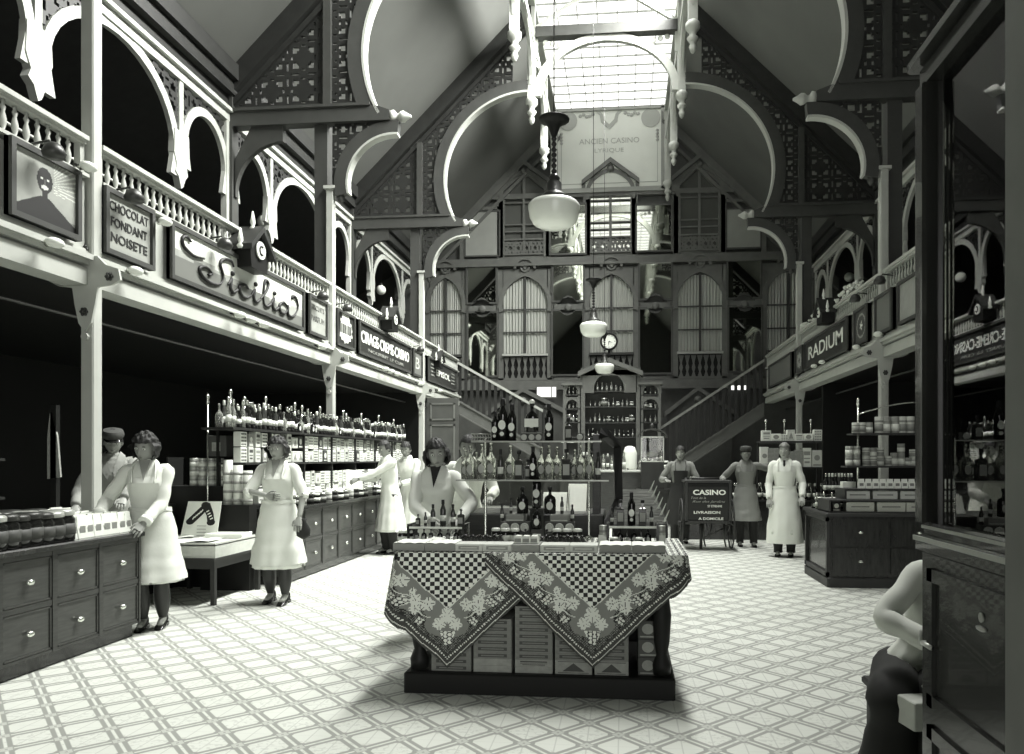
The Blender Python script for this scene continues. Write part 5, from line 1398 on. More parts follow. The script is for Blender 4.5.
# small rack at the far left edge
t = empty('counter_rack', (-4.5, 4.55, .866), PI/2, label='dark two shelf rack at the back of the near left counter, by the picture edge', cat='rack')
for z in (.32, .60): MB().box(-.5, .42, -.02, .14, z-.02, z).build('shelf', M_dark, t)
for x in (-.48, .3): MB().box(x-.015, x+.015, .1, .13, 0, .62).build('upright', M_dark, t)
for i, (dy, k_, z, h, lb) in enumerate(((.30, 'dec', .60, .3, 'tall stoppered glass bottle'), (.16, 'jar', .60, .16, 'pale squat jar'), (.02, 'jar', .60, .14, 'second pale squat jar'), (.17, 'jar2', .46, .12, 'pale jar standing on a white box'), (.04, 'jar2', .46, .1, 'short jar standing on a white box'))):
    put(k_, (-4.53, 4.55+dy, .867+z), h, rz=PI/2, label='%s on the rack at the far left edge' % lb, cat='jar' if 'jar' in k_ else 'bottle')
for i, dy in enumerate((.02, .17)):
    single('wb%d' % i, cardbox(.13, .13, .14, M_paper, M_greyc, 0), 'carton'); put('wb%d' % i, (-4.53, 4.55+dy, .867+.32), 1, rz=PI/2, label='white box on the lower shelf of the far left rack, %s' % ('nearer', 'farther')[i], cat='box')

# low table with flat box
t = empty('low_table', (-4.48, 6.98, 0), label='low dark table with slim legs behind the woman at the near counter', cat='table')
MB().bbox(-.43, .43, 0, .98, .44, .47, c=.005).box(-.4, .4, .03, .05, .36, .44).box(.38, .4, .05, .95, .36, .44).build('tabletop', M_dark, t)
for x in (-.4, .4):
    for y in (.04, .93): MB().box(x-.022, x+.022, y-.022, y+.022, 0, .44).build('leg', M_dark, t)
t = empty('flat_crate', (-4.48, 7.0, .471), label='wide shallow white box covered with loose papers on the low table', cat='box')
MB().box(-.42, .43, 0, .012, 0, .15).box(-.42, -.408, .012, .88, 0, .15).box(.418, .43, .012, .88, 0, .15).box(-.42, .43, .88, .892, 0, .15).box(-.42, .43, .0, .88, .12, .132).build('tray', M_cream, t)
for i, (x, y, a, w, h) in enumerate(((-.1, .35, .2, .3, .22), (.15, .62, -.1, .28, .2), (-.25, .62, .5, .26, .2), (.2, .3, .05, .25, .3))):
    MB().grid(lambda u, v: ((u-.5)*w, (v-.5)*h, .006*math.sin(u*7+i)+.006*i), 6, 5).build('paper_sheet', M_paper, loc=(-4.55+x, 7.0+y, .606), rz=a, label='loose white paper sheet on the shallow box, %s' % ('near left', 'far right', 'far left', 'near right')[i], cat='paper')
MB().bbox(-.2, .2, -.14, .14, 0, .05, c=.004).build('folded_cloth', M_paper, loc=(-4.3, 7.7, .606), rz=.1, label='stack of white sheets at the far right of the shallow box', cat='paper')
# showcard with two dark rolls
a, b = at(181, 523, Y=7.7), at(216, 488, Y=7.7)
t = empty('showcard', ((a.x+b.x)/2, 7.7, .606), label='white leaning showcard printed with two crossed dark rolls', cat='sign')
W, H = (b.x-a.x)*.52, b.z-a.z
M = lambda u, w, d: (u+w*.12, d+w*.12, w)
MB().prism([(-W, 0), (W, 0), (W*.92, H), (-W*.92, H)], M, 0, .008).build('card', M_paper, t)
m = MB()
m.strip([(-W*.75, H*.5), (-W*.2, H*.82), (W*.1, H*.98)], [(-W*.45, H*.36), (.0, H*.62), (W*.25, H*.8)], M, -.004, 0).strip([(-W*.05, H*.85), (W*.25, H*.6), (W*.38, H*.38)], [(W*.3, H*.96), (W*.6, H*.66), (W*.72, H*.45)], M, -.006, 0)
for u, w in ((-W*.6, H*.43), (W*.08, H*.9), (W*.55, H*.41)): m.prism([(u+W*.22*math.cos(i*PI/6), w+H*.09*math.sin(i*PI/6)) for i in range(12)], M, -.008, 0)
m.build('printed_rolls', M_ink, t)
m = MB()
for i in range(5): m.strip([(-W*.5+i*W*.1, H*.5+i*H*.05), (-W*.42+i*W*.1, H*.58+i*H*.05)], [(-W*.46+i*W*.1, H*.48+i*H*.05), (-W*.38+i*W*.1, H*.56+i*H*.05)], M, -.0085, -.006)
for i in range(4): m.strip([(W*.2+i*W*.09, H*.72-i*H*.07), (W*.34+i*W*.09, H*.76-i*H*.07)], [(W*.22+i*W*.09, H*.69-i*H*.07), (W*.36+i*W*.09, H*.73-i*H*.07)], M, -.0085, -.006)
m.build('pale_lettering', M_paper, t)
m = MB()
for i in range(4): m.box(-W*.25, W*.25, 0, .001, 0, .006, M=lambda x, y, z, i=i: (x+.03, -.004+y+(H*.3-i*.035)*.12, z+H*.3-i*.035))
m.build('small_print', M_box2, t)

# long display shelving behind the counter
X0, SHY0, SHY1 = -4.30, 7.72, 14.4
t = empty('display_shelving', (X0, SHY0, 0), PI/2, label='long dark tiered display shelving filled with boxes and bottles along the left side', cat='shelving')
L = SHY1-SHY0
MB().box(.3, L, .3, .33, .89, 1.8).box(0.3, .75, .0, .3, 0, .88).build('back', M_vdark, t)
for z in (.93, 1.42, 1.81): MB().box(0 if z > 1.5 else .3, L, -.02 if z < 1.8 else -.04, .33, z-.025, z).build('shelf', M_dark, t)
for k in range(1, 8): MB().box(k*L/7-.012, k*L/7+.012, 0, .3, .93, 1.785).build('upright', M_dark, t)
SETK = ['box0', 'box1', 'box3', 'box4', 'box6', 'box0', 'box1', 'box6', 'box2', 'box5']
nb = 0
for z, tier, h0 in ((.932, 'lower', .17), (1.422, 'upper', .17)):
    y = SHY0 + .75 if z < 1 else SHY0+.35
    while y < SHY1-.1:
        for lev in range(2):
            k = SETK[R.randrange(len(SETK))]
            put(k, (X0-.07-.0*lev, y, z + lev*.182), 1.0, rz=PI/2, w=1.0, label='printed carton in the %s tier of the left display shelving, %s layer' % (tier, ('bottom', 'top')[lev]), cat='box', group='cartons in the %s tier of the left shelving, %s layer' % (tier, ('bottom', 'top')[lev])); nb += 1
        y += .165
for row, X in ((0, X0-.05), (1, X0-.18)):
    y = SHY0+.06+row*.04
    while y < SHY1-.05:
        k = R.choice(['wine', 'wine', 'wine2', 'wine3', 'slim', 'slim2', 'dec', 'flask', 'wine'])
        h = {'wine': .31, 'wine2': .29, 'wine3': .27, 'slim': .33, 'slim2': .3, 'dec': .26, 'flask': .2}[k]*R.uniform(.9, 1.1)
        kd = {'wine': 'dark wine bottle with pale label', 'wine2': 'green bottle with tan label', 'wine3': 'dark bottle with white capsule', 'slim': 'slim pale bottle', 'slim2': 'slim green bottle with white capsule', 'dec': 'pale decanter', 'flask': 'squat dark flask'}[k]
        put(k, (X, y, 1.811), h, rz=PI/2, label='%s in the %s row on top of the left shelving' % (kd, ('front', 'back')[row]), cat='bottle', group='%s, %s row on top of the left shelving' % (kd, ('front', 'back')[row]))
        y += R.uniform(.088, .115)
# rods with ball finials
for i, (x, ytop) in enumerate(((210, 390), (233, 389), (247, 396), (268, 396), (297, 402), (304, 405), (322, 406), (345, 410), (348, 413), (363, 413), (380, 415), (395, 419))):
    p = at(x, ytop, X=X0-.1); h = p.z - (1.81 if i else .0)
    m = MB().tube([(0, 0, 0), (0, 0, h-.1)], .009, 8).lathe([(.01, h-.12), (.022, h-.1), (.012, h-.08), (.02, h-.05), (.024, h-.03), (.004, h)], 10)
    m.build('display_rod', M_brass, loc=(X0-.13 if i else X0-.36, max(p.y, SHY0+.1) if i else 7.9, 1.81 if i else 0), label='thin bright rod with ball finial rising above the left bottles, %s from the left' % (nth[i]), cat='rod')
# bottles beside: tins and tubes at the near end of the shelving
MB().box(-.32, .5, 0, .3, 0, 1.15).box(-.32, -.3, 0, .3, 1.15, 1.48).build('tin_rack', M_vdark, loc=(-4.9, 8.0, 0), label='dark rack of tins behind the showcard', cat='rack')
for r_ in range(3):
    for i in range(4):
        put('tin', (at(194+i*8.6, 470, Y=8.1).x, 8.1, 1.151+r_*.107), .105, w=.125, label='round tin with pale lid in the stack behind the showcard, %s row' % ('bottom', 'middle', 'top')[r_], cat='tin', group='stacked round tins, %s row' % ('bottom', 'middle', 'top')[r_])
for i in range(3):
    m = MB().lathe([(.05, 0), (.05, .5-.06*i)], 14)
    for k in range(4): m.lathe([(.0505, .03+.1*k), (.0505, .06+.1*k)], 14, m=1)
    m.build('biscuit_tube', [M_cream, M_box2], loc=(at(228+i*10, 470, Y=7.9).x, 7.9, .95), label='tall patterned cylindrical pack at the near end of the left shelving, %s' % ('left', 'middle', 'right')[i], cat='tube pack')
MB().box(-.25, .32, -.08, .09, 0, .949).build('pack_stand', M_vdark, loc=(-4.45, 7.9, 0), label='dark block carrying the tall cylindrical packs', cat='stand')
MB().bbox(-.12, .12, -.1, .1, 0, .24, c=.006).box(-.05, .05, -.104, -.1, .06, .16, 1).build('dark_box', [M_box3, M_greyc], loc=(at(220, 445, Y=8.12).x, 8.14, 1.49), rz=0, label='black box with small pale label under the first bottles', cat='box')
t = MB().box(-.15, .15, -.12, .12, 0, .25).build('carton', M_cream, loc=(-5.3, 7.75, .95), label='pale carton in the shade behind the woman at the near counter', cat='box')
MB().box(-.4, .25, -.25, .3, 0, .95).build('side_cabinet', M_vdark, loc=(-5.35, 7.75, 0), label='dark cabinet in the shade under the left gallery', cat='cabinet')
# open baskets and pots along the front of the far counter
for i in range(22):
    y = 8.42 + i*.2
    if y > 12.4: break
    k = ('jar', 'jar2', 'tin3', 'jar3')[i % 4]
    for r_ in range(2):
        put(k, (XFR-.09-.13*r_, y, .891), .13, w=.14, label='small pot in the %s row along the edge of the long left counter' % ('front', 'second')[r_], cat='pot', group='small pots along the long left counter, %s row' % ('front', 'second')[r_])
for i, (y, w, h) in enumerate(((10.0, .5, .02), (10.6, .45, .05), (11.15, .4, .03), (9.2, .35, .02))):
    MB().bbox(-.1, .1, -w/2, w/2, 0, h+.03, c=.006).build('parcel', M_paper, loc=(XFR-.42+.3*0, y, .94), label='white paper parcel lying on the long left counter, %s' % ('second from the near end', 'third', 'farthest', 'nearest')[i], cat='parcel')
t = MB().strip([(-.06, 0), (-.05, .4), (-.02, .62)], [(.07, .02), (.05, .4), (.0, .62)], lambda u, w, d: (u+.02*math.sin(w*9), d, w), 0, .02).box(-.03, .03, .0, .05, -.9, .7, 1).box(-.2, .2, -.1, .2, at(53, 479, Y=6.5).z*-1, -.9, 1).build('hanging_cloth', [M_greyc, M_vdark], loc=(at(53, 480, Y=6.5).x, 6.5, at(53, 479, Y=6.5).z), label='pale cloth hanging on a dark stand behind the near left counter', cat='cloth')
p = at(135, 470, X=-7)
# panelled door at the far end, left
a = at(427, 500, Y=17.6); b = at(444, 398, Y=17.6)
t = structure(empty('door_1', (a.x, 17.6, 0)))
MB().box(0, b.x-a.x+.35, 0, .05, 0, b.z).build('leaf', M_facade2, t); m = MB()
for z0, z1 in ((.15, 1.1), (1.25, 2.3), (2.4, b.z-.12)): m.box(.08, b.x-a.x+.27, -.02, 0, z0, z0+.04).box(.08, b.x-a.x+.27, -.02, 0, z1-.04, z1).box(.08, .12, -.02, 0, z0, z1).box(b.x-a.x+.23, b.x-a.x+.27, -.02, 0, z0, z1)
m.build('panel_moulding', M_facade, t)

# ================================================================ BAR GLASSES AND BOTTLES, far end
gi = 0
for (y_, x0, x1) in bar_shelves:
    a, b = bx(x0, y_), bx(x1, y_); n = max(3, int((b.x-a.x)/.125))
    for i in range(n):
        k = R.choice(['dec', 'slim', 'jar2', 'wine3', 'dec', 'jar']) if y_ < 425 else R.choice(['wine', 'wine3', 'slim', 'dec'])
        put(k, (a.x+(b.x-a.x)*(i+.5)/n, YBAR+.1, a.z+.002), R.uniform(.16, .26) if k != 'jar' else .14, label='small bottle or glass on the %s shelf of the bar back' % {391: 'arched top', 406.5: 'second', 422.5: 'third', 437: 'lowest', 394.5: 'upper side', 408.5: 'middle side', 422: 'lower side'}[y_], cat='bottle', group='glassware on the bar back, row at %s' % {391: 'the arched top', 406.5: 'the second shelf', 422.5: 'the third shelf', 437: 'the lowest shelf', 394.5: 'the upper side shelves', 408.5: 'the middle side shelves', 422: 'the lower side shelves'}[y_])
# service counter in front of the bar with clutter
YC = 17.5
a, b = at(560, 487, Y=YC), at(668, 487, Y=YC)
t = empty('service_counter', ((a.x+b.x)/2, YC, 0), label='dark service counter with pale top in front of the bar back', cat='counter')
W = (b.x-a.x)/2; zt = at(600, 470, Y=YC).z
MB().box(-W, W, 0, .7, 0, zt-.05).build('body', M_wood, t); MB().bbox(-W-.05, W+.05, -.05, .75, zt-.05, zt, c=.01).build('top', M_paint, t)
for i in range(26):
    x = a.x + (b.x-a.x)*(i+.5)/26
    k = R.choice(['dec', 'slim', 'wine', 'wine3', 'flask', 'jar', 'dec', 'slim2'])
    put(k, (x, YC+R.uniform(.12, .5), zt+.001), R.uniform(.28, .48) if k != 'jar' else .22, label='bottle standing on the service counter before the bar back', cat='bottle', group='bottles on the service counter')
for x0, x1, y0, y1, lb in ((623, 637, 446, 466, 'large white paper bundle on the service counter, right'), (616, 622, 452, 468, 'narrow white paper bundle on the service counter, left'), (585, 597, 455, 468, 'low white paper bundle on the service counter')):
    p, q = at(x0, y1, Y=YC+.3), at(x1, y0, Y=YC+.3); w = q.x-p.x
    MB().lathe([(w*.45, 0), (w*.5, .05), (w*.5, (q.z-zt)*.7), (w*.35, (q.z-zt)*.95), (w*.1, q.z-zt)], 12, sy=.6).build('paper_bundle', M_paper, loc=((p.x+q.x)/2, YC+.3, zt+.001), label=lb, cat='bundle')
# small glazed pastry case with roof
p, q = at(641, 462, Y=16.2), at(664, 432, Y=16.2); w = (q.x-p.x)/2; c = (p.x+q.x)/2
t = empty('pastry_case', (c, 16.2, 0), label='small glazed case with curved roof on a dark stand near the cart', cat='display case')
MB().box(-w, w, 0, .5, 0, p.z).box(-w-.1, w+.25, -.05, .55, .75, .8).build('stand', M_dark, t)
MB().box(-w+.02, w-.02, .02, .48, p.z+.02, q.z-.1).build('glass', M_glass, t)
m = MB()
for x in (-w, w-.02):
    for y in (0, .48): m.box(x, x+.02, y, y+.02, p.z, q.z-.1)
for z in (p.z, q.z-.12):
    m.box(-w, w, 0, .02, z, z+.025).box(-w, w, .48, .5, z, z+.025)
m.build('frame', M_tin, t)
MB().strip(arc(0, q.z-.12, w+.08, 180, 0, 12, .2), arc(0, q.z-.12, w+.05, 180, 0, 12, .17), lambda u, ww, d: (u, d, ww), -.05, .55).lathe([(.05, 0), (.03, .05), (.05, .1), (.01, .16)], 8, (0, .25, q.z+.05)).build('roof', M_mid, t)
MB().ball((0, .25, p.z+.16), .12, 0, 10, 6, (1.1, .8, .6)).build('cake', M_cream, t)
# ================================================================ RIGHT SIDE
# handcart
YK = 11.9
a, b = at(686.5, 522, Y=YK), at(730, 483, Y=YK); cx_ = (a.x+b.x)/2; W = (b.x-a.x)/2; z0, z1 = a.z, b.z
t = empty('delivery_cart', (cx_, YK, 0), label='black two wheeled delivery handcart lettered CASINO LIVRAISON A DOMICILE', cat='cart')
MB().bbox(-W, W, 0, .62, z0, z1, c=.01).build('box_body', M_vdark, t)
m = MB().box(-W-.03, W+.03, -.03, .65, z1, z1+.035).box(-W-.02, W+.02, -.02, 0, z0-.02, z0+.02).box(-W-.02, -W+.02, -.02, 0, z0, z1).box(W-.02, W+.02, -.02, 0, z0, z1)
m.build('frame', M_dark, t)
MB().box(-W+.03, W-.03, -.012, .0, z0+.04, z1-.06).build('name_board', M_black_cloth, t)
H = z1-z0
for s_, w_, h_, x, z, bo in (('CASINO', .82, .14, .05, .76, .03), ('LIVRAISON', .66, .075, -.06, .25, .02), ('A DOMICILE', .62, .07, .12, .09, .02), ('ST ETIENNE', .36, .06, .3, .41, .01)):
    text(s_, 2*W*w_*.92, H*h_*.95, M_letter, t, x*W, -.014, z0+H*z, bold=bo)
text('Tout de la', 2*W*.34, H*.06, M_sgrey, t, -.45*W, -.014, z0+H*.62, shear=.3); text('Rue des Jardins', 2*W*.75, H*.07, M_sgrey, t, .02*W, -.014, z0+H*.52, shear=.4)
for sx in (-1, 1):
    w = MB(); x = sx*(W+.06); rr = .41; cy_, cz_ = .33, .41
    ring = [(x, cy_+rr*.97*math.cos(i*PI/18), cz_+rr*.97*math.sin(i*PI/18)) for i in range(37)]
    w.tube(ring, .014, 6)
    for i in range(14):
        a_ = i*PI/7; w.tube([(x, cy_, cz_), (x, cy_+rr*.95*math.cos(a_), cz_+rr*.95*math.sin(a_))], .006, 4)
    w.lathe([(.04, -.05), (.04, .05)], 10, M=lambda X_, Y_, Z_: (x+Z_, cy_+X_, cz_+Y_))
    w.build('wheel', M_dark, t)
MB().tube([(-W-.08, .33, .41), (W+.08, .33, .41)], .018, 8).box(-W, -W+.03, .3, .36, .4, z0).box(W-.03, W, .3, .36, .4, z0).build('axle', M_iron, t)
m = MB()
for x in (-W*.2, W*.75): m.tube([(x, .05, z0), (x, .05, .2), (x+.03, .05, .06)], .015, 6)
m.tube([(-W*.2, .05, .2), (W*.75, .05, .36)], .01, 5); m.build('stay_rods', M_iron, t); m = MB().tube([(W*.0, .3, z0), (W*.15, .3, .15), (W*.3, .3, z0)], .012, 6)
m.build('spring', M_iron, t)
MB().tube([(-W*.3, .1, z0), (-W*.3, .1, .02)], .025, 8).build('prop_leg', M_dark, t)
m = MB()
for x in (-W+.05, W-.05): m.tube([(x, .6, z1-.05), (x, .78, z1+.05)], .018, 6)
m.tube([(-W+.05, .78, z1+.05), (W-.05, .78, z1+.05)], .02, 6); m.build('push_handle', M_dark, t)

# island counter
X0, Y0 = 2.30, 8.63
t = empty('island_counter', (X0, Y0, 0), label='dark panelled island counter with small pulls standing on the right of the hall', cat='counter')
HX = 2.0; DY = 1.07; HH = .85
MB().box(.03, HX, .03, DY, .1, HH-.04).build('carcass', M_mahog, t)
MB().bbox(0, HX+.02, 0, DY+.02, 0, .12, c=.02).build('plinth', M_dark, t)
MB().bbox(-.02, HX+.03, -.03, DY+.02, HH-.04, HH, c=.01).build('worktop', M_dark, t)
m = MB()
for y in (.03, DY-.07): m.box(0, .03, y, y+.05, .12, HH-.04)
for z in (.12, HH-.1): m.box(0.0, .03, .03, DY, z, z+.05)
m.build('side_panel_frame', M_dark, t)
for i in range(3):
    for j in range(2):
        x0, x1 = .06+i*.64, .06+(i+1)*.64-.03; za, zb = .15+j*.33, .15+(j+1)*.33-.03
        d = MB().box(x0, x1, .01, .03, za, zb).build('drawer', M_mahog, t); pull(d, (x0+x1)/2, .01, (za+zb)/2, .03)
ZC = HH+.001
# glazed trays with boxes on the counter
t = empty('glazed_tray', (X0, Y0, ZC), label='low glazed tray rack of white cartons along the front of the island counter', cat='display case')
m = MB().box(.02, 1.95, .0, .5, 0, .012).box(.02, 1.95, .0, .5, .13, .142).box(.25, 1.95, .2, .6, .25, .262)
m.box(.02, .04, 0, .5, 0, .13).box(1.93, 1.95, 0, .5, 0, .13).box(.25, .27, .2, .6, .142, .25).box(1.93, 1.95, .2, .6, .142, .25)
m.build('frame', M_dark, t)
MB().box(.05, 1.92, .004, .008, .014, .128).build('glass', M_glass, t)
single('wlong', cardbox(.31, .12, .105, M_paper, M_greyc, 9) + [('lettering_strip', MB().box(-.1, .1, -.062, -.06, .045, .06), M_greyc)], 'carton')
for i, x in enumerate((.38, .72, 1.04, 1.38, 1.72)):
    put('wlong', (X0+x, Y0+.12, ZC+.013), 1, label='white carton behind the glass of the island counter tray, %s from the left' % nth[i], cat='box')
m = cardbox(.09, .1, .11, M_ink, M_paper, 1); single('wblk', m, 'carton'); put('wblk', (X0+.12, Y0+.12, ZC+.013), 1.0, label='small black carton with white picture at the corner of the island counter', cat='box')
for i in range(17):
    put('sachet' if i < 11 else 'sachet2', (X0+.5+i*.082, Y0+.42, ZC+.263), .11, w=.13, label='small white packet in the row on top of the tray rack', cat='packet', group='packets in a row on the island counter')
for i in range(10):
    put('wlong', (X0+.42+(i % 5)*.31, Y0+.34, ZC+.143+(.0 if i < 5 else 0)), (.9), rz=0, w=.9, label='flat white carton on the middle level of the island tray rack', cat='box', group='flat cartons on the middle level of the island rack') if i < 5 else None
for i in range(14):
    put(('slim', 'flask', 'jar')[i % 3], (X0+.1+.0*i if i < 0 else X0+.06+(i % 7)*.06-.02, Y0+.62+(i//7)*.14, ZC), .14 if i % 3 else .2, label='small bottle at the left end of the island counter', cat='bottle', group='small bottles at the left end of the island counter')
# tin stand
YT = Y0+.72
tx0 = at(850, 433, Y=YT).x
t = empty('tin_stand', (tx0, YT, ZC), label='tall dark stand of shelves with tins rising from the island counter', cat='shelving')
zA, zB = at(880, 466, Y=YT-.1).z-ZC, at(880, 433, Y=YT-.1).z-ZC
xr = X0+1.98-tx0
for z, x0 in ((zA, -.07), (zB, .0)): MB().box(x0, xr, -.12, .14, z-.02, z).build('shelf', M_dark, t)
px_ = at(858, 400, Y=YT).x-tx0; ph = at(858, 398, Y=YT).z-ZC
MB().tube([(px_, 0, 0), (px_, 0, ph-.08)], .012, 8).lathe([(.012, ph-.1), (.025, ph-.07), (.012, ph-.05), (.02, ph-.03), (.004, ph)], 10, (px_, 0, 0)).tube([(px_, 0, ph-.2)] + [(px_+.7*i/10, 0, ph-.2+.14*math.sin(PI*i/20)) for i in range(1, 11)], .008, 6).build('brass_post', M_brass, t)
MB().tube([(xr-.05, 0, 0), (xr-.05, 0, zB)], .012, 8).build('post', M_dark, t)
ti = 0
for x, h, lb in ((855.5, .13, 'first'), (862, .13, 'second'), (869, .13, 'third'), (879, .2, 'fourth'), (886, .2, 'fifth'), (895, .2, 'sixth'), (902, .2, 'seventh'), (910, .2, 'eighth')):
    p = at(x, 433, Y=YT); put(R.choice(['tin', 'tin2', 'tin3']), (p.x, YT, ZC+zB+.001), h, w=.12 if h < .15 else .14, label='tin on the top shelf of the tin stand, %s from the left' % lb, cat='tin')
for x, hs in ((849, (.13, .11)), (856.5, (.13, .11)), (866, (.11, .11)), (873, (.11, .11)), (880, (.1, .12)), (888, (.12,)), (894, (.16,)), (901, (.16, .11)), (908, (.1,)), (913, (.1, .1))):
    p = at(x, 466, Y=YT); z = 0
    for k, h in enumerate(hs):
        put(R.choice(['tin', 'tin2', 'tin3']), (p.x, YT, ZC+zA+.001+z), h, w=.12, label='tin on the lower shelf of the tin stand, %s' % ('standing on the shelf', 'stacked on another tin')[k], cat='tin', group='tins on the lower shelf of the tin stand, %s' % ('standing on the shelf', 'stacked')[k]); z += h+.001
p = at(848, 480, Y=YT); single('wsm', cardbox(.16, .1, .085, M_paper, M_greyc, 9), 'carton')
MB().box(-.1, .1, -.08, .08, 0, .245).build('riser_block', M_vdark, loc=(p.x, YT, ZC), label='dark block under the small white carton beside the tins', cat='block')
put('wsm', (p.x, YT, ZC+.246), 1, label='small white carton left of the tin stand under the tins', cat='box')
# bottles behind
# wall shelving behind the man in white
YW = 13.6
a, b = at(760, 500, Y=YW), at(823, 500, Y=YW)
t = empty('wall_shelving', (a.x, YW, 0), label='dark shelving with white cartons behind the man in the white apron', cat='shelving')
W = b.x-a.x
zs = [at(790, y, Y=YW).z for y in (500, 467, 441)]
MB().box(-1.6, W+.6, .0, .6, 0, zs[0]-.02).build('base_cabinet', M_mahog, t)
for z in zs: MB().box(-1.6 if z == zs[0] else 0, W+(.6 if z == zs[0] else .0), -.03, .35, z-.03, z).build('shelf', M_dark, t)
m = MB()
for x in (.02, W*.5, W-.02): m.box(x-.015, x+.015, .3, .34, zs[0], zs[2])
m.build('uprights', M_dark, t)
for i, x in enumerate((769, 788, 815)):
    h = at(x, 420, Y=YW).z; MB().tube([(at(x, 420, Y=YW).x-a.x, .3, zs[2]), (at(x, 420, Y=YW).x-a.x, .3, h)], .012, 6).ball((at(x, 420, Y=YW).x-a.x, .3, h), .03, 0, 8, 6).build('finial_rod', M_brass, t)
for i, (x, w_, h_) in enumerate(((766.5, .16, .19), (776, .17, .13), (784.5, .14, .12), (791, .13, .2), (799, .15, .13), (808.5, .16, .13), (818, .14, .2))):
    p = at(x, 441, Y=YW); single('ws%d' % i, cardbox(w_, .14, h_, M_paper if i % 3 else M_box1, M_greyc, i % 4), 'carton'); put('ws%d' % i, (p.x, YW+.06, zs[2]+.001), 1, label='white carton on the top wall shelf behind the man in white, %s from the left' % nth[i], cat='box')
for i, (x, w_, h_, bm_) in enumerate(((764.5, .14, .36, M_box1), (773, .2, .34, M_greyc), (799, .17, .3, M_greyc), (807, .15, .34, M_box1), (817, .17, .3, M_cream), (791, .14, .28, M_box2))):
    p = at(x, 467, Y=YW); single('wt%d' % i, cardbox(w_, .14, h_, bm_, M_box2, (i+1) % 4), 'carton'); put('wt%d' % i, (p.x, YW+.06, zs[1]+.001), 1, label='large patterned carton on the middle wall shelf, %s placed' % nth[i], cat='box')
for i in range(30):
    p = at(735+i*3.1, 500, Y=YW); k = ('wine', 'slim', 'wine3', 'flask')[i % 4]
    put(k, (p.x, YW+.05+(i % 2)*.12, zs[0]+.001), .3 if k != 'flask' else .2, label='bottle on the lowest wall shelf behind the man in white', cat='bottle', group='bottles on the lowest wall shelf at the right')
p = at(822, 480, Y=YW)
# dark bottles on the counter between
for i in range(9):
    p = at(826+i*3.2, 490, Y=11.2); put(('wine', 'slim2', 'wine3')[i % 3], (p.x, 11.2, .95), .3, label='bottle on the low cabinet behind the island counter', cat='bottle', group='bottles on the low cabinet behind the island')
a = at(822, 490, Y=11.1).x; MB().bbox(a, a+.9, 11.0, 11.5, 0, .949, c=.01).build('low_cabinet', M_mahog, label='low dark cabinet half hidden behind the island counter', cat='cabinet')

# ================================================================ TALL GLAZED CASE, right foreground
XV, YV0, YV1, XV1 = .985, .45, 2.50, 1.75
t = empty('glazed_cabinet', (XV, YV1, 0), label='tall dark glazed display cabinet filling the right foreground', cat='cabinet')
LV = YV1-YV0; WV = XV1-XV; ZLG, ZTP = 1.215, 2.78
M_vit = mat('vitrine_wood', .03, .22, noise=.35, scale=5, stretch=(1, 1, .2), coat=.4)
M_vitn = mat('vitrine_near_post', .16, .5, noise=.2, scale=3)
# local: x to the right (into the case), y from 0 (far corner) to -LV
MB().bbox(-.018, WV-.02, -LV, .01, 0, ZLG-.05, c=.008).build('base', M_vit, t)
MB().bbox(-.03, WV+.02, -LV, .04, ZLG-.05, ZLG, c=.012).bbox(-.01, WV, -LV, .02, ZLG, ZLG+.04, c=.008).build('ledge', M_vit, t)
MB().box(-.034, -.028, -LV, .04, ZLG-.02, ZLG-.005).box(-.015, -.008, -LV, .02, ZLG+.02, ZLG+.03).build('brass_edge', M_tin, t)
for x, y in ((-.03, -.035), (WV-.07, -.075), (0, -LV), (WV-.07, -LV)): MB().bbox(x, x+.07, y, y+.075, ZLG+.04, ZTP-.1, c=.01).build('corner_post', M_vit, t)
MB().bbox(-.045, .055, -.86, -.565, 0, ZTP-.12, c=.012).build('door_stile', M_vitn, t)
MB().bbox(-.02, WV+.02, -LV, .03, ZTP-.11, ZTP-.04, c=.012).bbox(-.05, WV+.05, -LV, .06, ZTP-.04, ZTP, c=.015).build('cornice', M_vit, t)
MB().box(.02, .026, -LV+.05, -.07, ZLG+.04, ZTP-.11).build('side_glass', M_plate, t)
MB().box(.07, WV-.07, -.03, -.024, ZLG+.04, ZTP-.11).build('end_glass', M_glass, t)
MB().box(WV-.03, WV-.02, -LV, -.05, ZLG+.04, ZTP-.11).build('back_board', M_vit, t)
m = MB()
for z0, z1 in ((.12, .62), (.68, ZLG-.1)):
    for y0, y1 in ((-.6, -.06), (-1.3, -.75)):
        m.box(-.03, -.018, y0, y1, z0, z0+.04).box(-.03, -.018, y0, y1, z1-.04, z1).box(-.03, -.018, y0, y0+.04, z0, z1).box(-.03, -.018, y1-.04, y1, z0, z1)
m.build('panel_moulding', M_vit, t)
MB().tube([(.0, -.03, .87), (-.03, -.03, .87), (-.03, -.1, .87)], .008, 8).lathe([(.01, -.0), (.014, .01), (.01, .05)], 10, (-.012, .015, .85)).build('door_handle', M_tin, t)
MB().lathe([(.012, 0), (.018, .006), (.01, .012), (.014, .022)], 12, M=lambda x, y, z: (-z, -.4+x, 1.03+y)).ball((-.02, -.4, 1.0), .013, 0, 10, 6, (.7, 2.2, .6)).build('ornate_pull', M_tin, t)
p = (XV+.12, 2.2, ZLG+.042)
MB().prism([(0, 0), (.34, -.02), (.36, .3), (.02, .32)], lambda u, w, d: (u, w-.15, d), 0, .006).build('price_list', M_paper, loc=(XV+.1, 2.15, ZLG+.041), label='white sheet lying on the floor of the tall glazed cabinet', cat='paper')
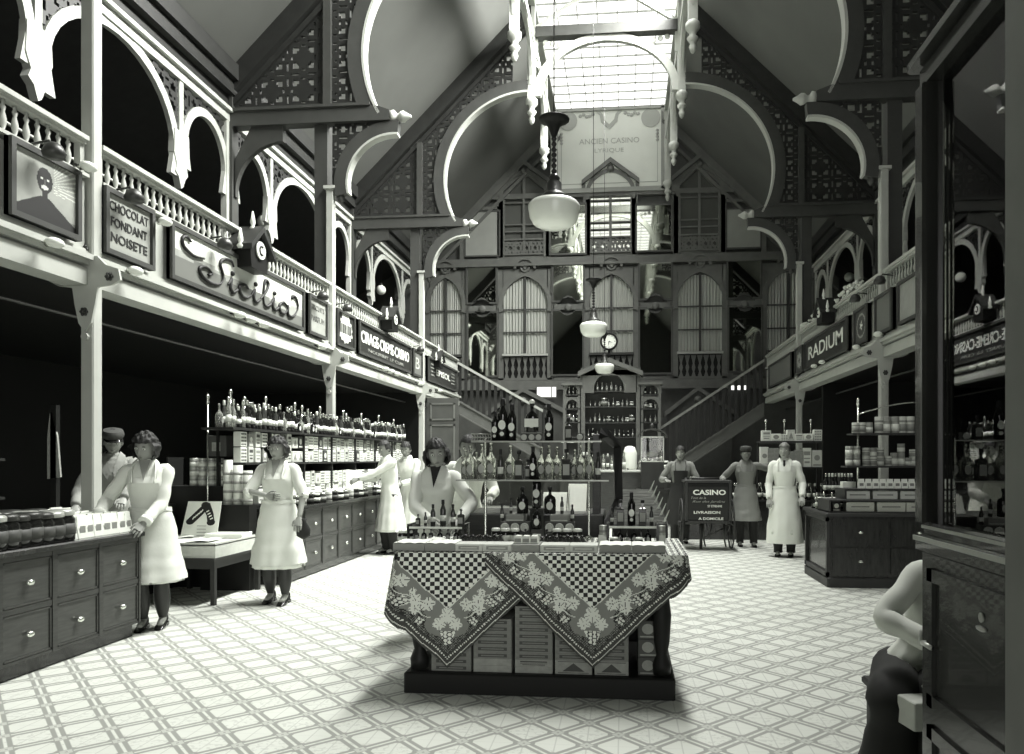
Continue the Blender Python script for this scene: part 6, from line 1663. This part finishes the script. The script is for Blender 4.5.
MB().prism([(0, 0), (.2, .0), (.2, .1), (.07, .1)], lambda u, w, d: (u, d+w*.3, w), 0, .004).build('tent_card', M_paper, loc=(XV+.18, 2.3, ZLG+.05), label='folded white card standing inside the tall glazed cabinet', cat='card')
# ================================================================ PEOPLE
def ik(S, T, l1, l2, pole):
    S, T = Vector(S), Vector(T); d = T - S; L = min(d.length, (l1+l2)*.995); T = S + d.normalized()*L
    a = (l1*l1 - l2*l2 + L*L)/(2*L); h = math.sqrt(max(0, l1*l1 - a*a)); n = d.normalized()
    p = Vector(pole); p = (p - n*p.dot(n)).normalized()
    return S + n*a + p*h, T
def skin_mesh(nodes, edges, root):
    me = bpy.data.meshes.new('sk'); me.from_pydata([tuple(n[0]) for n in nodes], edges, [])
    ob = bpy.data.objects.new('sk', me); COL.objects.link(ob)
    md = ob.modifiers.new('s', 'SKIN'); md.use_smooth_shade = True; md.branch_smoothing = .6
    for i, n in enumerate(nodes):
        sv = me.skin_vertices[0].data[i]; sv.radius = n[1] if hasattr(n[1], '__len__') else (n[1], n[1]); sv.use_root = (i == root)
    sb = ob.modifiers.new('u', 'SUBSURF'); sb.levels = 2; sb.render_levels = 2
    dg = bpy.context.evaluated_depsgraph_get(); out = bpy.data.meshes.new_from_object(ob.evaluated_get(dg))
    bpy.data.objects.remove(ob); return out
def headfn(u, v, fem):
    """unit head: x side, y front is -1, z up"""
    ph = PI*v; a = 2*PI*u
    x, y, z = math.sin(ph)*math.sin(a), -math.sin(ph)*math.cos(a), math.cos(ph)
    X, Y, Z = x*.073, y*.092, z*.118
    if z < 0: X *= 1 - .34*(-z)**1.6; Y *= 1 - .12*(-z)**2
    if y < 0:
        g = lambda cx, cz, sx, sz: math.exp(-((X-cx)/sx)**2 - ((Z-cz)/sz)**2)
        Y -= .026*g(0, -.022, .012, .018) + .014*g(0, .0, .009, .022)
        Y += .010*g(-.03, .012, .016, .012) + .010*g(.03, .012, .016, .012)
        Y -= .006*g(0, -.062, .022, .008) + .008*g(0, -.092, .022, .014) + .004*g(0, .034, .045, .01)
        Y += .004*g(0, -.052, .02, .005)
    return X, Y, Z
def person(name_label, loc, rz, H, skin, hair, hand_l, hand_r, outfit, style='bob', head=(0, 0, 0), lean=(0, 0), sit=False, feet=None, cat='person', pole_l=None, pole_r=None, knees=None, extra=None, grip=.6):
    """local frame: faces -y, person's right hand at -x.  lean=(x,y) shift of shoulders"""
    t = empty('person', loc, rz, label=name_label, cat=cat)
    k = H/1.7
    hip = (.50 if not sit else .29)*H; lx, ly = lean
    P = lambda x, y, z: Vector((x*k, y*k, z))
    def ax(z):                                            # torso axis shift with height
        s = max(0, (z-hip)/(.82*H-hip if not sit else .32*H)); return Vector((lx*s, ly*s, 0))
    up = hip - .50*H
    pel, wai, che, nek, nk2 = [Vector((0, 0, up + f*H)) for f in (.53, .61, .73, .82, .865)]
    pel, wai, che, nek, nk2 = [p + ax(p.z) for p in (pel, wai, che, nek, nk2)]
    nk2 += Vector((lx*.05, ly*.1-.01, 0))
    hc = nk2 + Vector((lx*.05, ly*.1 - .02*k, .085*k))
    shl, shr = [Vector((s*(.165 if 'm' in outfit else .15)*k, 0, up + .80*H)) + ax(up+.80*H) for s in (1, -1)]
    la, lf = .172*H, .150*H
    el, wl = ik(shl, hand_l, la, lf, pole_l or (.6, .8, -.5)); er, wr = ik(shr, hand_r, la, lf, pole_r or (-.6, .8, -.5))
    hl, hr = [Vector((s*.09*k, 0, hip)) for s in (1, -1)]
    feet = feet or ((.09*k, .02, 0), (-.09*k, -.03, 0))
    fl, fr = [Vector(f) + Vector((0, 0, .075*k)) for f in feet]
    kp = knees or ((0, -1, 0), (0, -1, 0))
    kl, fl = ik(hl, fl, .236*H, .226*H, kp[0]); kr, fr = ik(hr, fr, .236*H, .226*H, kp[1])
    fd = .13*k
    nodes = [(pel, .105*k), (wai, .09*k), (che, (.105*k, .095*k)), (nek, .055*k), (nk2, .046*k), (hc, .05*k),
             (shl, .048*k), (el, .036*k), (wl, .024*k), (shr, .048*k), (er, .036*k), (wr, .024*k),
             (hl, .078*k), (kl, .05*k), (fl, .034*k), (fl + Vector((0, -fd, -.035*k)), .026*k), (hr, .078*k), (kr, .05*k), (fr, .034*k), (fr + Vector((0, -fd, -.035*k)), .026*k)]
    edges = [(0,1),(1,2),(2,3),(3,4),(4,5),(2,6),(6,7),(7,8),(2,9),(9,10),(10,11),(0,12),(12,13),(13,14),(14,15),(0,16),(16,17),(17,18),(18,19)]
    bd = MB(); bd.add(skin_mesh(nodes, edges, 0), 0)
    Mh = Matrix.Translation(hc) @ Matrix.Rotation(head[0], 4, 'Z') @ Matrix.Rotation(head[1], 4, 'X') @ Matrix.Rotation(head[2], 4, 'Y') @ Matrix.Scale(k*1.03, 4)
    hm = lambda x, y, z: Mh @ Vector((x, y, z))
    bd.grid(lambda u, v: hm(*headfn(u, v, True)), 40, 28, 0, closed=True)
    for s in (-1, 1):
        bd.ball((s*.030, -.0785, .012), .0105, 2, 10, 6, (1.3, .6, .75), M=hm); bd.ball((s*.030, -.085, .012), .0055, 1, 8, 5, (1, .5, 1), M=hm)
        bd.ball((s*.031, -.083, .033), .014, 1, 8, 4, (1.2, .35, .22), M=hm)
        bd.ball((s*.074, .008, -.005), .024, 0, 10, 6, (.35, .7, 1.15), M=hm)
    bd.ball((0, -.091, -.057), .018, 3, 10, 5, (1.15, .35, .36), M=hm)
    # hands: palm and five fingers
    for W_, E_, side in ((wl, el, 1), (wr, er, -1)):
        d = (W_ - E_).normalized(); o_ = Vector((side, 0, 0)); n = d.cross(Vector((0, -1, 0)))
        if n.length < .3: n = d.cross(Vector((0, 0, 1)))
        n.normalize(); q = d.cross(n).normalized()
        if q.z > 0: q = -q                                # curl direction: downwards
        n = d.cross(q).normalized()
        inner = -side if n.x > 0 else side
        b0 = W_ - d*.01; b1 = W_ + d*.085*k
        bd.grid(lambda u, v: (b0.lerp(b1, v)) + n*math.cos(2*PI*u)*(.024+.018*math.sin(min(1, v*1.3)*PI/2))*k + q*math.sin(2*PI*u)*.016*k*(1-.25*v), 12, 5, 0, closed=True)
        for f in range(4):
            c = b1 + n*(.032 - .0213*f)*inner*k - d*.012*k; L = (.068, .078, .073, .056)[f]*k; pts = [c]; dr = d.copy()
            for j, seg in enumerate((.45, .3, .25)):
                dr = (dr + q*grip*(.35+.25*j)).normalized(); pts.append(pts[-1] + dr*L*seg)
            bd.tube(pts, [.0098*k, .0092*k, .0084*k, .006*k], 7, 0)
        c = W_ + n*.024*inner*k + d*.02*k; dr = (d*.7 + n*inner*.8 + q*.25).normalized(); c2 = c + dr*.035*k; dr2 = (d + q*.3*grip + n*inner*.1).normalized()
        bd.tube([c, c2, c2 + dr2*.03*k, c2 + dr2*.045*k], [.014*k, .011*k, .0095*k, .007*k], 7, 0)
    bd.build('body', [skin, M_ink, M_paper, M_lip], t)
    # hair
    def hair_mb(grow, cond, nz=.006, kk=1.0):
        h = MB(); rr = random.Random(3)
        def f(u, v):
            X, Y, Z = headfn(u, v, 1); ln = math.sqrt(X*X+Y*Y+Z*Z); g = grow(X, Y, Z)
            w = nz*math.sin(u*70+v*9)*math.sin(v*23)
            return hm(X*(1+(g+w)/ln), Y*(1+(g+w)/ln), Z*(1+(g*.8+w)/ln))
        h.grid(f, 48, 34, 0, closed=True, keep=lambda u, v: cond(*headfn(u, v, 1)))
        used = sorted({i for q_ in h.f for i in q_}); mp = {j: i for i, j in enumerate(used)}
        h.v = [h.v[i] for i in used]; h.f = [[mp[i] for i in q_] for q_ in h.f]; return h
    if style == 'bob':
        hair_mb(lambda X, Y, Z: .022 + (.012 if Z < .03 else 0) + (.014 if abs(X) > .05 and Z < 0 else 0), lambda X, Y, Z: (Z > .055 and Y < -.03) or (Y > -.045 and Z > -.075) or (abs(X) > .055 and Z > -.055)).build('hair', hair, t)
    elif style == 'curly':
        hair_mb(lambda X, Y, Z: .026 + .007*math.sin(X*120)*math.sin(Z*110+Y*60) + (.012 if Z < .03 else 0), lambda X, Y, Z: (Z > .05 and Y < -.03) or (Y > -.035 and Z > -.06), .008).build('hair', hair, t)
    elif style == 'short':
        hair_mb(lambda X, Y, Z: .008 + (.012 if Z > .06 else 0), lambda X, Y, Z: (Z > .062) or (Y > .0 and Z > -.045) or (abs(X) > .06 and Z > -.0 and Y > -.03), .003).build('hair', hair, t)
    if extra and 'cap' in extra:
        c = MB().grid(lambda u, v: hm(*( (math.cos(2*PI*u)*(.082+.012*math.sin(v*PI)), math.sin(2*PI*u)*(.1+.014*math.sin(v*PI))+.0, .045 + .075*v)) ), 24, 5, closed=True)
        c.grid(lambda u, v: hm(math.cos(2*PI*u)*.082*(1-v), math.sin(2*PI*u)*.1*(1-v), .12+.012*math.sin(v*PI/2)), 24, 3, closed=True)
        c.build('cap', M_capcloth, t)
        v_ = MB().strip([hm(.07*math.cos(PI+i*PI/8), -.085+.03*0+.05*math.sin(PI+i*PI/8)*0, .052) for i in range(0)] or [(0, 0), (0, .001)], [(0.001, 0), (.001, .001)], lambda u, w, d: hm(u, w-.1, .05+d), 0, .001)
        m = MB(); b = len(m.v); n_ = 12
        for i in range(n_+1):
            a_ = PI + PI*i/n_; m.v.append(tuple(hm(.08*math.cos(a_), .09*math.sin(a_)-.01, .05))); m.v.append(tuple(hm(.075*math.cos(a_), .09*math.sin(a_)-.01 + .045*math.sin(a_), .035)))
        for i in range(n_): m.face([b+2*i, b+2*i+2, b+2*i+3, b+2*i+1], 0, True)
        m.build('visor', M_shoe, t)
    # ---------------- clothes
    def ringz(z): return ax(z) + Vector((0, 0, z))
    def loft(rings, name, m, a0=0, a1=2*PI, pleat=0.0, kp_=14, offs=0.0, close=True):
        """rings: (z above hips fraction of H.., rx, ry)"""
        zs = [r[0] for r in rings]
        def f(u, v):
            x = v*(len(rings)-1); i = min(int(x), len(rings)-2); s = x - i; s2 = s*s*(3-2*s)
            r0, r1 = rings[i], rings[i+1]
            z = (r0[0]+(r1[0]-r0[0])*s); rx = r0[1]+(r1[1]-r0[1])*s2; ry = r0[2]+(r1[2]-r0[2])*s2
            cy_ = (r0[3] if len(r0) > 3 else 0)*(1-s) + (r1[3] if len(r1) > 3 else 0)*s
            a = a0 + (a1-a0)*u; pl = 1 + pleat*max(0, (v-.35))*math.sin(kp_*a + 1.3*math.sin(3*a)) + .012*math.sin(5*a+v*19)
            c = ringz(z); return (c.x + (rx+offs)*pl*math.sin(a), c.y + cy_ - (ry+offs)*pl*math.cos(a), z)
        return MB().grid(f, 64 if close else 40, (len(rings)-1)*4, closed=close)
    Hh = H
    U = up
    def Z(f): return U + f*H
    shw = (.165 if 'm' in outfit else .15)*k
    torso = [(Z(.858), .052*k, .052*k, -.008), (Z(.838), .085*k, .068*k), (Z(.818), .135*k, .088*k), (Z(.79), shw+.018*k, .108*k), (Z(.73), shw+.01*k, .13*k, -.01), (Z(.66), .148*k, .122*k), (Z(.61), .138*k, .115*k)]
    bust = 0 if 'm' in outfit else .018*k
    torso[4] = (torso[4][0], torso[4][1], torso[4][2]+bust, -.01-bust*.5)
    skirt_end = outfit.get('hem', .2)
    hipr = .17*k
    low = [(Z(.55), .165*k, .135*k), (Z(.48), .185*k, .15*k)]
    if not sit:
        fl_ = outfit.get('flare', .04)
        if outfit.get('coat'):
            rings = torso + low + [(Z(.38), (.19+fl_*.4)*k, (.155+fl_*.5)*k), (Z((.38+skirt_end)/2), (.20+fl_*.8)*k, (.165+fl_*.8)*k), (Z(skirt_end), (.205+fl_)*k, (.175+fl_)*k), (Z(skirt_end+.003), (.198+fl_)*k, (.168+fl_)*k)]
            cm = loft(rings, 'coat', None, pleat=.05)
        else: cm = loft(torso + [(Z(.55), .16*k, .13*k), (Z(.52), .165*k, .135*k)], 'shirt', None, pleat=.02)
    else:
        cm = loft(torso + [(Z(.55), .17*k, .15*k), (Z(.52), .175*k, .16*k)], 'blouse', None, pleat=.03)
    sl = outfit.get('sleeve', 1.0)
    for S, E_, W_ in ((shl, el, wl), (shr, er, wr)):
        mid = S.lerp(che, .35); mid.z = S.z - .015*k
        EW = E_.lerp(W_, sl*.93 if sl else 0)
        pts = crom([tuple(mid), tuple(S), tuple(S.lerp(E_, .5)), tuple(E_), tuple(E_.lerp(EW, .5)), tuple(EW)], 5)
        n_ = len(pts); rad = []
        for i in range(n_):
            s = i/(n_-1); rad.append((.06 - .017*s + .003*math.sin(s*30) + .004*math.sin(s*PI) if s < .97 else .041)*k)
        cm.tube(pts, rad, 16, 0)
        if outfit.get('cuff'):
            c0 = E_.lerp(W_, .78); c1 = E_.lerp(W_, .95); cm.tube([c0, c1], [.05*k, .052*k], 16, 0)
    nm = 'coat' if outfit.get('coat') else ('blouse' if sit or not 'm' in outfit else 'shirt')
    cm.build(nm, outfit['top'], t)
    # collar with open neck
    col = MB()
    for s in (-1, 1):
        pts = [(s*.05, .03, .868), (s*.062, -.02, .865), (s*.058, -.062, .85), (s*.03, -.105, .80), (s*.012, -.138, .745)]
        A = [ringz(Z(p[2])) + Vector((p[0]*k, p[1]*k, 0)) for p in pts]
        B = [ringz(Z(p[2]-.018-.006*i)) + Vector(((p[0]+s*(.03+.012*i if i < 4 else .02))*k, (p[1]-.012)*k, 0)) for i, p in enumerate(pts)]
        b = len(col.v); col.v += [tuple(q_) for q_ in A + B]
        for i in range(4): col.face([b+i, b+i+1, b+6+i, b+5+i], 0, True)
    col.build('collar', outfit.get('collar', outfit['top']), t)
    vn = outfit.get('vneck')
    if vn:
        m = MB(); v0 = [(-.045, -.06, .855), (.045, -.06, .855), (.0, -.146, .75)]
        b = len(m.v); m.v += [tuple(ringz(Z(p[2])) + Vector((p[0]*k, p[1]*k-.012, 0))) for p in v0]; m.face([b, b+1, b+2]); m.build('neck_opening', vn, t)
    if outfit.get('tie'):
        m = MB(); q0 = ringz(Z(.838)); m.lathe([(.002, -.16*k), (.022*k, -.1*k), (.012*k, -.03*k), (.02*k, 0)], 6, (q0.x, q0.y-.1*k, q0.z), sy=.5); m.build('tie', M_ink, t)
    ap = outfit.get('apron')
    if ap and not sit:
        fl_ = outfit.get('flare', .04); e = outfit.get('apron_hem', skirt_end)
        rr = [(Z(.74), shw+.0*k, .133*k+bust, -.012-bust*.5), (Z(.66), .15*k, .128*k), (Z(.61), .142*k, .12*k)] + low + [(Z(.38), (.19+fl_*.4)*k, (.155+fl_*.5)*k), (Z((.38+e)/2), (.20+fl_*.8)*k, (.165+fl_*.8)*k), (Z(e), (.205+fl_)*k, (.175+fl_)*k)]
        bib = loft(rr[:3], 'bib', None, a0=-.75, a1=.75, offs=.016*k, close=False)
        sk = loft(rr[2:], 'skirt', None, a0=-1.75, a1=1.75, offs=.018*k, pleat=.04, kp_=9, close=False)
        b = len(bib.v); bib.v += sk.v
        for f_, s_ in zip(sk.f, sk.sm): bib.face([i+b for i in f_], 0, s_)
        bib.build('apron', ap, t)
        w_ = loft([(Z(.615), .146*k, .124*k), (Z(.595), .15*k, .126*k)], 'belt', None, offs=.02*k); w_.build('waistband', ap, t)
        st_ = MB()
        for s in (-1, 1):
            st_.tube(crom([tuple(ringz(Z(.74)) + Vector((s*.085*k, -.155*k-bust, 0))), tuple(ringz(Z(.80)) + Vector((s*.09*k, -.12*k, 0))), tuple(ringz(Z(.838)) + Vector((s*.075*k, -.03*k, .012))), tuple(ringz(Z(.80)) + Vector((s*.06*k, .1*k, 0)))], 4), .012*k, 6, flat=.5)
        st_.build('straps', ap, t)
    if sit and outfit.get('skirt'):
        m = MB()
        for hh_, kk_, ff in ((hl, kl, fl), (hr, kr, fr)):
            m.tube(crom([tuple(hh_ + Vector((0, .06, 0))), tuple(hh_.lerp(kk_, .5)), tuple(kk_ + Vector((0, 0, .01))), tuple(kk_.lerp(ff, .35)), tuple(kk_.lerp(ff, .75))], 5), [.12*k]*11 + [.11*k, .1*k, .1*k, .11*k, .12*k, .125*k, .13*k, .14*k, .15*k, .155*k][:10], 16)
        m.build('skirt', outfit['skirt'], t)
    if outfit.get('trousers'):
        m = MB()
        for hh_, kk_, ff in ((hl, kl, fl), (hr, kr, fr)):
            pts = crom([tuple(hh_ + Vector((0, 0, .04))), tuple(hh_.lerp(kk_, .5)), tuple(kk_), tuple(kk_.lerp(ff, .5)), tuple(ff + Vector((0, 0, -.01)))], 5); n_ = len(pts)
            m.tube(pts, [(.088-.026*i/(n_-1))*k + .003*math.sin(i*2.3) for i in range(n_)], 16)
        m.build('trousers', outfit['trousers'], t)
    elif outfit.get('stockings'):
        m = MB()
        for kk_, ff in ((kl, fl), (kr, fr)):
            m.tube(crom([tuple(kk_.lerp(ff, -.1)), tuple(kk_.lerp(ff, .3)), tuple(kk_.lerp(ff, .7)), tuple(ff)], 5), [(.066-.012*math.cos(i*.4)-.0016*i)*k for i in range(16)], 14)
        m.build('stockings', outfit['stockings'], t)
    for ff in (fl, fr):
        m = MB(); z0 = ff.z - .075*k
        def sf(u, v, ff=ff, z0=z0):
            L = .27*k; y = -.17*k + L*v; wv = (.042*math.sin(min(1, .12+v*1.1)*PI)**.5*.9 + .006)*k if v < .96 else .02*k
            hgt = (.045 + .06*max(0, (v-.45)/.55)**1.2)*k*(math.sin(min(.5, .08+v*1.5)*PI))
            a = 2*PI*u; return (ff.x + wv*math.cos(a), ff.y + y, z0 + max(0, hgt*.5*(1+math.sin(a))))
        m.grid(sf, 16, 12, closed=True); m.box(ff.x-.03*k, ff.x+.03*k, ff.y+.03*k, ff.y+.09*k, z0, z0+.03*k)
        m.build('shoe', M_shoe, t)
    return t
M_lip = mat('lips', .2, .5); M_capcloth = mat('cap_cloth', .05, .7)
dk = M_hair
WC = dict(coat=True, top=M_coat, stockings=M_stock, hem=.24, flare=.05, apron=M_apron, apron_hem=.25, cuff=True)
def L2(t_loc, rz, p):                       # world point -> local
    d = Vector(p) - Vector(t_loc); c, s = math.cos(-rz), math.sin(-rz); return (d.x*c - d.y*s, d.x*s + d.y*c, d.z)
# woman 1 at the end of the near counter
l = (-4.06, 6.02, 0); r = .35
person('dark haired woman in white coat and apron at the end of the near left counter', l, r, 1.70, M_skin, M_hair,
       L2(l, r, (-3.93, 5.72, .93)), L2(l, r, (-4.25, 5.62, 1.0)), dict(WC, vneck=M_skin), 'curly', head=(-.25, .28, .1), lean=(-.02, -.05), feet=((.08, .04, 0), (-.06, -.02, 0)))
# man in cap behind
l = (-5.2, 7.1, 0); r = .5
person('man in dark peaked cap and grey jacket standing behind the woman at the near counter', l, r, 1.78, M_skin, dk,
       L2(l, r, (-4.85, 6.75, 1.05)), L2(l, r, (-5.3, 6.7, 1.0)), dict(m=1, top=M_grey_cloth, trousers=M_black_cloth), 'short', head=(.1, .3, 0), extra=['cap'])
# woman 2
l = (-3.52, 7.26, 0); r = .12
person('woman in white short sleeved overall with glasses standing before the long left counter', l, r, 1.70, M_skinf, dk,
       L2(l, r, (-3.24, 7.12, .87)), L2(l, r, (-3.5, 6.98, 1.1)), dict(coat=True, top=M_coat, stockings=M_stock, hem=.21, flare=.05, apron=M_coat, apron_hem=.235, sleeve=.12, vneck=M_skin), 'curly', head=(-.1, .1, 0), feet=((.1, -.1, 0), (-.08, -.0, 0)), pole_r=(-1, .2, -.2), pole_l=(.8, .4, 0))
g = MB()
w2 = bpy.data.objects['person.002'] if 'person.002' in bpy.data.objects else None
# man in white coat at the counter
l = (-3.58, 11.1, 0); r = -.85
person('man in long white coat reading white papers at the long left counter', l, r, 1.76, M_skin, dk,
       L2(l, r, (-4.0, 10.8, 1.15)), L2(l, r, (-4.02, 11.05, 1.15)), dict(m=1, coat=True, top=M_coat, trousers=M_black_cloth, hem=.2, flare=.05), 'short', head=(.2, .3, 0), lean=(0, -.05))
MB().prism([(-.12, 0), (.12, 0), (.14, .3), (-.1, .32)], lambda u, w, d: (u, d+w*.4, w), 0, .006).build('newspaper', M_paper, loc=(-4.06, 10.85, .98), rz=.6, label='open white paper held by the man in the long white coat', cat='paper')
l = (-3.53, 12.0, 0); r = -.3
person('second person in long white coat standing beyond the first man in white', l, r, 1.76, M_skin, dk,
       L2(l, r, (-3.6, 11.65, 1.05)), L2(l, r, (-3.8, 11.7, 1.05)), dict(m=1, coat=True, top=M_coat, trousers=M_black_cloth, hem=.2, flare=.04), 'short', head=(.3, .35, 0), lean=(-.02, -.06))
# woman 3 behind the table
l = (-1.57, 6.0, 0); r = .12
person('woman with dark bobbed hair and white coat behind the left end of the display table', l, r, 1.64, M_skinf, M_hair,
       L2(l, r, (-1.28, 5.66, .98)), L2(l, r, (-1.5, 5.62, .97)), dict(coat=True, top=M_coat, stockings=M_stock, hem=.22, flare=.04, vneck=M_ink), 'bob', head=(.12, .22, -.12), lean=(.03, -.06), pole_l=(.9, .2, -.3), pole_r=(-.9, .2, -.4))
# man leaning behind her
l = (-1.64, 7.6, 0); r = .15
person('dark haired man in white shirt and dark tie leaning forward behind the display table', l, r, 1.72, M_skin, dk,
       L2(l, r, (-1.3, 7.1, 1.08)), L2(l, r, (-1.85, 7.15, 1.1)), dict(m=1, top=M_apron, trousers=M_black_cloth, tie=1), 'short', head=(.05, .3, .1), lean=(.02, -.16))
# man behind the cart
l = (.98, 13.0, 0); r = -.05
person('man in grey shirt and dark waistcoat standing behind the handcart', l, r, 1.70, M_skin, dk,
       L2(l, r, (1.15, 12.7, 1.12)), L2(l, r, (.72, 12.75, 1.1)), dict(m=1, top=M_work, trousers=M_black_cloth, apron=M_black_cloth, apron_hem=.2), 'short', head=(-.1, .15, 0))
# man in grey apron
l = (2.02, 12.55, 0); r = -.05
person('man in cap, grey shirt and long grey apron leaning his hand on the handcart', l, r, 1.69, M_skin, dk,
       L2(l, r, (2.75, 12.75, 1.28)), L2(l, r, (1.62, 12.35, 1.1)), dict(m=1, top=M_work, trousers=M_black_cloth, apron=M_grey_cloth, apron_hem=.26), 'short', head=(.1, .05, 0), extra=['cap'], pole_l=(0, .3, -1), pole_r=(-.6, .4, -.6), feet=((.13, .0, 0), (-.09, .05, 0)))
# man in white apron
l = (2.40, 11.35, 0); r = -.25
person('fair haired man in white coat and long white apron standing left of the island counter', l, r, 1.72, M_skinf, M_hairl,
       L2(l, r, (2.60, 11.1, .90)), L2(l, r, (2.16, 11.28, .86)), dict(m=1, coat=True, top=M_coat, trousers=M_black_cloth, hem=.2, flare=.04, apron=M_paper, apron_hem=.12, tie=1), 'short', head=(-.1, .0, 0), pole_l=(.4, .9, 0), pole_r=(-.4, .9, 0))
# person seated behind the tall cabinet
l = (1.34, 3.52, 0); r = -.35
t = person('person in white blouse and dark skirt sitting half hidden behind the tall glazed cabinet', l, r, 1.62, M_skin, dk,
       L2(l, r, (1.3, 3.1, .6)), L2(l, r, (1.26, 3.12, .70)), dict(top=M_coat, skirt=M_black_cloth, collar=M_coat), 'bob', sit=True, feet=((.1, -.40, 0), (-.1, -.36, 0)), knees=((0, -1, .5), (0, -1, .5)), lean=(.16, -.12), head=(.3, .5, 0), pole_r=(-.9, .3, .1))
MB().bbox(-.2, .2, -.17, .17, .37, .40, c=.008).box(-.18, -.14, -.15, -.11, 0, .37).box(.14, .18, -.15, -.11, 0, .37).box(-.18, -.14, .11, .15, 0, .37).box(.14, .18, .11, .15, 0, .37).build('stool', M_dark, loc=(1.36, 3.58, 0), rz=0, label='low dark stool under the person behind the tall cabinet', cat='stool')
MB().bbox(-.09, .09, -.06, .06, 0, .11, c=.004).build('white_parcel', M_cream, loc=(1.2, 3.06, .40), rz=.2, label='small white parcel on the lap of the seated person', cat='parcel')
# spectacles on woman 2
for o in list(bpy.data.objects):
    if o.get('label', '').startswith('woman in white short sleeved'):
        k = 1.0; hc = Vector((0, -.045, .865*1.70+.085))
        m = MB()
        for s in (-1, 1): m.tube([(s*.031+.02*math.cos(i*PI/6), -.118+.0, .012+.016*math.sin(i*PI/6)) for i in range(13)], .0022, 5)
        m.tube([(-.012, -.12, .014), (.012, -.12, .014)], .002, 5)
        m.build('spectacles', M_tin, o, loc=hc+Vector((0, .015, 0)), rz=-.1)
# crumpled dark bag at the counter front handled by woman 2
MB().lathe([(.02, 0), (.07, .03), (.075, .1), (.03, .17), (.035, .2)], 10, sy=.6).build('dark_bag', M_black_cloth, loc=(-3.2, 7.13, .66), label='small dark bag hanging from the left hand of the woman with glasses', cat='bag')
LK, LE, EXPO = 3300, 400, 0.0
# ================================================================ LIGHT
def area(name, loc, rot, sx, sy, power, spread=180):
    l = bpy.data.lights.new(name, 'AREA'); l.shape = 'RECTANGLE'; l.size = sx; l.size_y = sy; l.energy = power
    l.spread = math.radians(spread); l.color = (1, 1, .965)
    o = bpy.data.objects.new(name, l); COL.objects.link(o); o.location = loc; o.rotation_euler = rot; return o
# daylight falling through the skylight, coming down from the right
area('skylight_daylight', (XC+1.1, 13, 12.2), (0, math.radians(38), 0), 1.1, 13, LK, 118)
area('entrance_daylight', (XC+2.3, YF+.1, 3.2), (math.radians(90), 0, math.radians(8)), 4.4, 5.5, LE, 180)
w = bpy.data.worlds.new('world'); sc.world = w; w.use_nodes = True
w.node_tree.nodes['Background'].inputs[0].default_value = (.5, .6, .48, 1)
w.node_tree.nodes['Background'].inputs[1].default_value = .05
vs = sc.view_settings
sc.display_settings.display_device = 'sRGB'
vs.view_transform = 'Standard'; vs.look = 'None'; vs.exposure = EXPO; vs.gamma = 1; vs.use_curve_mapping = False
cy = sc.cycles
cy.use_denoising = True
cy.max_bounces = 8; cy.diffuse_bounces = 2; cy.glossy_bounces = 4; cy.transmission_bounces = 8; cy.transparent_max_bounces = 8
cy.caustics_reflective = False; cy.caustics_refractive = False
cy.sample_clamp_indirect = 6
